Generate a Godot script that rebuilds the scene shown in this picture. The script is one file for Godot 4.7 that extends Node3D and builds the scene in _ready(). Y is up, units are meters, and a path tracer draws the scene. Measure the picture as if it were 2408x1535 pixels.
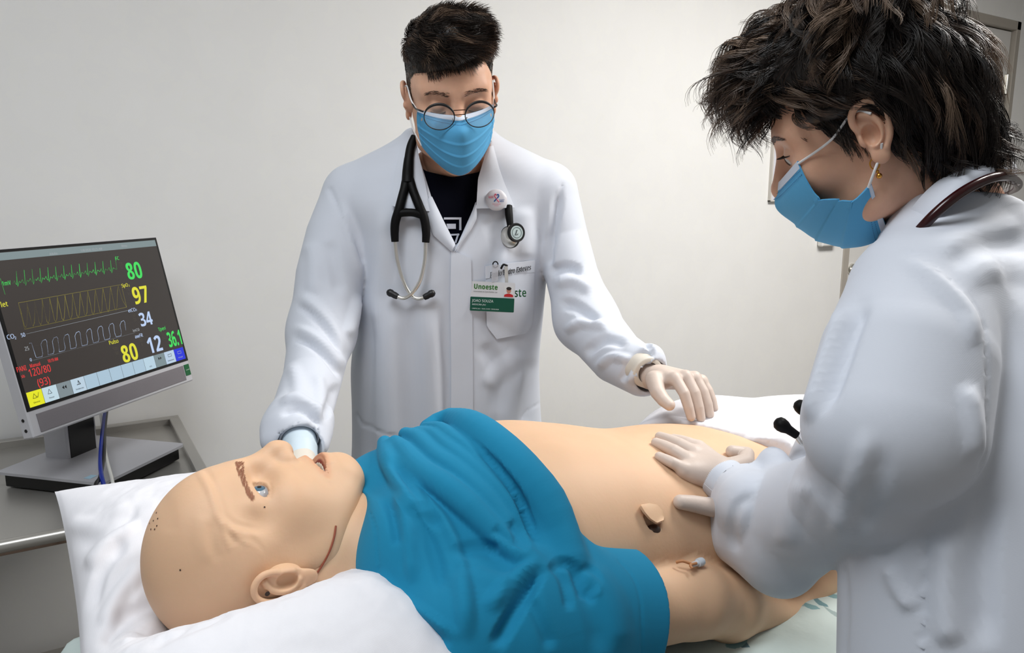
extends Node3D

# Two students in lab coats and surgical masks examine a training manikin on a hospital bed.

func _ready():
	camera_axes()
	# camera
	var cam := Camera3D.new()
	cam.name = "camera"
	cam.fov = rad_to_deg(2.0 * atan(767.5 / FOC))
	cam.near = 0.02
	cam.keep_aspect = Camera3D.KEEP_HEIGHT
	add_child(cam)
	cam.transform = Transform3D(Basis(cam_rt, cam_up, -cam_fw), cam_at)
	cam.current = true
	# sky and exposure (a closed room: the sky only matters beyond the walls)
	var we := WorldEnvironment.new()
	we.name = "environment"
	var e := Environment.new()
	e.background_mode = Environment.BG_COLOR
	e.background_color = Color(0.75, 0.78, 0.82)
	e.tonemap_mode = Environment.TONE_MAPPER_LINEAR
	e.tonemap_exposure = 1.27
	e.sdfgi_enabled = true
	e.ssao_enabled = true
	e.ssil_enabled = true
	we.environment = e
	add_child(we)
	# ceiling panels
	build_lights()
	materials()
	build_room()
	build_table()
	build_monitor()
	build_bed()
	build_manikin()
	build_shirt()
	build_sheet()
	build_man()
	build_woman()

func build_lights():
	# x, z, size x, size z, energy, colour
	for l in [[2.25, -0.6, 1.5, 0.75, 5.5, Color(1.0, 0.985, 0.965)], [-0.3, -0.5, 1.2, 0.6, 1.7, Color(0.97, 0.985, 1.0)]]:
		var t := thing("ceiling_light", "white framed light panel set in the ceiling, " + ("the one above the foot of the bed" if l[0] > 0 else "the one above the instrument table side"), "ceiling light", Vector3(l[0], 2.72, l[1]), "ceiling light panels")
		put("frame", chamfer_box(t.position + Vector3(0, 0.015, 0), Basis(), Vector3(l[2] + 0.06, 0.03, l[3] + 0.06) / 2, 0.004).mesh(), flat_mat(Color(0.9, 0.9, 0.9), 0.5), t)
		var gm := flat_mat(Color(0.95, 0.95, 0.95), 0.5)
		gm.emission_enabled = true
		gm.emission = l[5]
		gm.emission_energy_multiplier = 1.5
		put("diffuser", chamfer_box(t.position + Vector3(0, -0.003, 0), Basis(), Vector3(l[2], 0.006, l[3]) / 2, 0.002).mesh(), gm, t)
		var a := AreaLight3D.new()
		a.name = "panel_light"
		a.area_size = Vector2(l[2], l[3])
		a.light_energy = l[4]
		a.light_color = l[5]
		a.shadow_enabled = true
		a.area_range = 12.0
		a.area_attenuation = 2.0
		a.rotation_degrees = Vector3(-90, 0, 0)
		a.position = Vector3(0, -0.03, 0)
		t.add_child(a)
# ---------------------------------------------------------------- camera maths
const FOC := 1750.0
const CPX := 1204.0
const CPY := 767.5
var cam_at := Vector3(0, 1.45, 0)
var cam_fw: Vector3
var cam_rt: Vector3
var cam_up: Vector3

func camera_axes():
	var pit := deg_to_rad(10.0)
	var yaw := deg_to_rad(31.0)
	cam_fw = Vector3(sin(yaw) * cos(pit), -sin(pit), -cos(yaw) * cos(pit))
	cam_rt = Vector3(cos(yaw), 0, sin(yaw))
	cam_up = cam_rt.cross(cam_fw)

# where a measured point of the place stands: pixel and distance along the view axis to metres
func P(x: float, y: float, d: float) -> Vector3:
	return cam_at + (cam_fw + cam_rt * ((x - CPX) / FOC) - cam_up * ((y - CPY) / FOC)) * d

func PX(p: Vector3) -> Vector2:
	var v := p - cam_at
	var d := v.dot(cam_fw)
	return Vector2(CPX + v.dot(cam_rt) / d * FOC, CPY - v.dot(cam_up) / d * FOC)

func DEP(p: Vector3) -> float:
	return (p - cam_at).dot(cam_fw)

# ---------------------------------------------------------------- naming and tagging
var used_names := {}

func numbered(n: String) -> String:
	if not used_names.has(n):
		used_names[n] = 0
		return n
	used_names[n] += 1
	return "%s_%03d" % [n, used_names[n]]

func tag(o: Node, label: String, category := "", group := "", kind := ""):
	if label: o.set_meta("label", label)
	if category: o.set_meta("category", category)
	if group: o.set_meta("group", group)
	if kind: o.set_meta("kind", kind)
	return o

func thing(called: String, label: String, category: String, at := Vector3.ZERO, group := "") -> Node3D:
	var o := Node3D.new()
	o.name = numbered(called)
	add_child(o)
	o.position = at
	tag(o, label, category, group)
	return o

# commits one mesh; vertices are given in world space and moved into the parent's own space
func put(called: String, mesh: Mesh, m: Material, parent: Node3D = null) -> MeshInstance3D:
	var o := MeshInstance3D.new()
	o.mesh = mesh
	o.material_override = m
	o.cast_shadow = GeometryInstance3D.SHADOW_CASTING_SETTING_ON
	if parent == null:
		o.name = numbered(called)
		add_child(o)
	else:
		o.name = called
		parent.add_child(o, true)
		var off := Vector3.ZERO
		var q: Node = parent
		while q != self:
			off -= (q as Node3D).position
			q = q.get_parent()
		o.position = off
	return o

# ---------------------------------------------------------------- signed distance fields
class Sdf:
	var n := 0
	var kind := PackedInt32Array()      # 0 round cone, 1 ellipsoid, 2 elliptic cone, 3 rounded box, 4 loft
	var op := PackedInt32Array()        # 0 add, 1 cut
	var k := PackedFloat32Array()
	var a := PackedVector3Array()
	var b := PackedVector3Array()
	var r1 := PackedFloat32Array()
	var r2 := PackedFloat32Array()
	var bas: Array[Basis] = []
	var rad := PackedVector3Array()
	var rad2 := PackedVector3Array()
	var lofts := []

	func _row(kk: int, o: int, sm: float):
		kind.append(kk); op.append(o); k.append(sm); a.append(Vector3.ZERO); b.append(Vector3.ZERO)
		r1.append(0); r2.append(0); bas.append(Basis()); rad.append(Vector3.ONE); rad2.append(Vector3.ONE); lofts.append(null)
		n += 1
		return n - 1

	func cone(p: Vector3, q: Vector3, s1: float, s2: float, sm := 0.01, o := 0):
		var i = _row(0, o, sm)
		a[i] = p; b[i] = q - p; r1[i] = s1; r2[i] = s2
		rad[i] = Vector3(1.0 / maxf((q - p).length_squared(), 1e-12), 0, 0)

	# one limb or roll: tapered segments joined without swelling
	func chain(pts: Array, radii: Array, sm := 0.01, o := 0):
		var i = _row(6, o, sm)
		var d := PackedVector3Array()
		var w := PackedFloat32Array()
		for j in pts.size() - 1:
			d.append(pts[j]); d.append(pts[j + 1] - pts[j])
			w.append(1.0 / maxf((pts[j + 1] - pts[j]).length_squared(), 1e-12)); w.append(radii[j]); w.append(radii[j + 1])
		lofts[i] = [d, w]

	func ell(c: Vector3, axes: Basis, r: Vector3, sm := 0.01, o := 0):   # axes: columns are the ellipsoid's own directions
		var i = _row(1, o, sm)
		a[i] = c; bas[i] = axes.transposed(); rad[i] = Vector3(1 / r.x, 1 / r.y, 1 / r.z); rad2[i] = rad[i] * rad[i]

	func ball(c: Vector3, r: float, sm := 0.01, o := 0):
		cone(c, c + Vector3(0, 1e-5, 0), r, r, sm, o)

	# elliptic cone from p to q, half widths u (across side) and v at both ends
	func econe(p: Vector3, q: Vector3, side: Vector3, u1: float, v1: float, u2: float, v2: float, cap := 0.02, sm := 0.01, o := 0):
		var i = _row(2, o, sm)
		var y := (q - p).normalized()
		var x := (side - y * side.dot(y)).normalized()
		a[i] = p; bas[i] = Basis(x, y, x.cross(y)).transposed(); r1[i] = (q - p).length()
		rad[i] = Vector3(u1, v1, cap); rad2[i] = Vector3(u2, v2, cap)

	func box(c: Vector3, axes: Basis, half: Vector3, rnd: float, sm := 0.01, o := 0):
		var i = _row(3, o, sm)
		a[i] = c; bas[i] = axes.transposed(); rad[i] = half - Vector3.ONE * rnd; r1[i] = rnd

	# rows: [s, cx, cz, w, tf, tb] along axis A from O; S side, F front
	func loft(O: Vector3, A: Vector3, S: Vector3, Fd: Vector3, rows: Array, e := 2.4, sm := 0.01, o := 0):
		var i = _row(4, o, sm)
		a[i] = O
		bas[i] = Basis(S, A, Fd).transposed()
		var s0: float = rows[0][0]
		var s1: float = rows[-1][0]
		var N := 96
		var t := PackedFloat32Array()
		for j in N:
			var s := lerpf(s0, s1, j / float(N - 1))
			var g := 0
			while g < rows.size() - 2 and s > rows[g + 1][0]: g += 1
			var p0 = rows[maxi(g - 1, 0)]; var p1 = rows[g]; var p2 = rows[g + 1]; var p3 = rows[mini(g + 2, rows.size() - 1)]
			var f: float = (s - p1[0]) / maxf(p2[0] - p1[0], 1e-6)
			for c in range(1, 6):
				# monotone-ish Hermite
				var m1 := 0.0
				var m2 := 0.0
				var h: float = p2[0] - p1[0]
				if g > 0: m1 = (p2[c] - p0[c]) / (p2[0] - p0[0]) * h
				else: m1 = p2[c] - p1[c]
				if g < rows.size() - 2: m2 = (p3[c] - p1[c]) / (p3[0] - p1[0]) * h
				else: m2 = p2[c] - p1[c]
				var f2 := f * f
				var f3 := f2 * f
				t.append((2 * f3 - 3 * f2 + 1) * p1[c] + (f3 - 2 * f2 + f) * m1 + (-2 * f3 + 3 * f2) * p2[c] + (f3 - f2) * m2)
		lofts[i] = t
		r1[i] = s0; r2[i] = s1; rad[i] = Vector3(N, e, 0)

	# convex wedge bounded by planes (point, outward normal)
	func wedge(pl: Array, sm := 0.003, o := 1):
		var i = _row(5, o, sm)
		lofts[i] = pl

	func one(i: int, p: Vector3) -> float:
		match kind[i]:
			6:
				var L: PackedVector3Array = lofts[i][0]
				var W: PackedFloat32Array = lofts[i][1]
				var d := 9.0
				for j in L.size() / 2:
					var v := p - L[j * 2]
					var e := L[j * 2 + 1]
					var t := clampf(v.dot(e) * W[j * 3], 0.0, 1.0)
					d = minf(d, (v - e * t).length() - lerpf(W[j * 3 + 1], W[j * 3 + 2], t))
				return d
			5:
				var d := -9.0
				for q: Plane in lofts[i]: d = maxf(d, q.distance_to(p))
				return d
			0:
				var v := p - a[i]
				var t := clampf(v.dot(b[i]) * rad[i].x, 0.0, 1.0)
				return (v - b[i] * t).length() - lerpf(r1[i], r2[i], t)
			1:
				var q: Vector3 = bas[i] * (p - a[i])
				var k0 := (q * rad[i]).length()
				var k1 := (q * rad2[i]).length()
				return k0 * (k0 - 1.0) / maxf(k1, 1e-9) if k0 > 1e-6 else -0.01
			2:
				var q: Vector3 = bas[i] * (p - a[i])
				var t := clampf(q.y / r1[i], 0.0, 1.0)
				var e := 0.0
				if q.y < 0.0: e = q.y
				elif q.y > r1[i]: e = q.y - r1[i]
				var rr := rad[i].lerp(rad2[i], t)
				if rr.z < 0.015:      # flat end
					var a0 := Vector2(q.x / rr.x, q.z / rr.y)
					var l0 := a0.length()
					var d0 := l0 * (l0 - 1.0) / maxf(Vector2(a0.x / rr.x, a0.y / rr.y).length(), 1e-6) if l0 > 1e-5 else -minf(rr.x, rr.y)
					if e == 0.0: return maxf(d0, -minf(q.y, r1[i] - q.y))
					d0 = maxf(d0, 0.0)
					return sqrt(d0 * d0 + e * e)
				var g := Vector3(q.x / rr.x, q.z / rr.y, e / rr.z)
				var k0 := g.length()
				var k1 := Vector3(g.x / rr.x, g.y / rr.y, g.z / rr.z).length()
				return k0 * (k0 - 1.0) / k1 if k0 > 1e-5 else -minf(rr.x, rr.y)
			3:
				var q: Vector3 = (bas[i] * (p - a[i])).abs() - rad[i]
				return q.max(Vector3.ZERO).length() + minf(maxf(q.x, maxf(q.y, q.z)), 0.0) - r1[i]
			4:
				var q: Vector3 = bas[i] * (p - a[i])
				var T: PackedFloat32Array = lofts[i]
				var N := int(rad[i].x)
				var e := 0.0
				var s := q.y
				if s < r1[i]: e = r1[i] - s; s = r1[i]
				elif s > r2[i]: e = s - r2[i]; s = r2[i]
				var u := (s - r1[i]) / (r2[i] - r1[i]) * (N - 1)
				var j := mini(int(u), N - 2)
				var f := u - j
				var o := j * 5
				var x := q.x - lerpf(T[o], T[o + 5], f)
				var z := q.z - lerpf(T[o + 1], T[o + 6], f)
				var w := lerpf(T[o + 2], T[o + 7], f)
				var th := lerpf(T[o + 3], T[o + 8], f) if z > 0 else lerpf(T[o + 4], T[o + 9], f)
				x = absf(x) / w
				z = absf(z) / th
				var ex: float = rad[i].y
				var px := pow(x, ex - 1.0)
				var pz := pow(z, ex - 1.0)
				var k0 := pow(px * x + pz * z, 1.0 / ex)
				var d: float
				if k0 < 0.05:
					d = -minf(w, th)
				else:
					var gx := px / w
					var gz := pz / th
					d = (k0 - 1.0) * pow(k0, ex - 1.0) / sqrt(gx * gx + gz * gz)
				if e > 0.0:
					return sqrt(maxf(d, 0.0) * maxf(d, 0.0) + e * e) if d > 0 else maxf(d, e)
				return d
		return 9.0

	func eval(p: Vector3, act: PackedInt32Array) -> float:
		var d := 9.0
		for i in act:
			var v := one(i, p)
			var kk := k[i]
			if op[i] == 0:
				var h := maxf(kk - absf(d - v), 0.0)
				d = minf(d, v)
				if h > 0.0: d -= h * h / (4.0 * kk)
			else:
				v = -v
				var h := maxf(kk - absf(d - v), 0.0)
				d = maxf(d, v)
				if h > 0.0: d += h * h / (4.0 * kk)
		return d

	func all() -> PackedInt32Array:
		return PackedInt32Array(range(n))

	func at(p: Vector3) -> float:
		return eval(p, all())

	# distance along a ray to the surface, or -1
	func trace(o: Vector3, dir: Vector3, t0: float, t1: float) -> float:
		var act := all()
		var t := t0
		for i in 160:
			var d := eval(o + dir * t, act)
			if d < 0.0003: return t
			t += maxf(d * 0.7, 0.0004)
			if t > t1: return -1.0
		return t

# planes of the wedge that a convex outline (clockwise or not) bounds as seen from the lens, between two depths
func view_wedge(px: Array, d0: float, d1: float) -> Array:
	var out := []
	var mid := Vector2.ZERO
	for q in px: mid += q / px.size()
	var inside := P(mid.x, mid.y, (d0 + d1) / 2)
	for i in px.size():
		var a: Vector2 = px[i]
		var b: Vector2 = px[(i + 1) % px.size()]
		var pl := Plane(cam_at, P(a.x, a.y, 1), P(b.x, b.y, 1))
		if pl.distance_to(inside) > 0: pl = -pl
		out.append(pl)
	out.append(Plane(cam_fw, cam_at + cam_fw * d1))
	out.append(Plane(-cam_fw, cam_at + cam_fw * d0))
	return out

class Msh:
	var v := PackedVector3Array()
	var nm := PackedVector3Array()
	var ix := PackedInt32Array()
	var col := PackedColorArray()
	var uv := PackedVector2Array()

	func add(o: Msh):
		var base := v.size()
		v.append_array(o.v); nm.append_array(o.nm); uv.append_array(o.uv); col.append_array(o.col)
		for i in o.ix: ix.append(i + base)

	func normals():
		nm = PackedVector3Array()
		nm.resize(v.size())
		for t in range(0, ix.size(), 3):
			var i := ix[t]
			var j := ix[t + 1]
			var l := ix[t + 2]
			var c := (v[l] - v[i]).cross(v[j] - v[i])
			nm[i] += c; nm[j] += c; nm[l] += c
		for i in v.size(): nm[i] = nm[i].normalized()

	func mesh() -> ArrayMesh:
		var ar := []
		ar.resize(Mesh.ARRAY_MAX)
		ar[Mesh.ARRAY_VERTEX] = v
		ar[Mesh.ARRAY_NORMAL] = nm
		ar[Mesh.ARRAY_INDEX] = ix
		if uv.size() == v.size(): ar[Mesh.ARRAY_TEX_UV] = uv
		if col.size() == v.size(): ar[Mesh.ARRAY_COLOR] = col
		var m := ArrayMesh.new()
		m.add_surface_from_arrays(Mesh.PRIMITIVE_TRIANGLES, ar)
		return m

# surface nets over the cells near the surface
func nets(S: Sdf, cell: float, lo: Vector3, hi: Vector3) -> Msh:
	const B := 8
	var nb := Vector3i(((hi - lo) / (cell * B)).ceil())
	var nx := nb.x * B + 1
	var ny := nb.y * B + 1
	var nz := nb.z * B + 1
	var D := PackedFloat32Array()
	D.resize(nx * ny * nz)
	D.fill(9.0)
	var blocks := []
	var R := cell * B * 0.8661
	var full := S.all()
	var vals := PackedFloat32Array()
	vals.resize(S.n)
	for bz in nb.z:
		for by in nb.y:
			for bx in nb.x:
				var c := lo + (Vector3(bx, by, bz) + Vector3(0.5, 0.5, 0.5)) * cell * B
				var d := 9.0
				for i in S.n:
					var v := S.one(i, c)
					vals[i] = v
					var kk := S.k[i]
					if S.op[i] == 1:
						v = -v
						var h := maxf(kk - absf(d - v), 0.0)
						d = maxf(d, v) + h * h / (4.0 * kk)
					else:
						var h := maxf(kk - absf(d - v), 0.0)
						d = minf(d, v) - h * h / (4.0 * kk)
				if absf(d) > R * 1.5 + 0.004: continue
				var act := PackedInt32Array()
				for i in S.n:
					if S.op[i] == 0:
						if vals[i] < maxf(d, 0.0) + 2.6 * R + S.k[i]: act.append(i)
					elif vals[i] < 1.7 * R + S.k[i]: act.append(i)
				blocks.append([bx, by, bz, act])
				for z in range(bz * B, bz * B + B + 1):
					for y in range(by * B, by * B + B + 1):
						var row := (z * ny + y) * nx + bx * B
						for x in B + 1:
							if D[row + x] == 9.0:
								D[row + x] = S.eval(lo + Vector3(bx * B + x, y, z) * cell, act)
	var idx := PackedInt32Array()
	idx.resize(nx * ny * nz)
	idx.fill(-1)
	var M := Msh.new()
	var cells := PackedInt32Array()
	var sy := nx
	var sz := nx * ny
	var h2 := cell * 0.3
	for bl in blocks:
		var act: PackedInt32Array = bl[3]
		for z in range(bl[2] * B, bl[2] * B + B):
			for y in range(bl[1] * B, bl[1] * B + B):
				var o: int = (z * ny + y) * nx + bl[0] * B
				for x in B:
					var c0 := D[o]
					var c1 := D[o + 1]
					var c2 := D[o + sy]
					var c3 := D[o + sy + 1]
					var c4 := D[o + sz]
					var c5 := D[o + sz + 1]
					var c6 := D[o + sz + sy]
					var c7 := D[o + sz + sy + 1]
					var lo_ := minf(minf(minf(c0, c1), minf(c2, c3)), minf(minf(c4, c5), minf(c6, c7)))
					if lo_ < 0.0:
						var hi_ := maxf(maxf(maxf(c0, c1), maxf(c2, c3)), maxf(maxf(c4, c5), maxf(c6, c7)))
						if hi_ >= 0.0:
							var s := Vector3.ZERO
							var m := 0
							if (c0 < 0.0) != (c1 < 0.0): s += Vector3(c0 / (c0 - c1), 0, 0); m += 1
							if (c2 < 0.0) != (c3 < 0.0): s += Vector3(c2 / (c2 - c3), 1, 0); m += 1
							if (c4 < 0.0) != (c5 < 0.0): s += Vector3(c4 / (c4 - c5), 0, 1); m += 1
							if (c6 < 0.0) != (c7 < 0.0): s += Vector3(c6 / (c6 - c7), 1, 1); m += 1
							if (c0 < 0.0) != (c2 < 0.0): s += Vector3(0, c0 / (c0 - c2), 0); m += 1
							if (c1 < 0.0) != (c3 < 0.0): s += Vector3(1, c1 / (c1 - c3), 0); m += 1
							if (c4 < 0.0) != (c6 < 0.0): s += Vector3(0, c4 / (c4 - c6), 1); m += 1
							if (c5 < 0.0) != (c7 < 0.0): s += Vector3(1, c5 / (c5 - c7), 1); m += 1
							if (c0 < 0.0) != (c4 < 0.0): s += Vector3(0, 0, c0 / (c0 - c4)); m += 1
							if (c1 < 0.0) != (c5 < 0.0): s += Vector3(1, 0, c1 / (c1 - c5)); m += 1
							if (c2 < 0.0) != (c6 < 0.0): s += Vector3(0, 1, c2 / (c2 - c6)); m += 1
							if (c3 < 0.0) != (c7 < 0.0): s += Vector3(1, 1, c3 / (c3 - c7)); m += 1
							var p := lo + (Vector3(bl[0] * B + x, y, z) + s / m) * cell
							# exact normal and one step onto the surface
							var d := S.eval(p, act)
							var g := Vector3(S.eval(p + Vector3(h2, 0, 0), act) - d, S.eval(p + Vector3(0, h2, 0), act) - d, S.eval(p + Vector3(0, 0, h2), act) - d) / h2
							var gl := g.length()
							if gl > 0.2:
								p -= g / gl * clampf(d / gl, -cell * 0.5, cell * 0.5)
								g /= gl
							idx[o] = M.v.size()
							M.v.append(p)
							M.nm.append(g)
							cells.append(o)
					o += 1
	for q in cells.size():
		var o := cells[q]
		var x := o % nx
		var y := (o / nx) % ny
		if x == 0 or y == 0 or o < sz: continue
		var s0 := D[o] < 0.0
		if s0 != (D[o + 1] < 0.0): quad(M, idx[o], idx[o - sy], idx[o - sy - sz], idx[o - sz], s0)
		if s0 != (D[o + sy] < 0.0): quad(M, idx[o], idx[o - sz], idx[o - sz - 1], idx[o - 1], s0)
		if s0 != (D[o + sz] < 0.0): quad(M, idx[o], idx[o - 1], idx[o - 1 - sy], idx[o - sy], s0)
	return M

func quad(M: Msh, i: int, j: int, k: int, l: int, flip: bool):
	if i < 0 or j < 0 or k < 0 or l < 0: return
	if not flip: M.ix.append_array(PackedInt32Array([i, j, k, i, k, l]))
	else: M.ix.append_array(PackedInt32Array([i, k, j, i, l, k]))

# ---------------------------------------------------------------- sculpting: creases and folds measured on the photograph
class Stroke:
	var p := PackedVector2Array()
	var w := 10.0
	var a := 0.002
	var prof := 0
	var lo := Vector2.ZERO
	var hi := Vector2.ZERO
	var len := PackedFloat32Array()

func stroke(pts: Array, w: float, a: float, prof := 0) -> Stroke:
	var s := Stroke.new()
	# smooth the polyline
	var c := Curve2D.new()
	for i in pts.size():
		var t: Vector2 = (pts[mini(i + 1, pts.size() - 1)] - pts[maxi(i - 1, 0)]) / 6.0
		c.add_point(pts[i], -t, t)
	c.bake_interval = 7.0
	s.p = c.get_baked_points()
	s.w = w; s.a = a; s.prof = prof
	s.lo = s.p[0]; s.hi = s.p[0]
	for q in s.p:
		s.lo = s.lo.min(q); s.hi = s.hi.max(q)
	s.lo -= Vector2(w, w); s.hi += Vector2(w, w)
	return s

func strokes_at(st: Array, q: Vector2) -> float:
	var sum := 0.0
	for s: Stroke in st:
		if q.x < s.lo.x or q.y < s.lo.y or q.x > s.hi.x or q.y > s.hi.y: continue
		var best := 1e9
		var bt := 0.0
		var sg := 1.0
		var m := s.p.size() - 1
		for i in m:
			var e := s.p[i + 1] - s.p[i]
			var d := q - s.p[i]
			var t := clampf(d.dot(e) / maxf(e.length_squared(), 1e-9), 0, 1)
			var l := (d - e * t).length_squared()
			if l < best:
				best = l
				bt = (i + t) / m
				sg = signf(e.cross(d))
		var u := sqrt(best) / s.w
		if u >= 1.0: continue
		var taper := 1.0
		if s.prof < 10: taper = smoothstep(0.0, 0.22, bt) * smoothstep(0.0, 0.22, 1.0 - bt)
		var f := 0.0
		match s.prof % 10:
			0: f = (1 - u * u) * (1 - u * u)
			1:  # fold: sharp valley with a roll on the right-hand side of the stroke
				var x := u * sg
				f = 1.1 * exp(-pow((x - 0.38) / 0.30, 2)) - 0.75 * exp(-pow(x / 0.17, 2))
				f *= (1 - u * u)
			2:  # step: the right-hand side lies higher and fades out
				var x := u * sg
				f = (smoothstep(-0.12, 0.12, x)) * (1 - u * u) * (1 - u * u)
			3:  # sharp crease
				f = pow(1 - u, 2.2)
		sum += s.a * f * taper
	return sum

# displaces the vertices that face the camera; then new normals
func sculpt(M: Msh, st: Array, extra = null):
	var n := M.v.size()
	for i in n:
		var p := M.v[i]
		var fc := M.nm[i].dot((cam_at - p).normalized())
		var h := 0.0
		if fc > 0.02:
			h = strokes_at(st, PX(p)) * smoothstep(0.02, 0.3, fc)
		if extra != null: h += extra.call(p, M.nm[i])
		M.v[i] = p + M.nm[i] * h
	M.normals()
# ---------------------------------------------------------------- plain shapes
func flat_mat(c: Color, rough := 0.6, metal := 0.0) -> StandardMaterial3D:
	var m := StandardMaterial3D.new()
	m.albedo_color = c
	m.roughness = rough
	m.metallic = metal
	return m

func poly(M: Msh, pts: Array, out_dir: Vector3):
	var n: Vector3 = (pts[2] - pts[0]).cross(pts[1] - pts[0])
	if n.length_squared() < 1e-20: return
	n = n.normalized()
	var flip := n.dot(out_dir) < 0.0
	if flip: n = -n
	var b := M.v.size()
	for p in pts:
		M.v.append(p); M.nm.append(n)
	for i in range(1, pts.size() - 1):
		if flip: M.ix.append_array(PackedInt32Array([b, b + i + 1, b + i]))
		else: M.ix.append_array(PackedInt32Array([b, b + i, b + i + 1]))

func chamfer_box(c: Vector3, ax: Basis, h: Vector3, b := 0.002) -> Msh:
	var M := Msh.new()
	b = minf(b, minf(h.x, minf(h.y, h.z)) * 0.49)
	var V := func(s: Vector3, axis: int) -> Vector3:
		var q := Vector3(s.x * (h.x - b), s.y * (h.y - b), s.z * (h.z - b))
		q[axis] = s[axis] * h[axis]
		return c + ax * q
	for axis in 3:
		var u := (axis + 1) % 3
		var w := (axis + 2) % 3
		for s in [-1, 1]:
			var pts := []
			for q in [[-1, -1], [1, -1], [1, 1], [-1, 1]]:
				var t := Vector3.ZERO
				t[axis] = s; t[u] = q[0]; t[w] = q[1]
				pts.append(V.call(t, axis))
			var od := Vector3.ZERO
			od[axis] = s
			poly(M, pts, ax * od)
			for s2 in [-1, 1]:    # edge between faces axis and u
				var t1 := Vector3.ZERO
				t1[axis] = s; t1[u] = s2; t1[w] = -1
				var t2 := t1
				t2[w] = 1
				var o2 := Vector3.ZERO
				o2[axis] = s; o2[u] = s2
				poly(M, [V.call(t1, axis), V.call(t2, axis), V.call(t2, u), V.call(t1, u)], ax * o2)
	for sx in [-1, 1]:
		for sy in [-1, 1]:
			for sz in [-1, 1]:
				var t := Vector3(sx, sy, sz)
				poly(M, [V.call(t, 0), V.call(t, 1), V.call(t, 2)], ax * t)
	return M

func smooth_path(pts: Array, step := 0.004) -> PackedVector3Array:
	var c := Curve3D.new()
	c.bake_interval = step
	for i in pts.size():
		var t: Vector3 = (pts[mini(i + 1, pts.size() - 1)] - pts[maxi(i - 1, 0)]) / 6.0
		c.add_point(pts[i], -t, t)
	return c.get_baked_points()

# a tube along points; radius: number, or array spread along the path
func tube(pts: PackedVector3Array, radius, sides := 10, caps := true, squash := 1.0, flat_dir := Vector3.ZERO) -> Msh:
	var M := Msh.new()
	var n := pts.size()
	var up := Vector3.UP
	var t0 := (pts[1] - pts[0]).normalized()
	if absf(t0.dot(up)) > 0.9: up = Vector3.RIGHT
	var x := t0.cross(up).normalized()
	for i in n:
		var t := (pts[mini(i + 1, n - 1)] - pts[maxi(i - 1, 0)]).normalized()
		x = (x - t * x.dot(t)).normalized()
		var y := t.cross(x)
		var ax := x
		var ay := y
		if flat_dir != Vector3.ZERO:
			ay = (flat_dir - t * flat_dir.dot(t)).normalized()
			ax = ay.cross(t)
		var r: float
		if radius is float: r = radius
		else:
			var f: float = i / float(n - 1) * (radius.size() - 1)
			var k := mini(int(f), radius.size() - 2)
			r = lerpf(radius[k], radius[k + 1], f - k)
		for s in sides:
			var a := TAU * s / sides
			var nn := ax * cos(a) + ay * sin(a)
			M.v.append(pts[i] + ax * cos(a) * r + ay * sin(a) * r * squash)
			M.nm.append(nn)
	for i in n - 1:
		for s in sides:
			var a := i * sides + s
			var b := i * sides + (s + 1) % sides
			M.ix.append_array(PackedInt32Array([a, a + sides, b, b, a + sides, b + sides]))
	if caps:
		for e in [0, n - 1]:
			var t := (pts[1] - pts[0]).normalized() * -1.0 if e == 0 else (pts[n - 1] - pts[n - 2]).normalized()
			var ring := []
			for s in sides: ring.append(M.v[e * sides + s])
			poly(M, ring, t)
	fix_winding(M)
	return M

# makes the triangles agree with the normals
func fix_winding(M: Msh):
	for t in range(0, M.ix.size(), 3):
		var i := M.ix[t]
		var j := M.ix[t + 1]
		var k := M.ix[t + 2]
		if (M.v[k] - M.v[i]).cross(M.v[j] - M.v[i]).dot(M.nm[i] + M.nm[j] + M.nm[k]) < 0.0:
			M.ix[t + 1] = k
			M.ix[t + 2] = j

# turned shape: profile of (radius, height) about dir
func lathe(at: Vector3, dir: Vector3, prof: Array, sides := 32) -> Msh:
	var M := Msh.new()
	var y := dir.normalized()
	var x := y.cross(Vector3.UP if absf(y.y) < 0.9 else Vector3.RIGHT).normalized()
	var z := x.cross(y)
	var area := 0.0
	var loop := prof + [Vector2(0, prof[-1].y), Vector2(0, prof[0].y)]
	for g in loop.size(): area += (loop[g] as Vector2).cross(loop[(g + 1) % loop.size()])
	var sn := []
	for g in prof.size() - 1:
		var d: Vector2 = prof[g + 1] - prof[g]
		sn.append(Vector2(d.y, -d.x).normalized() * (1.0 if area > 0 else -1.0))
	for g in prof.size() - 1:
		var p0: Vector2 = prof[g]
		var p1: Vector2 = prof[g + 1]
		var n0: Vector2 = sn[g]
		var n1: Vector2 = sn[g]
		if g > 0 and n0.dot(sn[g - 1]) > 0.6: n0 = (n0 + sn[g - 1]).normalized()
		if g < sn.size() - 1 and n1.dot(sn[g + 1]) > 0.6: n1 = (n1 + sn[g + 1]).normalized()
		var b := M.v.size()
		for s in sides + 1:
			var a := TAU * s / sides
			var r := x * cos(a) + z * sin(a)
			M.v.append(at + r * p0.x + y * p0.y)
			M.v.append(at + r * p1.x + y * p1.y)
			M.nm.append((r * n0.x + y * n0.y).normalized()); M.nm.append((r * n1.x + y * n1.y).normalized())
		for s in sides:
			var i := b + s * 2
			M.ix.append_array(PackedInt32Array([i, i + 1, i + 2, i + 2, i + 1, i + 3]))
	fix_winding(M)
	return M

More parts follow.
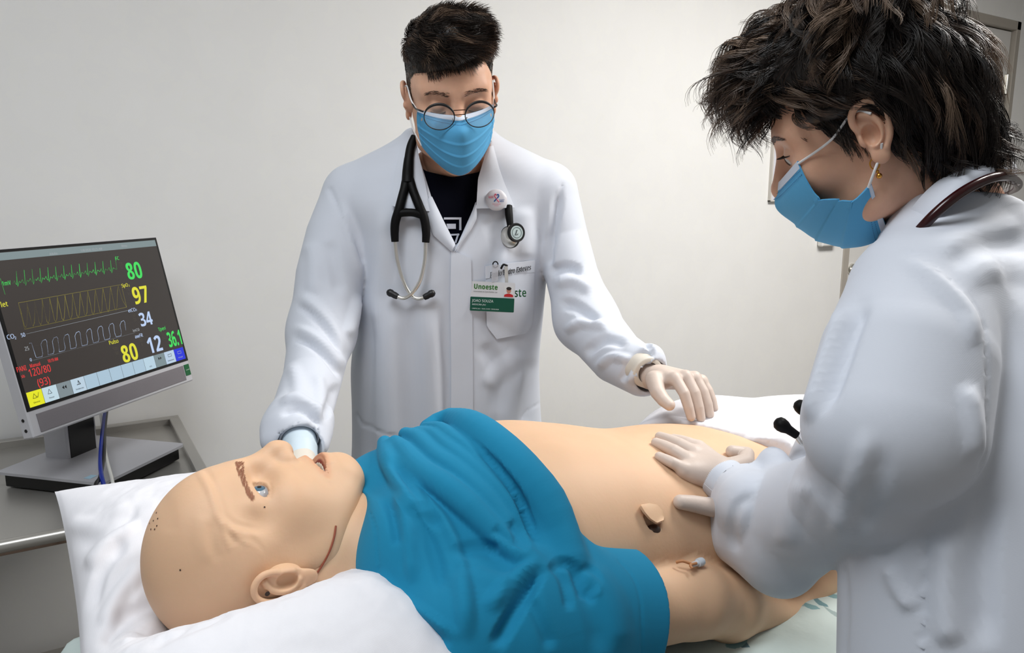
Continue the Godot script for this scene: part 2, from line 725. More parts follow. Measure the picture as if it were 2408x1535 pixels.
# a sheet over a grid of points f(u, v) with thickness along its normal (front face first)
func sheet(f: Callable, nu: int, nv: int, thick: float, front: Vector3) -> Msh:
	var M := Msh.new()
	for j in nv + 1:
		for i in nu + 1:
			M.v.append(f.call(i / float(nu), j / float(nv)))
			M.uv.append(Vector2(i / float(nu), j / float(nv)))
	for j in nv:
		for i in nu:
			var a := j * (nu + 1) + i
			M.ix.append_array(PackedInt32Array([a, a + 1, a + nu + 1, a + 1, a + nu + 2, a + nu + 1]))
	M.normals()
	var s := Vector3.ZERO
	for q in M.nm: s += q
	if s.dot(front) < 0:
		for t in range(0, M.ix.size(), 3):
			var q := M.ix[t + 1]
			M.ix[t + 1] = M.ix[t + 2]
			M.ix[t + 2] = q
		M.normals()
	if thick <= 0: return M
	var n := M.v.size()
	var tri := M.ix.size()
	for i in n:
		M.v.append(M.v[i] - M.nm[i] * thick)
		M.nm.append(-M.nm[i])
		M.uv.append(M.uv[i])
	for t in range(0, tri, 3):
		M.ix.append_array(PackedInt32Array([M.ix[t] + n, M.ix[t + 2] + n, M.ix[t + 1] + n]))
	var rim := []
	for i in nu: rim.append([i, i + 1])
	for i in nu: rim.append([nv * (nu + 1) + i, nv * (nu + 1) + i + 1])
	for j in nv: rim.append([j * (nu + 1), (j + 1) * (nu + 1)])
	for j in nv: rim.append([j * (nu + 1) + nu, (j + 1) * (nu + 1) + nu])
	var mid := M.v[(nv / 2) * (nu + 1) + nu / 2]
	for e in rim:
		var p0 := M.v[e[0]]
		var p1 := M.v[e[1]]
		var q0 := M.v[e[0] + n]
		var q1 := M.v[e[1] + n]
		var uv0 := M.uv[e[0]]
		var b := M.v.size()
		poly(M, [p0, p1, q1, q0], (p0 + p1) / 2 - mid)
		for z in M.v.size() - b: M.uv.append(uv0)
	return M

# flat outline (Vector2 points) extruded: origin, x and y directions, from 0 to depth along their normal
func slab(o: Vector3, ex: Vector3, ey: Vector3, pts: Array, depth: float) -> Msh:
	var M := Msh.new()
	var nz := ex.cross(ey).normalized()
	var tri := Geometry2D.triangulate_polygon(PackedVector2Array(pts))
	for t in range(0, tri.size(), 3):
		var q := []
		for k in 3: q.append(o + ex * pts[tri[t + k]].x + ey * pts[tri[t + k]].y)
		poly(M, [q[0] + nz * depth, q[1] + nz * depth, q[2] + nz * depth], nz)
		poly(M, q, -nz)
	var ctr := Vector2.ZERO
	for p in pts: ctr += p / pts.size()
	var area := 0.0
	for i in pts.size(): area += pts[i].cross(pts[(i + 1) % pts.size()])
	for i in pts.size():
		var a: Vector2 = pts[i]
		var b: Vector2 = pts[(i + 1) % pts.size()]
		var nn := (b - a).orthogonal() * (1.0 if area > 0 else -1.0)
		if nn.dot(Vector2((b - a).y, -(b - a).x)) * (1.0 if area > 0 else -1.0) < 0: nn = -nn
		poly(M, [o + ex * a.x + ey * a.y, o + ex * b.x + ey * b.y, o + ex * b.x + ey * b.y + nz * depth, o + ex * a.x + ey * a.y + nz * depth], ex * nn.x + ey * nn.y)
	return M

func round_rect(w: float, h: float, r: float, n := 5) -> Array:
	var out := []
	for q in [[1, 1, 0.0], [-1, 1, 90.0], [-1, -1, 180.0], [1, -1, 270.0]]:
		for i in n + 1:
			var a := deg_to_rad(q[2] + 90.0 * i / n)
			out.append(Vector2(q[0] * (w / 2 - r) + cos(a) * r, q[1] * (h / 2 - r) + sin(a) * r))
	return out

func oval(rx: float, ry: float, n := 32, c := Vector2.ZERO) -> Array:
	var out := []
	for i in n: out.append(c + Vector2(cos(TAU * i / n) * rx, sin(TAU * i / n) * ry))
	return out

var fonts := {}

func font(face: String, bold := false, italic := false) -> SystemFont:
	var key := face + str(bold) + str(italic)
	if not fonts.has(key):
		var f := SystemFont.new()
		f.font_names = PackedStringArray([face])
		f.font_weight = 700 if bold else 400
		f.font_italic = italic
		fonts[key] = f
	return fonts[key]

# lettering: height of a capital in metres; at: left end of the baseline
func words(called: String, s: String, m: Material, parent: Node3D, at: Vector3, ex: Vector3, ey: Vector3, cap: float, squeeze := 1.0, f: Font = null, depth := 0.0004, align := 0, shear := 0.0) -> MeshInstance3D:
	var t := TextMesh.new()
	t.text = s
	t.font = f if f else font("Droid Sans")
	t.font_size = 64
	var sc := cap / (64 * 0.716 * 0.001)      # lettering is set large and scaled down
	t.pixel_size = 0.001
	t.depth = depth / sc
	t.curve_step = 2.0
	t.horizontal_alignment = [HORIZONTAL_ALIGNMENT_LEFT, HORIZONTAL_ALIGNMENT_CENTER, HORIZONTAL_ALIGNMENT_RIGHT][align]
	t.vertical_alignment = VERTICAL_ALIGNMENT_CENTER
	var o := MeshInstance3D.new()
	o.mesh = t
	o.material_override = m
	o.name = called
	parent.add_child(o, true)
	var x := ex.normalized()
	var y := ey.normalized()
	var z := x.cross(y).normalized()
	var off := Vector3.ZERO
	var q: Node = parent
	while q != self:
		off -= (q as Node3D).position
		q = q.get_parent()
	o.transform = Transform3D(Basis(x * squeeze * sc, (y + x * shear) * sc, z * sc), at + off + y * cap * 0.5 + z * depth * 0.5)
	return o

func noise_tex(freq: float, octaves := 4, normal := false, strength := 4.0, size := 512, kind := FastNoiseLite.TYPE_SIMPLEX_SMOOTH, seed_ := 1) -> NoiseTexture2D:
	var n := FastNoiseLite.new()
	n.noise_type = kind
	n.seed = seed_
	n.frequency = freq
	n.fractal_octaves = octaves
	var t := NoiseTexture2D.new()
	t.width = size
	t.height = size
	t.seamless = true
	t.noise = n
	t.as_normal_map = normal
	t.bump_strength = strength
	return t
# ---------------------------------------------------------------- materials
var M := {}

func triplanar(m: StandardMaterial3D, s: float):
	m.uv1_triplanar = true
	m.uv1_world_triplanar = true
	m.uv1_scale = Vector3(s, s, s)

func cloth_normal() -> ImageTexture:
	# plain weave: over and under threads
	var im := Image.create(64, 64, false, Image.FORMAT_RGB8)
	for y in 64:
		for x in 64:
			var u := x / 64.0 * 8.0
			var v := y / 64.0 * 8.0
			var over := (int(u) + int(v)) % 2 == 0
			var h := sin(fposmod(u, 1.0) * PI) if over else sin(fposmod(v, 1.0) * PI)
			h = h * 0.6 + (0.4 * sin(fposmod(v, 1.0) * PI) if over else 0.4 * sin(fposmod(u, 1.0) * PI))
			im.set_pixel(x, y, Color(h, h, h))
	im.bump_map_to_normal_map(3.0)
	return ImageTexture.create_from_image(im)

func tone_tex(a: Color, b: Color, freq: float, octaves := 4, seed_ := 3) -> NoiseTexture2D:
	var t := noise_tex(freq, octaves, false, 1.0, 512, FastNoiseLite.TYPE_SIMPLEX_SMOOTH, seed_)
	var g := Gradient.new()
	g.set_color(0, a)
	g.set_color(1, b)
	t.color_ramp = g
	return t

func materials():
	var weave := cloth_normal()
	M.wall = flat_mat(Color.WHITE, 0.75)
	M.wall.albedo_texture = tone_tex(Color(0.90, 0.90, 0.895), Color(0.915, 0.915, 0.91), 0.01, 5)
	M.wall.normal_enabled = true
	M.wall.normal_texture = noise_tex(0.05, 4, true, 1.2)
	M.wall.normal_scale = 0.10
	triplanar(M.wall, 0.8)
	M.ceiling = flat_mat(Color(0.9, 0.9, 0.89), 0.8)
	M.floor = flat_mat(Color(0.50, 0.48, 0.45), 0.35)
	M.paint = flat_mat(Color(0.76, 0.765, 0.77), 0.8)
	M.door = flat_mat(Color(0.85, 0.845, 0.835), 0.45)
	M.coat = flat_mat(Color(0.825, 0.845, 0.885), 0.72)
	M.coat.normal_enabled = true
	M.coat.normal_texture = weave
	M.coat.normal_scale = 0.12
	triplanar(M.coat, 160.0)
	M.coat.rim_enabled = true
	M.coat.rim = 0.25
	M.coat_ribbed = M.coat
	M.teal = flat_mat(Color(0.0, 0.49, 0.645), 0.9)
	M.teal.normal_enabled = true
	M.teal.normal_texture = weave
	M.teal.normal_scale = 0.2
	triplanar(M.teal, 230.0)
	M.teal.rim_enabled = true
	M.teal.rim = 0.12
	M.teal.rim_tint = 0.6
	M.pillow = flat_mat(Color(0.89, 0.89, 0.91), 0.8)
	M.pillow.normal_enabled = true
	M.pillow.normal_texture = weave
	M.pillow.normal_scale = 0.15
	triplanar(M.pillow, 140.0)
	M.sheet = M.pillow
	M.vinyl = flat_mat(Color.WHITE, 0.58)
	M.vinyl.albedo_texture = tone_tex(Color(0.84, 0.685, 0.55), Color(0.87, 0.715, 0.58), 0.006, 4, 8)
	M.vinyl.normal_enabled = true
	M.vinyl.normal_texture = noise_tex(0.06, 3, true, 2.0)
	M.vinyl.normal_scale = 0.12
	triplanar(M.vinyl, 4.0)
	M.vinyl.subsurf_scatter_enabled = true
	M.vinyl.subsurf_scatter_strength = 0.12
	M.vinyl.vertex_color_use_as_albedo = true
	M.skin = flat_mat(Color.WHITE, 0.5)
	M.skin.albedo_texture = tone_tex(Color(0.84, 0.65, 0.54), Color(0.89, 0.70, 0.59), 0.012, 5, 9)
	M.skin.normal_enabled = true
	M.skin.normal_texture = noise_tex(0.15, 3, true, 3.0)
	M.skin.normal_scale = 0.15
	triplanar(M.skin, 8.0)
	M.skin.subsurf_scatter_enabled = true
	M.skin.subsurf_scatter_strength = 0.2
	M.glove = flat_mat(Color(0.80, 0.735, 0.69), 0.5)
	M.glove.normal_enabled = true
	M.glove.normal_texture = noise_tex(0.03, 4, true, 3.0)
	M.glove.normal_scale = 0.25
	triplanar(M.glove, 6.0)
	M.glove_cuff = flat_mat(Color(0.86, 0.83, 0.78), 0.5)
	M.mask = flat_mat(Color(0.33, 0.66, 0.85), 0.75)
	M.mask.normal_enabled = true
	M.mask.normal_texture = noise_tex(0.08, 4, true, 3.0)
	M.mask.normal_scale = 0.18
	triplanar(M.mask, 12.0)
	M.mask_white = flat_mat(Color(0.82, 0.86, 0.92), 0.75)
	M.elastic = flat_mat(Color(0.9, 0.9, 0.9), 0.8)
	M.black = flat_mat(Color(0.022, 0.022, 0.026), 0.45)
	M.rubber = flat_mat(Color(0.012, 0.012, 0.014), 0.55)
	M.rubber.metallic_specular = 0.3
	M.rubber.normal_enabled = true
	M.rubber.normal_texture = noise_tex(0.2, 2, true, 4.0)
	M.rubber.normal_scale = 0.3
	triplanar(M.rubber, 10.0)
	M.chrome = flat_mat(Color(0.88, 0.87, 0.84), 0.3, 0.9)
	M.steel = flat_mat(Color(0.70, 0.69, 0.67), 0.32, 0.65)
	M.navy = flat_mat(Color(0.035, 0.04, 0.075), 0.9)
	M.navy.metallic_specular = 0.12
	M.hair_dark = flat_mat(Color(0.125, 0.095, 0.075), 0.4)
	M.hair_mid = flat_mat(Color(0.29, 0.225, 0.18), 0.38)
	M.hair_light = flat_mat(Color(0.48, 0.40, 0.335), 0.38)
	M.white_plastic = flat_mat(Color(0.86, 0.86, 0.85), 0.35)
	M.red_tube = flat_mat(Color(0.17, 0.02, 0.035), 0.22)
	M.bronze = flat_mat(Color(0.30, 0.17, 0.10), 0.3, 0.9)
	M.gold = flat_mat(Color(0.85, 0.62, 0.28), 0.25, 1.0)
# ---------------------------------------------------------------- the room
const WALL_Z := -2.2

func struct(called: String, mesh: Mesh, m: Material, parent: Node3D = null) -> MeshInstance3D:
	var o := put(called, mesh, m, parent)
	if parent == null: o.set_meta("kind", "structure")
	return o

func bx(lo: Vector3, hi: Vector3, b := 0.003) -> Msh:
	return chamfer_box((lo + hi) / 2, Basis(), (hi - lo) / 2, b)

func build_room():
	struct("floor", bx(Vector3(-2.2, -0.1, WALL_Z - 0.2), Vector3(6.2, 0, 2.2)).mesh(), M.floor)
	struct("ceiling", bx(Vector3(-2.2, 2.75, WALL_Z - 0.2), Vector3(6.2, 2.9, 2.2)).mesh(), M.ceiling)
	# the back wall has the doorway cut out of it
	var x0 := 3.135
	var x1 := 4.50
	var top := 2.362
	var w := bx(Vector3(-2.2, 0, WALL_Z - 0.2), Vector3(x0, 2.75, WALL_Z), 0.001)
	w.add(bx(Vector3(x1, 0, WALL_Z - 0.2), Vector3(6.2, 2.75, WALL_Z), 0.001))
	w.add(bx(Vector3(x0, top, WALL_Z - 0.2), Vector3(x1, 2.75, WALL_Z), 0.001))
	struct("wall_back", w.mesh(), M.wall)
	struct("wall_front", bx(Vector3(-2.2, 0, 2.0), Vector3(6.2, 2.75, 2.2)).mesh(), M.paint)
	struct("wall_left", bx(Vector3(-2.2, 0, WALL_Z), Vector3(-2.0, 2.75, 2.0)).mesh(), M.paint)
	struct("wall_right", bx(Vector3(6.0, 0, WALL_Z), Vector3(6.2, 2.75, 2.0)).mesh(), M.paint)
	# door with its metal frame
	var z := WALL_Z
	var d := Node3D.new()
	d.name = "door_1"
	add_child(d)
	tag(d, "", "", "", "structure")
	put("leaf", bx(Vector3(x0 + 0.05, 0.01, z - 0.06), Vector3(x1 - 0.045, top - 0.05, z - 0.02)).mesh(), M.door, d)
	var fr := flat_mat(Color(0.66, 0.635, 0.60), 0.45)
	put("frame", bx(Vector3(x0, 0, z - 0.13), Vector3(x0 + 0.045, top, z + 0.004)).mesh(), fr, d)
	put("frame", bx(Vector3(x1 - 0.04, 0, z - 0.13), Vector3(x1, top, z + 0.004)).mesh(), fr, d)
	put("frame", bx(Vector3(x0, top - 0.045, z - 0.13), Vector3(x1, top, z + 0.004)).mesh(), fr, d)
	put("backing", bx(Vector3(x0 - 0.01, 0, z - 0.2), Vector3(x1 + 0.01, top + 0.01, z - 0.14)).mesh(), M.wall, d)
	for y in [2.04, 1.1, 0.25]:
		var hg := tube(PackedVector3Array([Vector3(x1 - 0.05, y - 0.05, z - 0.014), Vector3(x1 - 0.05, y + 0.05, z - 0.014)]), 0.011, 12)
		hg.add(bx(Vector3(x1 - 0.075, y - 0.05, z - 0.022), Vector3(x1 - 0.042, y + 0.05, z - 0.016), 0.001))
		put("hinge", hg.mesh(), M.chrome, d)
	# lever handle on a long plate
	var hm := lathe(Vector3(3.235, 1.10, z - 0.02), Vector3(0, 0, 1), [Vector2(0.001, 0.012), Vector2(0.026, 0.012), Vector2(0.028, 0.008), Vector2(0.028, 0)], 24)
	hm.add(tube(smooth_path([Vector3(3.235, 1.10, z - 0.015), Vector3(3.235, 1.10, z + 0.04), Vector3(3.26, 1.10, z + 0.05), Vector3(3.35, 1.095, z + 0.05)], 0.006), 0.009, 12))
	hm.add(bx(Vector3(3.218, 0.93, z - 0.021), Vector3(3.252, 1.02, z - 0.014), 0.002))
	put("handle", hm.mesh(), M.chrome, d)
	# skirting
	struct("baseboard_back", bx(Vector3(-2.0, 0, z), Vector3(x0, 0.08, z + 0.012)).mesh(), M.door)
	# notice and switch box on the wall
	var nt := thing("wall_notice", "blank white board fixed on the wall behind the student with dark curly hair", "board", Vector3(2.69, 1.57, z))
	put("board", chamfer_box(Vector3(2.73, 1.60, z + 0.006), Basis(), Vector3(0.13, 0.172, 0.006), 0.002).mesh(), flat_mat(Color(0.83, 0.83, 0.86), 0.4), nt)
	put("edging", frame_bar(Vector3(2.73, 1.60, z + 0.007), 0.135, 0.177, 0.006, 0.009).mesh(), flat_mat(Color(0.80, 0.78, 0.75), 0.5), nt)
	var sw := thing("wall_socket", "small white wall box with one dark hole beside the door", "socket", Vector3(2.99, 1.27, z))
	put("box", chamfer_box(Vector3(2.995, 1.285, z + 0.016), Basis(), Vector3(0.055, 0.065, 0.016), 0.006).mesh(), M.white_plastic, sw)
	put("hole", lathe(Vector3(2.995, 1.272, z + 0.0322), Vector3(0, 0, 1), [Vector2(0.0005, 0.0004), Vector2(0.0055, 0.0004), Vector2(0.006, 0)], 16).mesh(), M.black, sw)

func frame_bar(c: Vector3, hx: float, hy: float, t: float, dz: float) -> Msh:
	var m := bx(c + Vector3(-hx, hy - t, -dz), c + Vector3(hx, hy, dz), 0.001)
	m.add(bx(c + Vector3(-hx, -hy, -dz), c + Vector3(hx, -hy + t, dz), 0.001))
	m.add(bx(c + Vector3(-hx, -hy, -dz), c + Vector3(-hx + t, hy, dz), 0.001))
	m.add(bx(c + Vector3(hx - t, -hy, -dz), c + Vector3(hx, hy, dz), 0.001))
	return m

# ---------------------------------------------------------------- steel instrument table
func build_table():
	var t := thing("instrument_table", "stainless steel instrument table with a raised rim standing against the wall", "table", Vector3(-0.4, 0, -1.82))
	var y := 0.85
	var x1 := 0.232
	var x0 := -1.1
	var zb := -2.185
	var zf := -1.492
	put("tabletop", bx(Vector3(x0 + 0.02, y - 0.035, zb + 0.02), Vector3(x1 - 0.02, y - 0.018, zf - 0.058), 0.001).mesh(), M.steel, t)
	put("rim", bx(Vector3(x0, y - 0.04, zb), Vector3(x1, y, zb + 0.026), 0.002).mesh(), M.steel, t)
	put("rim", bx(Vector3(x1 - 0.026, y - 0.04, zb + 0.026), Vector3(x1, y, zf - 0.02), 0.002).mesh(), M.steel, t)
	put("rim", bx(Vector3(x0, y - 0.04, zb + 0.026), Vector3(x0 + 0.026, y, zf - 0.02), 0.002).mesh(), M.steel, t)
	put("front_rail", tube(PackedVector3Array([Vector3(x0, y - 0.001, zf), Vector3(x1, y - 0.001, zf)]), 0.0115, 20).mesh(), M.steel, t)
	put("front_skirt", bx(Vector3(x0 + 0.02, y - 0.042, zf - 0.0585), Vector3(x1 - 0.02, y - 0.0185, zf - 0.056), 0.0005).mesh(), flat_mat(Color(0.45, 0.38, 0.33), 0.45, 0.4), t)
	for x in [x0 + 0.1, -0.06, x1 - 0.05]:
		put("bracket", tube(PackedVector3Array([Vector3(x, y - 0.028, zf - 0.07), Vector3(x, y - 0.006, zf)]), 0.005, 10).mesh(), M.steel, t)
	for x in [x0 + 0.02, x1 - 0.02]:
		for z in [zb + 0.02, zf - 0.01]:
			put("leg", tube(PackedVector3Array([Vector3(x, 0.0, z), Vector3(x, y - 0.03, z)]), 0.0125, 16).mesh(), M.steel, t)
	put("lower_shelf", bx(Vector3(x0 + 0.02, 0.25, zb + 0.02), Vector3(x1 - 0.02, 0.265, zf - 0.02), 0.002).mesh(), M.steel, t)

# ---------------------------------------------------------------- patient monitor
var scr_o: Vector3
var scr_u: Vector3
var scr_v: Vector3
var scr_n: Vector3

func SC(px: float, py: float, lift := 0.0006) -> Vector3:      # pixel to a point of the screen plane
	var dir := P(px, py, 1.0) - cam_at
	var t := (scr_o + scr_n * lift - cam_at).dot(scr_n) / dir.dot(scr_n)
	return cam_at + dir * t

func line_mesh(pts: Array, w: float) -> Msh:
	var m := Msh.new()
	for i in pts.size() - 1:
		var a: Vector3 = pts[i]
		var b: Vector3 = pts[i + 1]
		var s := (b - a).cross(scr_n).normalized() * w * 0.5
		var e := (b - a).normalized() * w * 0.3
		poly(m, [a - e + s, b + e + s, b + e - s, a - e - s], scr_n)
	return m

func glow(c: Color, k := 0.75) -> StandardMaterial3D:
	var m := flat_mat(c.darkened(0.6), 0.4)
	m.emission_enabled = true
	m.emission = c
	m.emission_energy_multiplier = k
	return m

func scr_text(s: String, m: Material, t: Node3D, x0: float, y0: float, cap_px: float, sq := 1.0, bold := false, called := "reading"):
	# x0, y0: left end of the baseline in pixels; cap_px: height of a capital in pixels
	var a := SC(x0, y0)
	var cap := cap_px * DEP(a) / FOC * 0.93
	words(called, s, m, t, a, scr_u, scr_v, cap, sq, font("Droid Sans", bold), 0.0003)

func build_monitor():
	var bl := P(81, 1031, 1.45)
	var br := P(455, 881, 1.905)
	scr_u = (br - bl)
	scr_u.y = 0
	scr_u = scr_u.normalized()
	var hn := scr_u.cross(Vector3.UP).normalized()
	var tilt := deg_to_rad(12.0)
	scr_v = Vector3.UP * cos(tilt) + hn * -sin(tilt)
	scr_n = scr_u.cross(scr_v).normalized()
	if scr_n.dot(cam_at - bl) < 0: scr_n = -scr_n
	scr_o = bl
	var W := (br - bl).dot(scr_u)
	var H := 0.372
	var t := thing("patient_monitor", "grey tilted flat screen showing vital sign traces on the steel table", "monitor", Vector3(bl.x, 0.868, bl.z))
	var ax := Basis(scr_u, scr_v, scr_u.cross(scr_v))
	var silver := flat_mat(Color(0.80, 0.80, 0.82), 0.45, 0.1)
	var c := bl + scr_u * W / 2 + scr_v * H / 2
	put("housing", chamfer_box(c - scr_n * 0.0145, ax, Vector3(W / 2, H / 2, 0.014), 0.003).mesh(), silver, t)
	# black glass and picture
	var bar := 0.052
	var black := flat_mat(Color(0.03, 0.03, 0.035), 0.3)
	put("bezel", chamfer_box(bl + scr_u * W / 2 + scr_v * (bar + (H - bar) / 2) - scr_n * 0.001, ax, Vector3(W / 2 - 0.0015, (H - bar) / 2 - 0.001, 0.0015), 0.0008).mesh(), black, t)
	var dark := flat_mat(Color(0.055, 0.05, 0.048), 0.35)
	dark.emission_enabled = true
	dark.emission = Color(0.215, 0.195, 0.185)
	dark.emission_energy_multiplier = 0.75
	var sc := chamfer_box(bl + scr_u * W / 2 + scr_v * (bar + (H - bar) / 2 + 0.0005) + scr_n * 0.0001, ax, Vector3(W / 2 - 0.008, (H - bar) / 2 - 0.007, 0.0005), 0.0002)
	var screen := put("screen", sc.mesh(), dark, t)
	# speaker grille along the chin
	var gm := flat_mat(Color(0.56, 0.54, 0.56), 0.6)
	gm.normal_enabled = true
	gm.normal_texture = noise_tex(0.4, 1, true, 8.0)
	triplanar(gm, 20.0)
	put("speaker_grille", chamfer_box(bl + scr_u * (W / 2 - 0.004) + scr_v * 0.026 + scr_n * 0.0, ax, Vector3(W / 2 - 0.022, 0.0185, 0.001), 0.0006).mesh(), gm, t)
	put("badge", chamfer_box(bl + scr_u * (W - 0.014) + scr_v * 0.031, ax, Vector3(0.009, 0.014, 0.0012), 0.0004).mesh(), flat_mat(Color(0.05, 0.38, 0.2), 0.4), t)
	words("badge_lettering", "Laerdal", flat_mat(Color(0.75, 0.85, 0.78), 0.5), t, bl + scr_u * (W - 0.014) + scr_v * 0.030 + scr_n * 0.0014, scr_u, scr_v, 0.0028, 1.0, null, 0.0003, 1)
	for k in [0.017, 0.038]:
		put("port", lathe(bl - scr_u * 0.0002 + scr_v * k - scr_n * 0.015, -scr_u, [Vector2(0.0005, 0.0006), Vector2(0.0032, 0.0006), Vector2(0.0036, 0)], 16).mesh(), M.black, t)
	# title strip, traces and readings
	var green := glow(Color(0.24, 0.85, 0.36), 0.72)
	var yellow := glow(Color(0.86, 0.85, 0.2), 0.72)
	var blue := glow(Color(0.72, 0.80, 0.93), 0.72)
	var red := glow(Color(0.86, 0.22, 0.22), 0.8)
	var pale := glow(Color(0.66, 0.68, 0.70), 0.6)
	var dimy := glow(Color(0.62, 0.58, 0.22), 0.55)
	var dim := glow(Color(0.27, 0.25, 0.22), 0.8)
	var quad_px := func(p: Array, lift: float) -> Msh:
		var m := Msh.new()
		var q := []
		for e in p: q.append(SC(e.x, e.y, lift))
		poly(m, q, scr_n)
		return m
	var at := func(u: float, v: float, lift: float) -> Vector3: return bl + scr_u * (u * W) + scr_v * (bar + v * (H - bar)) + scr_n * lift
	var strip := func(u0: float, u1: float, v0: float, v1: float, lift: float) -> Msh:
		var m := Msh.new()
		poly(m, [at.call(u0, v0, lift), at.call(u1, v0, lift), at.call(u1, v1, lift), at.call(u0, v1, lift)], scr_n)
		return m
	put("title_strip", strip.call(0.018, 0.982, 0.930, 0.977, 0.0008).mesh(), glow(Color(0.47, 0.53, 0.54), 0.75), screen)
	scr_text("Adulto", pale, screen, 117, 600, 6)
	scr_text("1/8/2020 10:25 AM", pale, screen, 190, 592, 6)
	scr_text("Menu", pale, screen, 286, 581, 5.5)
	# ECG trace
	var e1 := []
	for k in 13:
		var f := k / 13.0
		var x: float = lerpf(30, 272, f)
		var y: float = lerpf(667, 633, f)
		var w: float = lerpf(19.5, 15.5, f)
		e1.append_array([Vector2(x, y), Vector2(x + w * 0.2, y - 7), Vector2(x + w * 0.35, y), Vector2(x + w * 0.5, y + 2), Vector2(x + w * 0.42, y - lerpf(30, 23, f)), Vector2(x + w * 0.62, y + 6), Vector2(x + w * 0.8, y - 6)])
	e1.append(Vector2(275, 634)); e1.append(Vector2(271, 606))
	put("heart_trace", line_mesh(e1.map(func(q): return SC(q.x, q.y)), 0.0009).mesh(), green, screen)
	put("heart_trace", line_mesh([SC(1, 655), SC(12, 692)], 0.0009).mesh(), green, screen)
	put("heart_trace", line_mesh([SC(0, 668), SC(8, 667)], 0.0009).mesh(), green, screen)
	scr_text("1mV", green, screen, 6, 672, 11, 0.8)
	# pulse trace
	var e2 := []
	for k in 13:
		var f := k / 13.0
		var x: float = lerpf(45, 278, f)
		var w: float = lerpf(20, 16, f)
		var yt: float = lerpf(713, 672, f)
		var yb: float = lerpf(770, 726, f)
		e2.append_array([Vector2(x, yt), Vector2(x + w * 0.3, lerpf(yt, yb, 0.45)), Vector2(x + w * 0.42, lerpf(yt, yb, 0.62)), Vector2(x + w * 0.6, lerpf(yt, yb, 0.92)), Vector2(x + w * 0.78, yb), Vector2(x + w * 0.92, lerpf(yt, yb, 0.85)), Vector2(x + w * 0.98, lerpf(yt, yb, 0.2))])
	e2.append(Vector2(278, 672)); e2.append(Vector2(288, 706)); e2.append(Vector2(298, 722))
	put("pulse_trace", line_mesh(e2.map(func(q): return SC(q.x, q.y)), 0.0010).mesh(), dimy, screen)
	put("pulse_scale", line_mesh([SC(43, 712), SC(285, 669), SC(298, 722), SC(58, 774), SC(43, 712)], 0.0007).mesh(), dimy, screen)
	scr_text("Plet", yellow, screen, -6, 724, 13)
	# breath gas trace
	put("gas_scale", line_mesh([SC(62, 785), SC(300, 730)], 0.0008).mesh(), glow(Color(0.6, 0.63, 0.66), 0.6), screen)
	put("gas_scale", line_mesh([SC(78, 847), SC(318, 782)], 0.0007).mesh(), glow(Color(0.6, 0.63, 0.66), 0.5), screen)
	put("gas_scale", line_mesh([SC(75, 815), SC(310, 758)], 0.0004).mesh(), dim, screen)
	var e3 := [Vector2(69, 807), Vector2(74, 806), Vector2(84, 838)]
	for k in 8:
		var f := k / 8.0
		var x: float = lerpf(86, 300, f)
		var w: float = lerpf(29, 24, f)
		var yb: float = lerpf(841, 785, f)
		var yt: float = lerpf(800, 749, f)
		e3.append_array([Vector2(x, yb), Vector2(x + w * 0.45, yb - 3), Vector2(x + w * 0.5, yb - 10), Vector2(x + w * 0.36, yt + 9), Vector2(x + w * 0.48, yt + 1), Vector2(x + w * 0.72, yt - 2), Vector2(x + w * 0.82, yt + 2), Vector2(x + w * 0.92, yb - 16)])
	put("gas_trace", line_mesh(e3.filter(func(q): return q.x < 314).map(func(q): return SC(q.x, q.y)), 0.0009).mesh(), blue, screen)
	scr_text("CO", blue, screen, 17, 799, 12); scr_text("2", blue, screen, 35, 798, 7)
	scr_text("50", blue, screen, 50, 793, 10, 0.85); scr_text("25", pale, screen, 59, 825, 10, 0.85); scr_text("0", blue, screen, 71, 850, 8)
	# readings
	var H1 := func(s: String, m: Material, x: float, y: float, cap: float, sq: float): scr_text(s, m, screen, x, y, cap, sq, true)
	H1.call("80", green, 302, 659, 42, 0.86)
	scr_text("FC", green, screen, 272, 612, 9, 0.95)
	H1.call("97", yellow, 317, 717, 43, 0.86)
	scr_text("SpO", yellow, screen, 287, 676, 9, 0.95); scr_text("2", yellow, screen, 303, 674, 5, 0.95)
	H1.call("34", blue, 332, 769, 34, 0.86)
	scr_text("etCO", blue, screen, 302, 735, 9, 0.95); scr_text("2", blue, screen, 320, 731, 5, 0.95)
	scr_text("imCO", pale, screen, 313, 781, 7, 0.95); scr_text("2", pale, screen, 326, 778, 4, 0.95)
	H1.call("12", blue, 351, 833, 40, 0.86)
	scr_text("awFR", blue, screen, 318, 796, 9, 0.95)
	H1.call("80", yellow, 291, 855, 43, 0.86)
	scr_text("Pulso", yellow, screen, 257, 811, 10, 0.95)
	scr_text("36.1", green, screen, 399, 818, 38, 0.52, true)
	scr_text("Tperi", green, screen, 373, 779, 9, 0.95)
	for q in [[280, 624, "120"], [283, 632, "50"], [296, 684, "100"], [301, 694, "85"], [312, 745, "50"], [315, 755, "25"], [329, 804, "30"], [333, 814, "8"], [266, 824, "120"], [272, 834, "50"], [380, 790, "39.0"], [382, 799, "34.0"]]:
		scr_text(q[2], dim, screen, q[0], q[1], 7, 0.9)
	scr_text("PANI", red, screen, 40, 876, 13, 0.72); scr_text("Manual", red, screen, 71, 865, 9, 0.75); scr_text("10:19 AM", red, screen, 113, 853, 8, 0.68)
	scr_text("sis", red, screen, 51, 889, 8, 0.8); scr_text("120/80", red, screen, 69, 887, 19, 0.82); scr_text("(93)", red, screen, 90, 910, 19, 0.85)
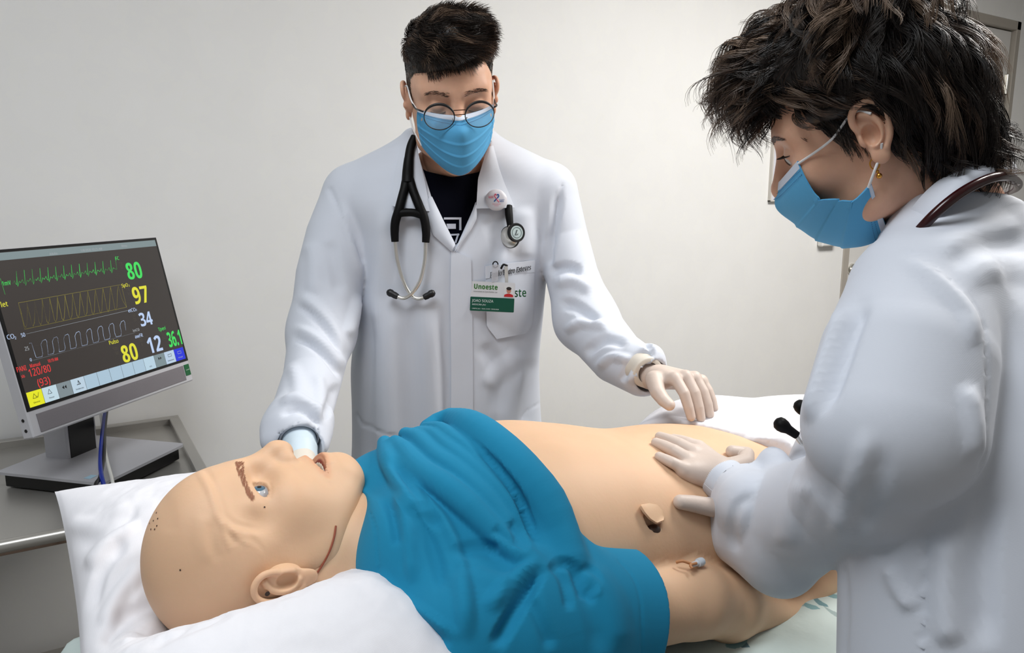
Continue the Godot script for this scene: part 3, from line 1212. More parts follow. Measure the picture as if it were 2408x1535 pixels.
	# soft keys
	var cols := [glow(Color(0.86, 0.86, 0.12), 0.8), glow(Color(0.74, 0.83, 0.87), 0.75), glow(Color(0.5, 0.55, 0.57), 0.7), glow(Color(0.72, 0.8, 0.86), 0.75), glow(Color(0.66, 0.76, 0.83), 0.72), glow(Color(0.66, 0.76, 0.83), 0.72), glow(Color(0.66, 0.76, 0.83), 0.72), glow(Color(0.66, 0.76, 0.83), 0.72), glow(Color(0.66, 0.76, 0.83), 0.72), glow(Color(0.70, 0.8, 0.86), 0.74), glow(Color(0.48, 0.55, 0.57), 0.7), glow(Color(0.70, 0.78, 0.86), 0.75), glow(Color(0.1, 0.16, 0.78), 0.85)]
	var ink := flat_mat(Color(0.1, 0.1, 0.12), 0.6)
	for k in 13:
		var u0: float = 0.0195 + k * 0.0740
		var key := put("soft_key", strip.call(u0, u0 + 0.0725, 0.024, 0.118, 0.0008).mesh(), cols[k], screen)
		var kc: Vector3 = at.call(u0 + 0.036, 0.085, 0.0012)
		var ic := Msh.new()
		match k:
			0, 1:
				ic = line_mesh([kc + scr_u * -0.006 + scr_v * -0.004, kc + scr_u * 0.003 + scr_v * -0.004, kc + scr_u * -0.0015 + scr_v * 0.005, kc + scr_u * -0.006 + scr_v * -0.004], 0.0009)
				if k == 0: ic.add(line_mesh([kc + scr_u * 0.003 + scr_v * -0.001, kc + scr_u * 0.005 + scr_v * -0.004, kc + scr_u * 0.009 + scr_v * 0.005], 0.0009))
			2, 10:
				var sg := -1.0 if k == 2 else 1.0
				for o in [-0.005, 0.001]: poly(ic, [kc + scr_u * o * sg + scr_v * 0.004, kc + scr_u * (o + 0.005) * sg, kc + scr_u * o * sg - scr_v * 0.004], scr_n)
			3: ic = line_mesh([kc + scr_u * -0.004 - scr_v * 0.003, kc + scr_u * 0.005 - scr_v * 0.003, kc + scr_u * 0.001 + scr_v * 0.005, kc - scr_v * 0.001], 0.0014)
			11, 12: ic = line_mesh([kc + scr_u * -0.006 + scr_v * 0.003, kc + scr_u * 0.006 + scr_v * 0.003, kc + scr_u * 0.006 - scr_v * 0.003, kc - scr_u * 0.006 - scr_v * 0.003, kc - scr_u * 0.006 + scr_v * 0.003], 0.0009)
		if ic.v.size(): put("icon", ic.mesh(), ink if k != 12 else pale, screen)
		var cap: String = ["Silenciar", "Pausar", "", "Tendencias", "", "", "", "", "", "ECG", "", "Instantaneo", "Principal"][k]
		if cap: words("caption", cap, ink if k != 12 else pale, screen, at.call(u0 + 0.036, 0.042, 0.001), scr_u, scr_v, 0.003, 1.0, null, 0.0002, 1)
	# neck and foot
	var dk := flat_mat(Color(0.70, 0.70, 0.72), 0.4, 0.1)
	var cc := (P(104, 1075, 1.76) + P(162, 1080, 1.745)) / 2
	cc = Vector3(-0.055, 0, -1.887) + scr_u * 0.043
	var ha := Basis(scr_u, Vector3.UP, scr_u.cross(Vector3.UP))
	var nk := chamfer_box(Vector3(cc.x, 0.99, cc.z), ha, Vector3(0.043, 0.122, 0.032), 0.003)
	put("neck", nk.mesh(), dk, t)
	put("neck_front", chamfer_box(Vector3(cc.x, 0.99, cc.z) + hn * 0.0325, ha, Vector3(0.036, 0.12, 0.001), 0.0005).mesh(), M.black, t)
	put("hinge_block", chamfer_box(c - scr_n * 0.07 - scr_v * 0.04, ax, Vector3(0.04, 0.04, 0.05), 0.004).mesh(), dk, t)
	var fc := Vector3(0.025, 0.865, -1.665) + scr_u * 0.128 - hn * 0.135
	var foot := slab(fc + Vector3(0, 0, 0), scr_u, hn, round_rect(0.256, 0.27, 0.012), 0.006)
	var fy := 0.006 if scr_u.cross(hn).y > 0 else -0.006
	for i in foot.v.size(): foot.v[i].y += (0.0 if fy > 0 else 0.006)
	put("foot", foot.mesh(), dk, t)
	put("foot_underside", chamfer_box(fc - Vector3(0, 0.0155, 0), ha, Vector3(0.118, 0.0145, 0.125), 0.002).mesh(), M.black, t)
	var st := SCfoot(213, 1121, 0.8715)
	put("foot_sticker", chamfer_box(st, ha, Vector3(0.010, 0.0003, 0.008), 0.0001).mesh(), flat_mat(Color(0.62, 0.75, 0.82), 0.4), t)
	# cables behind the screen
	var yb := 0.833
	for q in [["blue_cable", "blue cable hanging from the screen down to the table", Color(0.05, 0.16, 0.55), 0.0042, [[250, 940, 1.86], [243, 1000, 1.72], [237, 1060, 1.58], [237, 1105, 1.49], [247, 1150, 1.44]]],
			["black_cable", "black cable hanging beside the blue cable behind the screen", Color(0.03, 0.03, 0.035), 0.004, [[253, 945, 1.86], [246, 1010, 1.70], [244, 1070, 1.56], [236, 1120, 1.47], [226, 1160, 1.42]]],
			["white_cable", "thin white cable hanging in front of the blue cable", Color(0.82, 0.82, 0.80), 0.0033, [[234, 960, 1.86], [242, 1010, 1.71], [249, 1070, 1.57], [262, 1120, 1.49], [270, 1152, 1.45]]]]:
		var pts := []
		for e in q[4]: pts.append(P(e[0], e[1], e[2]))
		pts.append(Vector3(pts[-1].x + 0.02, yb - 0.06, pts[-1].z + 0.05))
		pts.append(Vector3(pts[-1].x + 0.03, 0.45, pts[-1].z + 0.02))
		var o := put(q[0], tube(smooth_path(pts, 0.008), q[3], 10).mesh(), flat_mat(q[2], 0.45))
		tag(o, q[1], "cable", "")

func SCfoot(px: float, py: float, y: float) -> Vector3:
	var dir := P(px, py, 1.0) - cam_at
	return cam_at + dir * ((y - cam_at.y) / dir.y)
# ---------------------------------------------------------------- bed, pillow, white sheet
const BED_Y := 0.868

func leaf_print() -> ImageTexture:
	var im = Image.create(512, 512, false, Image.FORMAT_RGB8)
	im.fill(Color(0.80, 0.86, 0.85))
	var rng = RandomNumberGenerator.new()
	rng.seed = 11
	for k in 44:
		var c = Vector2(rng.randf() * 512, rng.randf() * 512)
		var a = rng.randf() * TAU
		var L = rng.randf_range(42, 80)
		var W = rng.randf_range(14, 26)
		var bend = rng.randf_range(-0.9, 0.9)
		var col: Color = [Color(0.42, 0.58, 0.61), Color(0.50, 0.66, 0.68), Color(0.62, 0.70, 0.70), Color(0.33, 0.47, 0.52)][k % 4]
		for y in range(-90, 91):
			for x in range(-90, 91):
				var q = Vector2(x, y).rotated(a)
				var u = q.x / L
				if u < -0.5 or u > 0.5: continue
				var w = W * (u + 0.5) * (1.0 if u < 0.36 else (0.5 - u) / 0.14)
				var v = q.y - bend * 40.0 * u * u
				if v > -w * 0.35 and v < w * 0.65:
					im.set_pixel(posmod(int(c.x) + x, 512), posmod(int(c.y) + y, 512), col)
	return ImageTexture.create_from_image(im)

func build_bed():
	var t = thing("hospital_bed", "high hospital bed with a pale mint mattress printed with teal leaves", "bed", Vector3(0.9, 0, -0.79))
	var pm = flat_mat(Color.WHITE, 0.5)
	pm.albedo_texture = leaf_print()
	pm.normal_enabled = true
	pm.normal_texture = noise_tex(0.02, 4, true, 3.0)
	pm.normal_scale = 0.35
	triplanar(pm, 2.1)
	var S = Sdf.new()
	S.box(Vector3(0.93, BED_Y - 0.065, -0.80), Basis(), Vector3(0.985, 0.065, 0.30), 0.028)
	var mm = nets(S, 0.012, Vector3(-0.1, 0.70, -1.2), Vector3(1.95, 0.9, -0.36))
	put("mattress", mm.mesh(), pm, t)
	var wm = flat_mat(Color(0.80, 0.80, 0.78), 0.4)
	put("bed_frame", bx(Vector3(-0.04, 0.64, -1.08), Vector3(1.90, 0.738, -0.52), 0.01).mesh(), wm, t)
	for x in [0.05, 1.8]:
		for z in [-1.04, -0.56]:
			var lg = put("leg", tube(PackedVector3Array([Vector3(x, 0.10, z), Vector3(x, 0.66, z)]), 0.022, 16).mesh(), wm, t)
			put("caster", lathe(Vector3(x, 0.05, z - 0.015), Vector3(0, 0, 1), [Vector2(0.001, 0), Vector2(0.045, 0), Vector2(0.05, 0.005), Vector2(0.05, 0.025), Vector2(0.045, 0.03), Vector2(0.001, 0.03)], 24).mesh(), M.black, lg)
			put("caster_fork", bx(Vector3(x - 0.012, 0.05, z - 0.022), Vector3(x + 0.012, 0.11, z + 0.022), 0.002).mesh(), wm, lg)
	build_pillow()

func build_pillow():
	# a filled cushion: two bulging faces that meet in a seam, dented by the head
	var c = Vector3(0.142, BED_Y + 0.100, -0.812)
	var hx = 0.182
	var hz = 0.33
	var tilt = 0.0
	var m = Msh.new()
	var nu = 110
	var nv = 150
	var head = Vector3(0.12, 0, -0.80)
	var rng = FastNoiseLite.new()
	rng.seed = 5
	rng.frequency = 6.0
	for side in 2:
		var b = m.v.size()
		for j in nv + 1:
			for i in nu + 1:
				var u = i / float(nu) * 2 - 1
				var v = j / float(nv) * 2 - 1
				# edges drawn in between the corners
				var x = u * hx * (1.0 - 0.10 * (1 - v * v) * absf(u))
				var z = v * hz * (1.0 - 0.09 * (1 - u * u) * absf(v))
				var bulge = pow(maxf(1 - pow(absf(u), 2.6), 0), 0.55) * pow(maxf(1 - pow(absf(v), 2.8), 0), 0.55)
				var p = c + Vector3(x, 0, z)
				if side == 0:
					var hgt = 0.135 * bulge
					var dx = (p.x - head.x) / 0.17
					var dz = (p.z - head.z) / 0.115
					hgt -= 0.12 * exp(-(dx * dx + dz * dz) * 1.3) * bulge
					p.y += hgt + 0.004 * rng.get_noise_2d(p.x * 3, p.z * 3) * bulge + (0.06 * smoothstep(-0.2, -1.0, v) + 0.025 * smoothstep(0.2, -1.0, u)) * (1 - bulge)
				else:
					p.y += -0.098 * bulge + (0.06 * smoothstep(-0.2, -1.0, v) + 0.025 * smoothstep(0.2, -1.0, u)) * (1 - bulge)
				m.v.append(p)
		for j in nv:
			for i in nu:
				var a = b + j * (nu + 1) + i
				if side == 0: m.ix.append_array(PackedInt32Array([a, a + 1, a + nu + 1, a + 1, a + nu + 2, a + nu + 1]))
				else: m.ix.append_array(PackedInt32Array([a, a + nu + 1, a + 1, a + 1, a + nu + 1, a + nu + 2]))
	m.normals()
	if m.nm[(nv / 2) * (nu + 1) + nu / 2].y < 0:
		for i in range(0, m.ix.size(), 3):
			var q = m.ix[i + 1]
			m.ix[i + 1] = m.ix[i + 2]
			m.ix[i + 2] = q
		m.normals()
	var V = func(a): return a.map(func(q): return Vector2(q[0], q[1]))
	sculpt(m, [
		stroke(V.call([[150, 1230], [230, 1235], [310, 1185]]), 30, 0.005),
		stroke(V.call([[180, 1300], [240, 1240], [330, 1200]]), 26, -0.005),
		stroke(V.call([[200, 1340], [250, 1280], [330, 1230]]), 22, 0.006),
		stroke(V.call([[215, 1440], [240, 1340], [300, 1270]]), 24, -0.006),
		stroke(V.call([[240, 1480], [280, 1400], [340, 1330]]), 28, 0.007),
		stroke(V.call([[230, 1520], [310, 1440], [380, 1420]]), 24, -0.006),
		stroke(V.call([[260, 1530], [360, 1470], [470, 1440]]), 26, 0.006),
		stroke(V.call([[330, 1530], [420, 1480], [560, 1430]]), 24, -0.005),
	])
	var o = put("pillow", m.mesh(), M.pillow)
	tag(o, "plump white pillow under the manikin's bald head", "pillow")

var sheet_sdf: Sdf

func build_sheet():
	# white sheet drawn over the legs from the hips down
	var S = Sdf.new()
	S.loft(Vector3.ZERO, Vector3(1, 0, 0), Vector3(0, 0, 1), Vector3(0, 1, 0), [
		[0.80, -0.80, 0.978, 0.170, 0.125, 0.11],
		[0.90, -0.805, 0.970, 0.182, 0.116, 0.105],
		[1.00, -0.82, 0.968, 0.205, 0.118, 0.10],
		[1.15, -0.82, 0.965, 0.205, 0.118, 0.10],
		[1.40, -0.82, 0.955, 0.20, 0.095, 0.09],
		[1.68, -0.82, 0.945, 0.18, 0.085, 0.08]], 2.3, 0.02)
	# far thigh and hip stand a little higher
	S.ell(Vector3(0.95, 1.005, -0.93), Basis(), Vector3(0.12, 0.080, 0.10), 0.06)
	# cloth spreading over the bed on both sides
	S.box(Vector3(1.30, BED_Y + 0.004, -0.80), Basis(), Vector3(0.42, 0.010, 0.315), 0.008, 0.06)
	# upper hem runs slantwise over the belly
	var e0 = Vector3(0.80, 0, -0.95)
	var e1 = Vector3(0.955, 0, -0.66)
	var al = (e1 - e0).normalized()
	var nn = Vector3(al.z, 0, -al.x)
	if nn.x > 0: nn = -nn
	S.wedge([Plane(-nn, e0 + Vector3(0, 1, 0))], 0.012)
	sheet_sdf = S
	var m = nets(S, 0.006, Vector3(0.72, 0.85, -1.26), Vector3(1.78, 1.16, -0.34))
	var st = []
	for q in [
		[[[1560, 960], [1650, 985], [1740, 1010]], 14, -0.004, 0],
		[[[1690, 945], [1760, 975], [1850, 1000]], 16, 0.004, 0],
		[[[1700, 1000], [1780, 1020], [1850, 1025]], 14, -0.004, 0],
		[[[1730, 1040], [1800, 1030], [1870, 1040]], 14, 0.005, 0],
		[[[1640, 960], [1720, 975], [1800, 985]], 12, 0.003, 0],
	]: st.append(stroke(V2(q[0]), q[1], q[2], q[3]))
	sculpt(m, st)
	var o = put("bed_sheet", m.mesh(), M.sheet)
	tag(o, "white sheet covering the manikin from the hips down", "sheet")
# ---------------------------------------------------------------- the training manikin
var body_sdf: Sdf      # kept: the shirt is laid over it

func torso_rows(g: float) -> Array:
	# rows along the bed: s = x, centre z, centre y, half width, up, down
	var out = []
	for r in [
		[0.28, -0.79, 1.035, 0.11, 0.06, 0.09],
		[0.34, -0.795, 1.03, 0.155, 0.085, 0.12],
		[0.42, -0.80, 1.015, 0.180, 0.128, 0.12],
		[0.50, -0.80, 1.005, 0.180, 0.143, 0.12],
		[0.58, -0.80, 0.995, 0.165, 0.138, 0.11],
		[0.68, -0.80, 0.985, 0.155, 0.123, 0.11],
		[0.78, -0.80, 0.98, 0.162, 0.118, 0.11],
		[0.86, -0.80, 0.975, 0.172, 0.108, 0.11],
		[0.96, -0.80, 0.965, 0.172, 0.09, 0.10]]:
		out.append([r[0], r[1], r[2], r[3] + g, r[4] + g, r[5] + g])
	return out

var shoulder := Vector3(0.335, 0.99, -0.64)
var elbow: Vector3
var wrist: Vector3

func manikin_torso() -> Sdf:
	var S = Sdf.new()
	S.loft(Vector3.ZERO, Vector3(1, 0, 0), Vector3(0, 0, 1), Vector3(0, 1, 0), torso_rows(0.0), 2.2, 0.02)
	S.cone(Vector3(0.32, 1.04, -0.72), shoulder, 0.06, 0.062, 0.04)
	S.cone(Vector3(0.34, 1.04, -0.88), Vector3(0.37, 0.99, -0.97), 0.06, 0.062, 0.04)
	return S

func build_manikin():
	var S = manikin_torso()
	# near arm
	elbow = P(1625, 1410, 0.95)
	wrist = P(1850, 1438, 1.09)
	S.cone(shoulder, elbow, 0.052, 0.046, 0.010)
	S.econe(elbow, elbow.lerp(wrist, 0.36), Vector3(0, 1, 0), 0.047, 0.045, 0.045, 0.040, 0.04, 0.012)
	S.econe(elbow.lerp(wrist, 0.36), wrist, Vector3(0, 1, 0), 0.045, 0.040, 0.0165, 0.027, 0.02, 0.02)
	# hand, thumb side up
	S.econe(wrist, P(1962, 1392, 1.14), Vector3(0, 1, 0), 0.0165, 0.026, 0.042, 0.02, 0.03, 0.025)
	S.cone(P(1925, 1372, 1.12), P(1968, 1332, 1.13), 0.017, 0.011, 0.02)
	for i in 4:
		var k0 = P(1975, 1360 + i * 26, 1.15)
		S.chain([k0, k0 + Vector3(0.035, -0.006 * i, -0.012), k0 + Vector3(0.055, -0.014 - 0.006 * i, -0.012)], [0.0105, 0.0095, 0.008], 0.008)
	# far arm
	S.cone(Vector3(0.37, 0.99, -0.97), Vector3(0.68, 0.93, -1.03), 0.052, 0.045, 0.012)
	# neck and collarbones
	S.cone(Vector3(0.18, 1.03, -0.80), Vector3(0.33, 1.03, -0.80), 0.060, 0.068, 0.03)
	# nipple, navel, injection pocket
	var np = on_surface(S, 1246, 1082)
	S.ball(np - Vector3(0, 0.001, 0), 0.0034, 0.006)
	var pk = on_surface(S, 1538, 1226)
	S.ell(pk, Basis(Vector3(0.85, 0.1, 0.5).normalized(), Vector3(-0.1, 0.9, 0.3).normalized(), Vector3(0.85, 0.1, 0.5).normalized().cross(Vector3(-0.1, 0.9, 0.3).normalized())), Vector3(0.014, 0.014, 0.010), 0.002, 1)
	body_sdf = S
	var t = thing("training_manikin", "bald life-size medical training manikin lying on its back on the bed", "manikin")
	manikin = t
	var B = nets(S, 0.006, Vector3(0.12, 0.84, -1.12), Vector3(1.22, 1.2, -0.54))
	var k = frame(Vector3(0.153, 1.049, -0.815), Vector3(-0.996, 0.062, 0.067), Vector3(0.042, 0.962, -0.271))
	var H = manikin_head(k)
	var hm = nets(H, 0.0022, Vector3(-0.02, 0.92, -0.97), Vector3(0.34, 1.23, -0.67))
	var st = []
	for q in [
		# edge of the skull cap and the puckers beside it
		[[[440, 1090], [470, 1112], [494, 1150], [508, 1190], [516, 1216], [550, 1247], [628, 1262]], 17, 0.0014, 0],
		[[[452, 1085], [484, 1108], [508, 1148], [522, 1190], [530, 1212], [562, 1236], [630, 1252]], 14, -0.0011, 0],
		[[[520, 1222], [528, 1262], [545, 1300]], 11, 0.00084, 0], [[[530, 1225], [542, 1258], [562, 1285]], 10, -0.00084, 0],
		[[[545, 1240], [560, 1262], [590, 1285]], 10, 0.00078, 0], [[[562, 1245], [590, 1262], [625, 1300]], 11, -0.00066, 0],
		[[[500, 1215], [498, 1270], [520, 1330]], 20, -0.00084, 0], [[[480, 1200], [470, 1260], [490, 1330]], 28, 0.00072, 0],
		[[[380, 1160], [395, 1200], [400, 1260]], 28, -0.00060, 0],
		# lid creases, nasolabial fold
		[[[590, 1130], [585, 1150], [600, 1180]], 7, -0.0012, 0],
		[[[632, 1132], [636, 1155], [630, 1176]], 7, -0.0010, 0],
		[[[692, 1092], [712, 1110], [735, 1130]], 14, -0.0010, 0],
		[[[770, 1128], [776, 1105], [775, 1085]], 16, -0.0015, 0],
	]: st.append(stroke(V2(q[0]), q[1], q[2], q[3]))
	sculpt(hm, st)
	# the vinyl is dark red inside the mouth and a little pinker on the lips
	hm.col.resize(hm.v.size())
	hm.col.fill(Color.WHITE)
	for i in hm.v.size():
		var p = hm.v[i]
		var l = k.loc(p)
		if l.z > 0.045 and l.y < -0.05 and l.y > -0.10:
			var d = mouth_sdf.at(p)
			var inside = smoothstep(0.0016, 0.0, d) * smoothstep(0.0015, 0.005, 0.1025 - l.z - l.x * l.x * 22.0)
			hm.col[i] = Color.WHITE.lerp(Color(0.97, 0.80, 0.76), smoothstep(0.007, 0.002, d)).lerp(Color(0.30, 0.045, 0.04), inside)
	B.col.resize(B.v.size())
	B.col.fill(Color.WHITE)
	B.add(hm)
	B.add(whitened(ear_msh(k.at(0.0755, -0.006, -0.012), k.f * 0.93 + k.r * 0.36, k.u + k.f * 0.22, k.r * 0.93 - k.f * 0.36, 0.98, 0.0014, true)))
	B.add(whitened(ear_msh(k.at(-0.0755, -0.006, -0.012), k.f * 0.93 - k.r * 0.36, k.u + k.f * 0.22, -k.r * 0.93 - k.f * 0.36, 0.98)))
	put("body", B.mesh(), M.vinyl, t)
	# eyes
	for s in [-1.0, 1.0]:
		var c = k.at(0.0285 * s, -0.002, 0.0680)
		var e = put("eyeball", lathe(c, k.f, arc_profile(0.0136), 28).mesh(), flat_mat(Color(0.72, 0.74, 0.76), 0.12), t)
		var gz = (k.f + k.r * s * 0.42 + k.u * 0.05).normalized()
		put("iris", lathe(c, gz, [Vector2(0.0062, 0.0122), Vector2(0.003, 0.0135), Vector2(0.0001, 0.0138)], 24).mesh(), flat_mat(Color(0.30, 0.42, 0.50), 0.1), e)
		put("pupil", lathe(c, gz, [Vector2(0.0024, 0.0137), Vector2(0.0001, 0.0140)], 16).mesh(), M.black, e)
	# brows of painted hairs
	var rng = RandomNumberGenerator.new()
	rng.seed = 12
	var browm = flat_mat(Color(0.62, 0.42, 0.32), 0.8)
	for s in [-1.0, 1.0]:
		var brow = Msh.new()
		for i in 260:
			var f = rng.randf()
			var wd = lerpf(0.0045, 0.0022, f)
			var x = lerpf(0.013, 0.054, f)
			var y = 0.0115 + 0.005 * sin(f * PI * 0.8) - 0.003 * f + rng.randf_range(-1, 1) * wd
			var pts = []
			for e in 4:
				var p = surf(k, H, (x + e * 0.0016) * s, y + e * (0.0016 if e < 2 else 0.0011) * lerpf(1.0, 0.3, f))
				if p != Vector3.INF: pts.append(p + k.f * 0.0001)
			if pts.size() == 4: strand(brow, pts, 0.00026)
		put("eyebrow", brow.mesh(), browm, t)
	# mouth lining and lower teeth
	put("mouth_lining", ball_mesh(k.at(0, -0.076, 0.066), k.basis(), Vector3(0.0275, 0.0135, 0.0190)).mesh(), flat_mat(Color(0.28, 0.05, 0.04), 0.35), t)
	var tm = flat_mat(Color(0.80, 0.76, 0.68), 0.3)
	for i in 12:
		var a = (i - 5.5) / 5.5
		var x = 0.0235 * sin(a * 1.25) / sin(1.25)
		put("tooth", ball_mesh(k.at(x, -0.0820, 0.0915 - 0.018 * a * a), Basis(k.r, k.u, k.f).rotated(k.u, a * 0.9), Vector3(0.0026, 0.0022, 0.0042)).mesh(), tm, t)
	# nostril shadows are real holes; small drilled holes in the skull, ear hole
	var hole = flat_mat(Color(0.16, 0.10, 0.07), 0.6)
	for q in [[361, 1203], [368, 1205], [371, 1219], [361, 1224], [352, 1230], [369, 1236], [355, 1244], [364, 1244], [424, 1340], [622, 1192]]:
		var p = on_surface(H, q[0], q[1])
		var n = grad(H, p)
		put("drilled_hole", lathe(p + n * 0.0001, n, [Vector2(0.0009, 0.0002), Vector2(0.00005, 0.0002)], 10).mesh(), hole, t)
	var eh = k.at(0.0755, -0.006, -0.012) + (k.r * 0.93 - k.f * 0.36) * 0.0075 - k.f * 0.008 + k.u * 0.018
	put("ear_hole", lathe(eh, (k.r * 0.93 - k.f * 0.36).normalized(), [Vector2(0.0027, 0.0004), Vector2(0.0001, 0.0006)], 14).mesh(), hole, t)
	# seam cord between the face skin and the neck
	var pts = []
	var both = Sdf.new()
	for q in [[790, 1236], [786, 1262], [775, 1296], [760, 1325], [744, 1350], [730, 1376]]:
		var d1 = on_surface(H, q[0], q[1], 0.0006)
		var d2 = on_surface(S, q[0], q[1], 0.0006)
		pts.append(d1 if d2 == Vector3.INF or (d1 != Vector3.INF and DEP(d1) < DEP(d2)) else d2)
	put("seam", tube(smooth_path(pts, 0.004), 0.0011, 8).mesh(), flat_mat(Color(0.55, 0.27, 0.18), 0.6), t)
	# raised flap over the injection pocket
	var fl = []
	var up = V2([[1507, 1186], [1526, 1183], [1545, 1186], [1557, 1199], [1562, 1214]])
	var dn = V2([[1508, 1189], [1517, 1204], [1530, 1219], [1545, 1229], [1561, 1222]])
	var P0 = Sdf.new()
	P0.loft(Vector3.ZERO, Vector3(1, 0, 0), Vector3(0, 0, 1), Vector3(0, 1, 0), torso_rows(0.0), 2.2, 0.02)
	var u0 = resample(up, 19)
	var v0 = resample(dn, 19)
	put("flap", sheet(func(u, v):
		var j = int(round(v * 18))
		var q: Vector2 = u0[j].lerp(v0[j], u)
		return on_surface(P0, q.x, q.y, 0.001 + 0.011 * u), 8, 18, 0.0028, -cam_fw).mesh(), M.vinyl, t)
	put("pocket_lining", ball_mesh(pk - Vector3(-0.002, 0.0125, 0.003), Basis(), Vector3(0.010, 0.006, 0.008)).mesh(), flat_mat(Color(0.25, 0.17, 0.12), 0.5), t)
	# infusion port in the crook of the arm
	var port = Node3D.new()
	port.name = "infusion_port"
	t.add_child(port)
	var hubm = flat_mat(Color(0.80, 0.83, 0.86), 0.3)
	var h0 = P(1624, 1329, 0.925)
	var h1 = P(1656, 1318, 0.938)
	var hd = (h1 - h0).normalized()
	put("hub", lathe(h0, hd, [Vector2(0.0002, 0), Vector2(0.0028, 0), Vector2(0.0036, 0.012), Vector2(0.0052, 0.0125), Vector2(0.0056, 0.0185), Vector2(0.0048, 0.0215), Vector2(0.0002, 0.022)], 20).mesh(), hubm, port)
	for q in [[[1590, 1322, 0.925], [1606, 1319, 0.922], [1626, 1326, 0.922]], [[1628, 1336, 0.915], [1624, 1328, 0.918], [1638, 1324, 0.923]]]:
		put("tube", tube(smooth_path(q.map(func(e): return P(e[0], e[1], e[2])), 0.002), 0.0018, 10).mesh(), flat_mat(Color(0.72, 0.50, 0.33), 0.5), port)

var manikin: Node3D
var mouth_sdf: Sdf

func whitened(m: Msh) -> Msh:
	m.col.resize(m.v.size())
	m.col.fill(Color.WHITE)
	return m

func grad(S: Sdf, p: Vector3) -> Vector3:
	var e = 0.0008
	return Vector3(S.at(p + Vector3(e, 0, 0)) - S.at(p - Vector3(e, 0, 0)), S.at(p + Vector3(0, e, 0)) - S.at(p - Vector3(0, e, 0)), S.at(p + Vector3(0, 0, e)) - S.at(p - Vector3(0, 0, e))).normalized()

func ball_mesh(c: Vector3, ax: Basis, r: Vector3, n := 12) -> Msh:
	var m = Msh.new()
	for j in n + 1:
		for i in n * 2 + 1:
			var a = PI * j / n
			var b = PI * i / n
			var d = Vector3(sin(a) * cos(b), cos(a), sin(a) * sin(b))
			m.v.append(c + ax * (d * r))
			m.nm.append((ax * (d / r)).normalized())
	for j in n:
		for i in n * 2:
			var q = j * (n * 2 + 1) + i
			m.ix.append_array(PackedInt32Array([q, q + 1, q + n * 2 + 1, q + 1, q + n * 2 + 2, q + n * 2 + 1]))
	fix_winding(m)
	return m

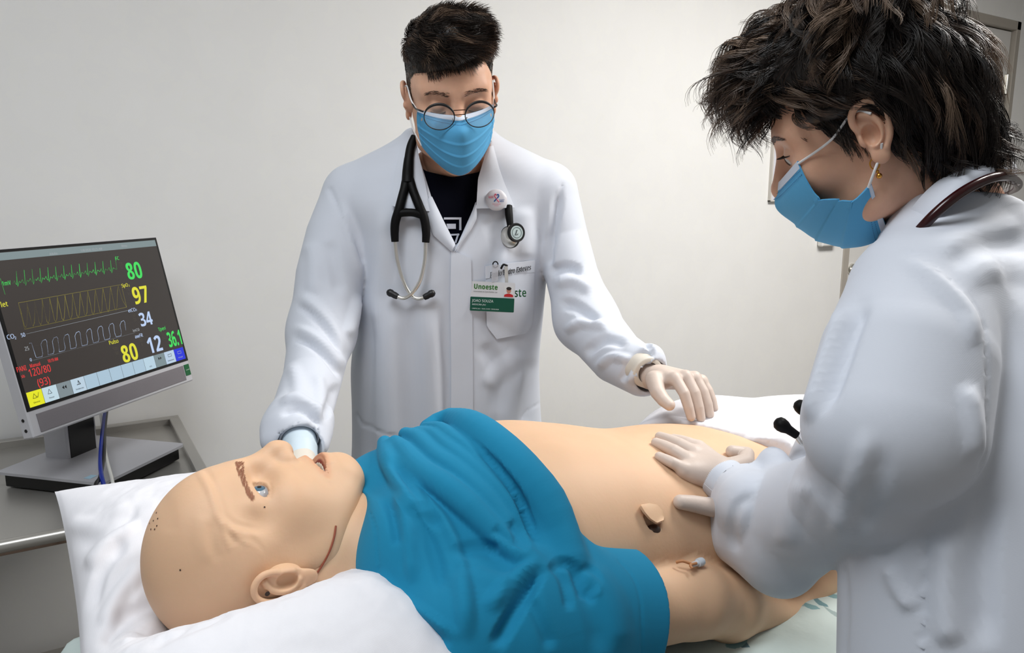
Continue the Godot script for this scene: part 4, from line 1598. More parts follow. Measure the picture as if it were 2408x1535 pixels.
func manikin_head(k: Frame) -> Sdf:
	var S = Sdf.new()
	var b = k.basis()
	S.ell(k.at(0, 0.030, 0.012), b, Vector3(0.077, 0.085, 0.096), 0.01)
	S.ell(k.at(0, -0.02, 0.045), b, Vector3(0.056, 0.07, 0.058), 0.03)
	for s in [-1.0, 1.0]: S.ell(k.at(0.077 * s, -0.002, 0.088), b, Vector3(0.036, 0.036, 0.042), 0.03, 1)
	S.ell(k.at(0, -0.062, 0.040), b, Vector3(0.052, 0.058, 0.050), 0.03)
	for s in [-1.0, 1.0]:
		S.cone(k.at(0.058 * s, -0.030, -0.008), k.at(0.052 * s, -0.062, 0.0), 0.014, 0.013, 0.03)
		S.cone(k.at(0.052 * s, -0.062, 0.0), k.at(0.016 * s, -0.110, 0.070), 0.013, 0.014, 0.035)
		S.ball(k.at(0.042 * s, -0.030, 0.060), 0.020, 0.03)
		S.cone(k.at(0.012 * s, 0.012, 0.092), k.at(0.047 * s, 0.012, 0.062), 0.0095, 0.010, 0.02)
	S.ball(k.at(0, -0.104, 0.083), 0.018, 0.025)
	S.ball(k.at(0, -0.108, 0.066), 0.016, 0.02)
	# sockets, then lids round an open slit
	for s in [-1.0, 1.0]: S.ell(k.at(0.034 * s, -0.003, 0.1005), b, Vector3(0.019, 0.0115, 0.017), 0.018, 1)
	for s in [-1.0, 1.0]: S.ell(k.at(0.0275 * s, -0.002, 0.0685), b, Vector3(0.0150, 0.0135, 0.0145), 0.008)
	# nose
	S.cone(k.at(0, 0.004, 0.094), k.at(0, -0.030, 0.1150), 0.0105, 0.0115, 0.014)
	S.ball(k.at(0, -0.0395, 0.1130), 0.0125, 0.010)
	for s in [-1.0, 1.0]: S.ell(k.at(0.0125 * s, -0.041, 0.102), b, Vector3(0.0085, 0.0095, 0.0105), 0.008)
	for s in [-1.0, 1.0]: S.ell(k.at(0.0095 * s, -0.0530, 0.1065), b, Vector3(0.0046, 0.0065, 0.0075), 0.002, 1)
	for s in [-1.0, 1.0]: S.ell(k.at(0.044 * s, -0.042, 0.032), b, Vector3(0.0215, 0.034, 0.03), 0.03)
	# lips round the open mouth
	S.ell(k.at(0, -0.075, 0.070), b, Vector3(0.029, 0.023, 0.031), 0.02)
	S.chain([k.at(-0.035, -0.0755, 0.0745), k.at(-0.023, -0.069, 0.089), k.at(-0.013, -0.0655, 0.0958), k.at(0, -0.0665, 0.0998), k.at(0.013, -0.0655, 0.0958), k.at(0.023, -0.069, 0.089), k.at(0.035, -0.0755, 0.0745)], [0.003, 0.004, 0.0045, 0.0045, 0.0045, 0.004, 0.003], 0.007)
	S.chain([k.at(-0.035, -0.0775, 0.0745), k.at(-0.023, -0.0835, 0.089), k.at(-0.012, -0.0865, 0.0955), k.at(0, -0.088, 0.0985), k.at(0.012, -0.0865, 0.0955), k.at(0.023, -0.0835, 0.089), k.at(0.035, -0.0775, 0.0745)], [0.003, 0.0045, 0.005, 0.0055, 0.005, 0.0045, 0.003], 0.008)
	var mp := [k.at(-0.036, -0.0765, 0.0725), k.at(-0.029, -0.0760, 0.0845), k.at(-0.020, -0.0760, 0.0950), k.at(-0.011, -0.0765, 0.1015), k.at(0, -0.0765, 0.1045), k.at(0.011, -0.0765, 0.1015), k.at(0.020, -0.0760, 0.0950), k.at(0.029, -0.0760, 0.0845), k.at(0.036, -0.0765, 0.0725)]
	var mr := [0.0015, 0.0046, 0.0072, 0.0084, 0.0088, 0.0084, 0.0072, 0.0046, 0.0015]
	S.chain(mp, mr, 0.0015, 1)
	mouth_sdf = Sdf.new()
	mouth_sdf.chain(mp, mr, 0.001)
	mouth_sdf.ell(k.at(0, -0.076, 0.080), b, Vector3(0.025, 0.0095, 0.018), 0.001)
	S.ell(k.at(0, -0.076, 0.080), b, Vector3(0.025, 0.0095, 0.018), 0.003, 1)
	# eye slits
	for s in [-1.0, 1.0]: S.ell(k.at(0.0372 * s, -0.0015, 0.0768), Basis((k.r * 0.79 * s - k.f * 0.61) * s, k.u, k.f * 0.79 + k.r * 0.61 * s), Vector3(0.0168, 0.0078, 0.0098), 0.001, 1)
	return S
# ---------------------------------------------------------------- heads, ears, hair, hands
class Frame:
	var o: Vector3
	var r: Vector3
	var u: Vector3
	var f: Vector3
	func at(x: float, y: float, z: float) -> Vector3: return o + r * x + u * y + f * z
	func basis() -> Basis: return Basis(r, u, f)
	func loc(p: Vector3) -> Vector3: return Vector3((p - o).dot(r), (p - o).dot(u), (p - o).dot(f))

func frame(o: Vector3, u: Vector3, f: Vector3) -> Frame:      # r is the subject's own right
	var k = Frame.new()
	k.o = o
	k.f = f.normalized()
	k.u = (u - k.f * u.dot(k.f)).normalized()
	k.r = k.f.cross(k.u)
	return k

func head_sdf(k: Frame, wide := 1.0, chin := 0.0) -> Sdf:
	var S = Sdf.new()
	var b = k.basis()
	S.ell(k.at(0, 0.035, -0.008), b, Vector3(0.075 * wide, 0.083, 0.094), 0.01)
	S.ell(k.at(0, 0.02, 0.035), b, Vector3(0.065 * wide, 0.072, 0.056), 0.03)
	S.ell(k.at(0, -0.045, 0.032), b, Vector3(0.056 * wide, 0.068, 0.056), 0.03)
	for s in [-1.0, 1.0]:
		S.cone(k.at(0.058 * s, -0.03, -0.002), k.at(0.050 * s, -0.078, 0.012), 0.013, 0.013, 0.03)
		S.cone(k.at(0.050 * s, -0.078, 0.012), k.at(0.013 * s, -0.106 + chin, 0.072 - chin * 0.3), 0.013, 0.015, 0.03)
		S.ball(k.at(0.043 * s, -0.022, 0.061), 0.021, 0.03)
		S.cone(k.at(0.012 * s, 0.026, 0.085), k.at(0.046 * s, 0.028, 0.066), 0.008, 0.010, 0.02)
	S.ball(k.at(0, -0.103 + chin, 0.076 - chin * 0.3), 0.016, 0.02)
	for s in [-1.0, 1.0]: S.ell(k.at(0.033 * s, 0.005, 0.099), b, Vector3(0.019, 0.012, 0.015), 0.02, 1)
	S.cone(k.at(0, 0.014, 0.089), k.at(0, -0.028, 0.112), 0.0085, 0.010, 0.012)
	S.ball(k.at(0, -0.034, 0.113), 0.011, 0.008)
	for s in [-1.0, 1.0]: S.ell(k.at(0.0125 * s, -0.038, 0.101), b, Vector3(0.008, 0.009, 0.011), 0.008)
	S.ell(k.at(0, -0.070, 0.088), b, Vector3(0.026, 0.012, 0.014), 0.015)
	for s in [-1.0, 1.0]:      # lids over the eyeball
		S.ell(k.at(0.033 * s, 0.006, 0.0765), b, Vector3(0.0145, 0.0115, 0.0125), 0.006)
	return S

# an ear in its own axes: x towards the face, y up, z outward
func ear_msh(at: Vector3, x: Vector3, y: Vector3, z: Vector3, sz := 1.0, cell := 0.0016, hole := false) -> Msh:
	var S = Sdf.new()
	x = x.normalized(); y = (y - x * y.dot(x)).normalized(); z = (z - x * z.dot(x) - y * z.dot(y)).normalized()
	var g = func(a: float, b: float, c: float) -> Vector3: return at + (x * a + y * b + z * c) * sz
	var b = Basis(x, y, z)
	S.ell(g.call(-0.003, 0.001, 0.0045), b, Vector3(0.0165, 0.029, 0.0042) * sz, 0.004)
	S.ell(g.call(0.002, -0.002, -0.004), b, Vector3(0.011, 0.019, 0.010) * sz, 0.008)
	var hx = Array(smooth_path([g.call(0.007, -0.001, 0.005), g.call(0.0135, 0.012, 0.008), g.call(0.012, 0.024, 0.010), g.call(0.003, 0.031, 0.012), g.call(-0.009, 0.029, 0.013), g.call(-0.017, 0.018, 0.0135), g.call(-0.0185, 0.004, 0.012), g.call(-0.015, -0.010, 0.010), g.call(-0.009, -0.020, 0.008)], 0.004))
	S.chain(hx, hx.map(func(_q): return 0.0036 * sz), 0.0025)
	S.ell(g.call(-0.001, -0.027, 0.006), b, Vector3(0.009, 0.0095, 0.0045) * sz, 0.006)
	var ah = Array(smooth_path([g.call(0.004, 0.020, 0.0085), g.call(-0.005, 0.014, 0.0095), g.call(-0.0095, 0.003, 0.0105), g.call(-0.006, -0.009, 0.010), g.call(0.000, -0.0145, 0.009)], 0.004))
	S.chain(ah, ah.map(func(_q): return 0.0036 * sz), 0.003)
	S.ell(g.call(0.0105, -0.006, 0.0075), b, Vector3(0.004, 0.0065, 0.0035) * sz, 0.003)
	S.ell(g.call(0.0015, -0.003, 0.0105), b, Vector3(0.0085, 0.011, 0.009) * sz, 0.003, 1)
	if hole: S.ball(g.call(-0.007, 0.020, 0.012), 0.004 * sz, 0.001, 1)
	var e = Vector3(0.045, 0.045, 0.045) * sz
	return nets(S, cell, at - e, at + e)

# one hair: a tapering three-sided tube
func strand(m: Msh, pts: Array, r: float, r_end := 0.15):
	var n = pts.size()
	var b = m.v.size()
	var side = (pts[1] - pts[0]).cross(Vector3(0.31, 0.77, 0.55)).normalized() as Vector3
	for i in n:
		var t: Vector3 = (pts[mini(i + 1, n - 1)] - pts[maxi(i - 1, 0)]).normalized()
		side = (side - t * side.dot(t)).normalized()
		var up = t.cross(side)
		var f = i / float(n - 1)
		var rr = r * lerpf(1.0, r_end, f * f)
		for s in 3:
			var d = side * cos(TAU * s / 3.0) + up * sin(TAU * s / 3.0)
			m.v.append(pts[i] + d * rr)
			m.nm.append(d)
	for i in n - 1:
		for s in 3:
			var a = b + i * 3 + s
			var c = b + i * 3 + (s + 1) % 3
			m.ix.append_array(PackedInt32Array([a, a + 3, c, c, a + 3, c + 3]))

# hand: joints are [wrist, [knuckle, joint, joint, tip] per finger, [thumb joints]] ; radii for a gloved adult hand
func hand_sdf(wr: Vector3, fingers: Array, thumb: Array, back: Vector3, fr := 0.0088) -> Sdf:
	var S = Sdf.new()
	var k: Array = fingers.map(func(q): return q[0])
	# palm: a fan of flattened bones
	for i in k.size():
		var to: Vector3 = k[i]
		S.cone(wr.lerp(to, 0.12) - back * 0.004, to - back * 0.003, 0.0165, 0.0115, 0.012)
	S.cone(wr + (wr - k[1]) * 0.35 - back * 0.003, wr - back * 0.003, 0.0215, 0.0205, 0.015)
	S.cone(wr.lerp(k[0], 0.25) - back * 0.008, wr.lerp(k[0], 0.7) - back * 0.008, 0.015, 0.011, 0.015)
	S.cone(wr.lerp(k[-1], 0.25) - back * 0.008, wr.lerp(k[-1], 0.75) - back * 0.008, 0.015, 0.011, 0.015)
	var sc = [1.0, 1.03, 0.98, 0.86]
	for i in fingers.size():
		var q: Array = fingers[i]
		var r: float = fr * sc[i]
		S.chain(q, [r * 1.15, r * 1.06, r * 0.98, r * 0.86], 0.004)
	S.chain(thumb, [0.015, 0.0125, 0.0108, 0.0094], 0.007)
	return S

func bounds_of(pts: Array, m: float) -> Array:
	var lo: Vector3 = pts[0]
	var hi: Vector3 = pts[0]
	for p in pts:
		lo = lo.min(p); hi = hi.max(p)
	return [lo - Vector3.ONE * m, hi + Vector3.ONE * m]

# a sheet stretched between two outlines given in pixels and laid on a surface
func drape(S: Sdf, left: Array, right: Array, nu: int, nv: int, lift: float, thick: float, bulge := 0.0) -> Msh:
	var l = resample(left, nv + 1)
	var r = resample(right, nv + 1)
	var dcache = {}
	var f = func(u: float, v: float) -> Vector3:
		var j = int(round(v * nv))
		var q: Vector2 = l[j].lerp(r[j], u)
		var p = on_surface(S, q.x, q.y, lift + bulge * 4 * u * (1 - u))
		if p == Vector3.INF:
			p = P(q.x, q.y, dcache.get("d", 1.0))
		dcache["d"] = DEP(p)
		return p
	return sheet(f, nu, nv, thick, -cam_fw)

func resample(pts: Array, n: int) -> Array:
	var c = Curve2D.new()
	for q in pts: c.add_point(q)
	c.bake_interval = 3.0
	var L = c.get_baked_length()
	var out = []
	for i in n: out.append(c.sample_baked(L * i / (n - 1)))
	return out

# surgical mask: two profiles in head axes (x across, y up, z front), one down the middle and one along the side edge
var mask_mid: Array
var mask_side: Array

func along(a: Array, f: float) -> Vector3:
	var x := clampf(f, 0.0, 1.0) * (a.size() - 1)
	var i := mini(int(x), a.size() - 2)
	var p0: Vector3 = a[maxi(i - 1, 0)]
	var p3: Vector3 = a[mini(i + 2, a.size() - 1)]
	return (a[i] as Vector3).cubic_interpolate(a[i + 1], p0, p3, x - i)

func mask_point(k: Frame, u: float, v: float, lift := 0.0) -> Vector3:
	var x := u * 2.0 - 1.0
	var w := pow(absf(x), 1.75)
	var m := along(mask_mid, v)
	var e := along(mask_side, v)
	var p := Vector3(x * e.x, lerpf(m.y, e.y, w), lerpf(m.z, e.z, w))
	# nose ridge, and three pleats whose lower edges lap outward
	p.z += 0.007 * exp(-x * x * 26.0) * exp(-pow((v - 0.16) / 0.14, 2))
	for c in [0.34, 0.50, 0.66]:
		var d: float = (v - c) / 0.10
		if d > 0.0 and d < 1.0:
			var g := smoothstep(0.0, 0.12, d) * (1.0 - d) * (1.0 - d)
			p.z += 0.0035 * g * (0.55 + 0.6 * w)
			p.y -= 0.0015 * g
	return k.at(p.x, p.y, p.z + lift)

func noise3(seed_: int, freq: float) -> FastNoiseLite:
	var n = FastNoiseLite.new()
	n.seed = seed_
	n.frequency = freq
	n.fractal_octaves = 2
	return n
# ---------------------------------------------------------------- the teal shirt pushed up over the manikin's chest
func V2(a: Array) -> Array:
	return a.map(func(q): return Vector2(q[0], q[1]))

func on_surface(S: Sdf, px: float, py: float, lift := 0.0, t0 := 0.3, t1 := 3.0) -> Vector3:
	var r = P(px, py, 1.0) - cam_at
	var l = r.length()
	var t = S.trace(cam_at, r / l, t0, t1)
	if t < 0: return Vector3.INF
	return cam_at + r / l * (t - lift)

func build_shirt():
	var s0 = P(1180, 1420, 0.80)
	var s1 = P(1484, 1434, 0.895)
	var trunk = func(Q):
		Q.loft(Vector3.ZERO, Vector3(1, 0, 0), Vector3(0, 0, 1), Vector3(0, 1, 0), torso_rows(0.009), 2.2, 0.02)
		Q.cone(Vector3(0.31, 1.045, -0.72), shoulder, 0.068, 0.074, 0.05)
		Q.cone(Vector3(0.33, 1.045, -0.88), Vector3(0.37, 1.0, -0.98), 0.066, 0.07, 0.05)
		# cloth falling from the near shoulder to the bed
		Q.econe(Vector3(0.30, 0.97, -0.60), Vector3(0.42, 0.96, -0.58), Vector3(0, 1, 0), 0.10, 0.055, 0.09, 0.05, 0.06, 0.05)
	var sleeve = func(Q):
		# near sleeve, wide and flat-topped, and its skirt hanging to the bed
		Q.econe(s0, s1, Vector3(0, 1, 0), 0.078, 0.062, 0.073, 0.062, 0.004, 0.030)
		Q.econe(P(1200, 1500, 0.77), P(1512, 1500, 0.86), Vector3(0, 1, 0), 0.07, 0.045, 0.065, 0.04, 0.004, 0.04)
	var S = Sdf.new()
	trunk.call(S)
	# the rolled-up hem and its bunched folds
	var rolls = [
		[[[1010, 990], [1060, 995], [1120, 1025], [1180, 1075], [1235, 1130], [1280, 1180], [1312, 1240], [1335, 1290]], [0.014, 0.019, 0.024, 0.026, 0.027, 0.027, 0.025, 0.020], 0.004, 0.012],
		[[[1000, 1000], [1035, 1030], [1075, 1060], [1130, 1102], [1180, 1145], [1222, 1190]], [0.008, 0.011, 0.0125, 0.0125, 0.011, 0.006], 0.011, 0.003],
		[[[985, 1010], [1020, 1045], [1062, 1082], [1110, 1120], [1165, 1165], [1212, 1212], [1245, 1258]], [0.009, 0.012, 0.0135, 0.0135, 0.013, 0.011, 0.006], 0.010, 0.003],
		[[[955, 1014], [985, 1052], [1030, 1098], [1075, 1130], [1130, 1175], [1185, 1228], [1238, 1284]], [0.010, 0.013, 0.0145, 0.0145, 0.0145, 0.013, 0.008], 0.010, 0.004],
		[[[930, 1030], [952, 1078], [990, 1122], [1045, 1160], [1105, 1208], [1165, 1262], [1225, 1300], [1275, 1318]], [0.010, 0.014, 0.0155, 0.0155, 0.016, 0.016, 0.014, 0.009], 0.008, 0.005],
		[[[905, 1050], [918, 1092], [944, 1136], [980, 1192], [1010, 1240]], [0.010, 0.014, 0.0145, 0.012, 0.006], 0.005, 0.007],
	]
	var T = Sdf.new()
	trunk.call(T)
	sleeve.call(T)
	# hem: nothing beyond the roll
	var hm = on_surface(T, 1225, 1135)
	var away = Vector3(0.93, 0, -0.36).normalized()
	var Bx = Basis(away, Vector3.UP, away.cross(Vector3.UP))
	# neck opening
	var nk = Vector3(0.97, 0, 0.243)
	S.box(nk * 0.048 - nk * 0.2 + Vector3(0, 1.1, 0) + Vector3(-0.243, 0, 0.97) * -0.78, Basis(nk, Vector3.UP, nk.cross(Vector3.UP)), Vector3(0.2, 0.3, 0.098), 0.03, 0.006, 1)
	# cut the cloth at the hem (before the rolls are added) and at the sleeve's mouth
	S.box(hm + away * 0.315 + Vector3(0, 0, 0.0), Bx, Vector3(0.29, 0.3, 0.30), 0.02, 0.022, 1)
	sleeve.call(S)
	# an open sleeve: cut straight at its mouth and hollowed
	var sd = (s1 - s0).normalized()
	S.wedge([Plane(-sd, s1 - sd * 0.012)], 0.004)
	S.econe(s1 - sd * 0.045, s1 + sd * 0.05, Vector3(0, 1, 0), 0.064, 0.054, 0.0665, 0.0555, 0.01, 0.004, 1)
	for r in rolls:
		var pts = []
		for q in r[0]:
			var p = on_surface(T, q[0], q[1], 0.0)
			if p == Vector3.INF: p = on_surface(T, q[0], q[1] + 25)
			if p == Vector3.INF: p = P(q[0], q[1] + 14, 1.06)
			var f3 = pow(pts.size() / float(r[0].size() - 1), 4.0)
			pts.append(p + Vector3(0, r[2] * (1.0 - f3) - 0.010 * f3, 0))
		var sm = smooth_path(pts, 0.02)
		var rad = []
		for i in sm.size():
			var f: float = i / float(sm.size() - 1) * (r[1].size() - 1)
			var k: int = mini(int(f), r[1].size() - 2)
			rad.append(lerpf(r[1][k], r[1][k + 1], f - k))
		S.chain(Array(sm), rad, r[3])
	var m = nets(S, 0.003, Vector3(0.16, 0.86, -1.07), Vector3(0.68, 1.19, -0.5))
	var st = []
	# [points, half width px, height m, profile]
	for q in [
		[[[910, 1068], [963, 1134], [1009, 1211], [1048, 1250]], 16, -0.006, 0],
		[[[940, 1120], [1000, 1190], [1040, 1240], [1071, 1312], [1090, 1397], [1098, 1521]], 26, 0.007, 1],
		[[[897, 1397], [940, 1430], [986, 1463], [1063, 1525]], 24, -0.006, 0],
		[[[880, 1340], [930, 1400], [1000, 1450], [1080, 1510]], 22, 0.005, 0],
		[[[905, 1160], [925, 1220], [935, 1290]], 16, -0.004, 0],
		[[[930, 1150], [955, 1220], [965, 1300], [975, 1380]], 20, 0.005, 0],
		[[[975, 1170], [1000, 1240], [1025, 1320], [1040, 1400]], 20, -0.004, 0],
		[[[1010, 1200], [1060, 1300], [1080, 1380]], 15, -0.004, 0],
		[[[1278, 1322], [1246, 1378], [1199, 1459], [1160, 1530]], 22, -0.009, 0],
		[[[1278, 1322], [1230, 1350], [1190, 1380], [1140, 1440]], 24, 0.006, 0],
		[[[1290, 1322], [1320, 1350], [1335, 1400], [1340, 1440]], 15, -0.004, 0],
		[[[1300, 1318], [1345, 1330], [1370, 1370], [1378, 1410]], 15, -0.005, 0],
		[[[1360, 1330], [1385, 1345], [1398, 1370], [1392, 1400], [1385, 1425]], 15, -0.004, 0],
		[[[1375, 1340], [1402, 1375], [1400, 1410]], 10, 0.003, 0],
		
		
		
		[[[1330, 1330], [1370, 1385], [1400, 1450], [1415, 1540]], 30, -0.0035, 0],
		[[[1365, 1330], [1420, 1370], [1455, 1440], [1465, 1540]], 30, 0.003, 0],
		[[[1240, 1400], [1275, 1470], [1300, 1530]], 20, -0.004, 0],
		[[[1060, 1320], [1110, 1290], [1180, 1300]], 22, -0.004, 0],
		[[[1100, 1340], [1150, 1360], [1200, 1370]], 22, 0.003, 0],
		[[[1195, 1222], [1215, 1245], [1228, 1275], [1245, 1290]], 15, -0.005, 0],
		[[[1160, 1240], [1195, 1262], [1222, 1285]], 15, -0.004, 0],
		[[[868, 1200], [884, 1250], [890, 1330], [893, 1390]], 5, -0.0016, 13],
		[[[1455, 1318], [1490, 1360], [1507, 1420], [1510, 1535]], 6, -0.0010, 10],
		[[[1100, 1030], [1170, 1100], [1215, 1160], [1245, 1230], [1272, 1296]], 13, -0.005, 0],
	]: st.append(stroke(V2(q[0]), q[1] * (1.0 if q[3] > 9 else 1.25), q[2] * (1.0 if q[3] > 9 else 1.3), q[3] if q[3] != 1 else 0))
	sculpt(m, st)
	put("shirt", m.mesh(), M.teal, manikin)
# ---------------------------------------------------------------- the student behind the bed
func build_man():
	var t = thing("person", "standing person in round glasses, blue mask and white coat behind the bed", "person", Vector3(0.75, 0, -1.45))
	var hor = Vector3(cam_fw.x, 0, cam_fw.z).normalized()
	var Fm = (-hor * cos(deg_to_rad(18)) + cam_rt * sin(deg_to_rad(18))).normalized()
	var Sm = Fm.cross(Vector3.UP) * -1.0
	# ------------------------------------------------ coat
	var C = Sdf.new()
	var rows = []
	for q in [[1500, 810, 1310, 1.70, 0.14, 0.13], [1035, 832, 1280, 1.665, 0.135, 0.125], [950, 832, 1274, 1.65, 0.135, 0.125], [850, 830, 1272, 1.63, 0.135, 0.125], [750, 842, 1280, 1.61, 0.135, 0.125], [650, 848, 1290, 1.59, 0.132, 0.12],
			[560, 838, 1305, 1.57, 0.125, 0.12], [480, 825, 1312, 1.55, 0.11, 0.115], [425, 850, 1280, 1.54, 0.09, 0.10], [385, 900, 1220, 1.53, 0.08, 0.09], [350, 948, 1160, 1.52, 0.072, 0.082], [318, 972, 1140, 1.51, 0.062, 0.075]]:
		var p = P((q[1] + q[2]) / 2.0, q[0], q[3])
		rows.append([p.y, p.dot(Sm), p.dot(Fm), (q[2] - q[1]) / 2.0 * q[3] / FOC, q[4], q[5]])
	C.loft(Vector3.ZERO, Vector3.UP, Sm, Fm, rows, 2.35, 0.02)
	var inner = Sdf.new()
	var rin = rows.map(func(q): return [q[0], q[1], q[2], q[3] - 0.012, q[4] - 0.012, q[5] - 0.012])
	inner.loft(Vector3.ZERO, Vector3.UP, Sm, Fm, rin, 2.35, 0.02)
	# shoulders
	C.cone(P(985, 372, 1.52), P(838, 462, 1.53), 0.052, 0.066, 0.05)
	C.cone(P(1140, 372, 1.53), P(1283, 452, 1.57), 0.052, 0.062, 0.05)
	# his right arm (left in view)
	C.chain([P(838, 466, 1.53), P(800, 560, 1.51), P(777, 650, 1.49), P(757, 780, 1.46)], [0.069, 0.068, 0.067, 0.062], 0.010)
	C.chain([P(757, 780, 1.46), P(735, 890, 1.37), P(706, 985, 1.27)], [0.062, 0.053, 0.051], 0.03)
	# turned-up bell of that cuff
	C.chain([P(672, 985, 1.25), P(652, 1010, 1.235), P(648, 1035, 1.22)], [0.020, 0.026, 0.023], 0.02)
	C.chain([P(752, 985, 1.26), P(752, 1015, 1.24), P(748, 1045, 1.22)], [0.018, 0.020, 0.018], 0.02)
	C.cone(P(700, 1000, 1.25), P(698, 1012, 1.24), 0.052, 0.050, 0.02)
	# his left arm (right in view)
	C.chain([P(1285, 455, 1.57), P(1318, 560, 1.57), P(1345, 650, 1.55), P(1378, 752, 1.52)], [0.066, 0.058, 0.055, 0.061], 0.010)
	C.chain([P(1378, 752, 1.52), P(1450, 838, 1.41), P(1510, 874, 1.305)], [0.061, 0.052, 0.0435], 0.03)
	C.cone(P(1510, 850, 1.305), P(1530, 838, 1.29), 0.030, 0.021, 0.02)
	var whole = Sdf.new()     # without the opening: what lapels and pockets lie on
	for key in ["kind", "op", "k", "a", "b", "r1", "r2", "bas", "rad", "rad2", "lofts", "n"]: whole.set(key, C.get(key).duplicate() if key != "n" else C.n)
	# open front down to the top button, neck opening, cuffs
	C.wedge(view_wedge(V2([[972, 290], [1152, 290], [1150, 345], [1122, 470], [1073, 580], [1020, 480], [978, 345]]), 1.2, 1.56), 0.004)
	C.cone(P(704, 1060, 1.20), P(701, 1012, 1.24), 0.036, 0.033, 0.006, 1)
	C.cone(P(1545, 892, 1.26), P(1522, 880, 1.288), 0.029, 0.029, 0.006, 1)
	var lo = Vector3(0.10, 0.75, -1.75)
	var coat = nets(C, 0.0048, lo, Vector3(1.22, 1.58, -0.92))
	var st = []
	for q in [
		# right sleeve (left in view)
		[[[800, 470], [830, 580], [862, 670]], 16, 0.003, 0],
		[[[848, 690], [835, 740], [815, 800]], 22, 0.005, 0],
		[[[690, 690], [735, 715], [780, 765], [815, 840]], 22, 0.0045, 0],
		[[[695, 720], [735, 742], [775, 790], [800, 850]], 13, -0.003, 0],
		[[[680, 770], [730, 786], [780, 828], [815, 878]], 18, 0.0055, 0],
		[[[685, 796], [730, 810], [775, 852], [806, 896]], 11, -0.0045, 0],
		[[[683, 850], [700, 900], [702, 945]], 24, 0.003, 0],
		[[[745, 870], [755, 930], [745, 985]], 20, 0.003, 0],
		[[[790, 900], [776, 950], [752, 990]], 18, -0.004, 0],
		[[[654, 952], [688, 938], [730, 952], [764, 995]], 16, 0.0055, 0],
		[[[660, 978], [696, 964], [732, 980], [756, 1010]], 11, -0.004, 0],
		[[[725, 560], [738, 620], [735, 700]], 26, 0.0025, 0],
		[[[770, 560], [790, 640], [800, 700]], 24, -0.003, 0],
		# left sleeve
		[[[1318, 440], [1305, 520], [1290, 600], [1283, 650]], 18, -0.006, 0],
		[[[1290, 640], [1330, 630], [1370, 640]], 18, -0.007, 0],
		[[[1300, 670], [1350, 660], [1400, 690]], 20, 0.006, 0],
		[[[1310, 720], [1350, 720], [1410, 760]], 20, -0.006, 0],
		[[[1325, 780], [1370, 760], [1440, 770]], 18, 0.006, 0],
		[[[1370, 840], [1420, 800], [1480, 810]], 18, -0.006, 0],
		[[[1400, 870], [1440, 840], [1490, 850]], 16, 0.005, 0],
		[[[1460, 900], [1478, 860], [1510, 830], [1540, 830]], 12, -0.006, 0],
		[[[1480, 905], [1500, 865], [1545, 845]], 12, 0.005, 0],
		[[[1510, 800], [1530, 820], [1525, 845]], 10, -0.005, 0],
		[[[776, 446], [800, 500], [832, 560], [850, 612]], 14, -0.002, 13],
		[[[1322, 436], [1306, 520], [1290, 620]], 10, -0.0018, 13],
		# front
		[[[905, 470], [900, 600], [885, 700], [875, 800]], 34, 0.004, 0],
		[[[930, 500], [940, 640], [955, 760]], 36, -0.003, 0],
		[[[905, 690], [912, 860], [915, 1000], [915, 1150]], 36, 0.0055, 0],
		[[[955, 700], [964, 860], [968, 1000], [970, 1150]], 36, -0.0050, 0],
		[[[1005, 690], [1016, 860], [1022, 1000], [1022, 1150]], 34, 0.0045, 0],
		[[[1038, 700], [1048, 860], [1050, 1000], [1050, 1150]], 20, -0.003, 0],
		[[[872, 700], [868, 860], [868, 1000], [868, 1150]], 20, -0.004, 0],
		[[[1150, 500], [1170, 560], [1180, 610]], 30, -0.004, 0],
		[[[1230, 480], [1240, 560], [1235, 620]], 32, 0.004, 0],
		[[[1128, 800], [1160, 850], [1172, 900], [1165, 980]], 30, -0.004, 0],
		[[[1140, 920], [1180, 870], [1235, 825]], 32, 0.004, 0],
		[[[1225, 850], [1205, 930], [1192, 1010], [1185, 1100]], 30, 0.004, 0],
		[[[1252, 840], [1240, 930], [1230, 1010]], 24, -0.0035, 0],
		[[[1150, 640], [1180, 690], [1200, 760]], 24, 0.002, 0],
		[[[870, 355], [930, 340]], 5, -0.002, 13],
		[[[840, 975], [855, 1000], [900, 1015], [1000, 1040]], 7, -0.004, 13],
		[[[1275, 945], [1245, 965], [1230, 985]], 5, -0.002, 13],
		[[[776, 446], [800, 500], [832, 560], [850, 612]], 14, -0.002, 13],
		[[[1322, 436], [1306, 520], [1290, 620]], 10, -0.0018, 13],
	]: st.append(stroke(V2(q[0]), q[1], q[2] * (1.0 if q[3] > 9 else 1.7), q[3] if q[3] != 1 else 0))
	sculpt(coat, st)
	var co = put("lab_coat", coat.mesh(), M.coat, t)
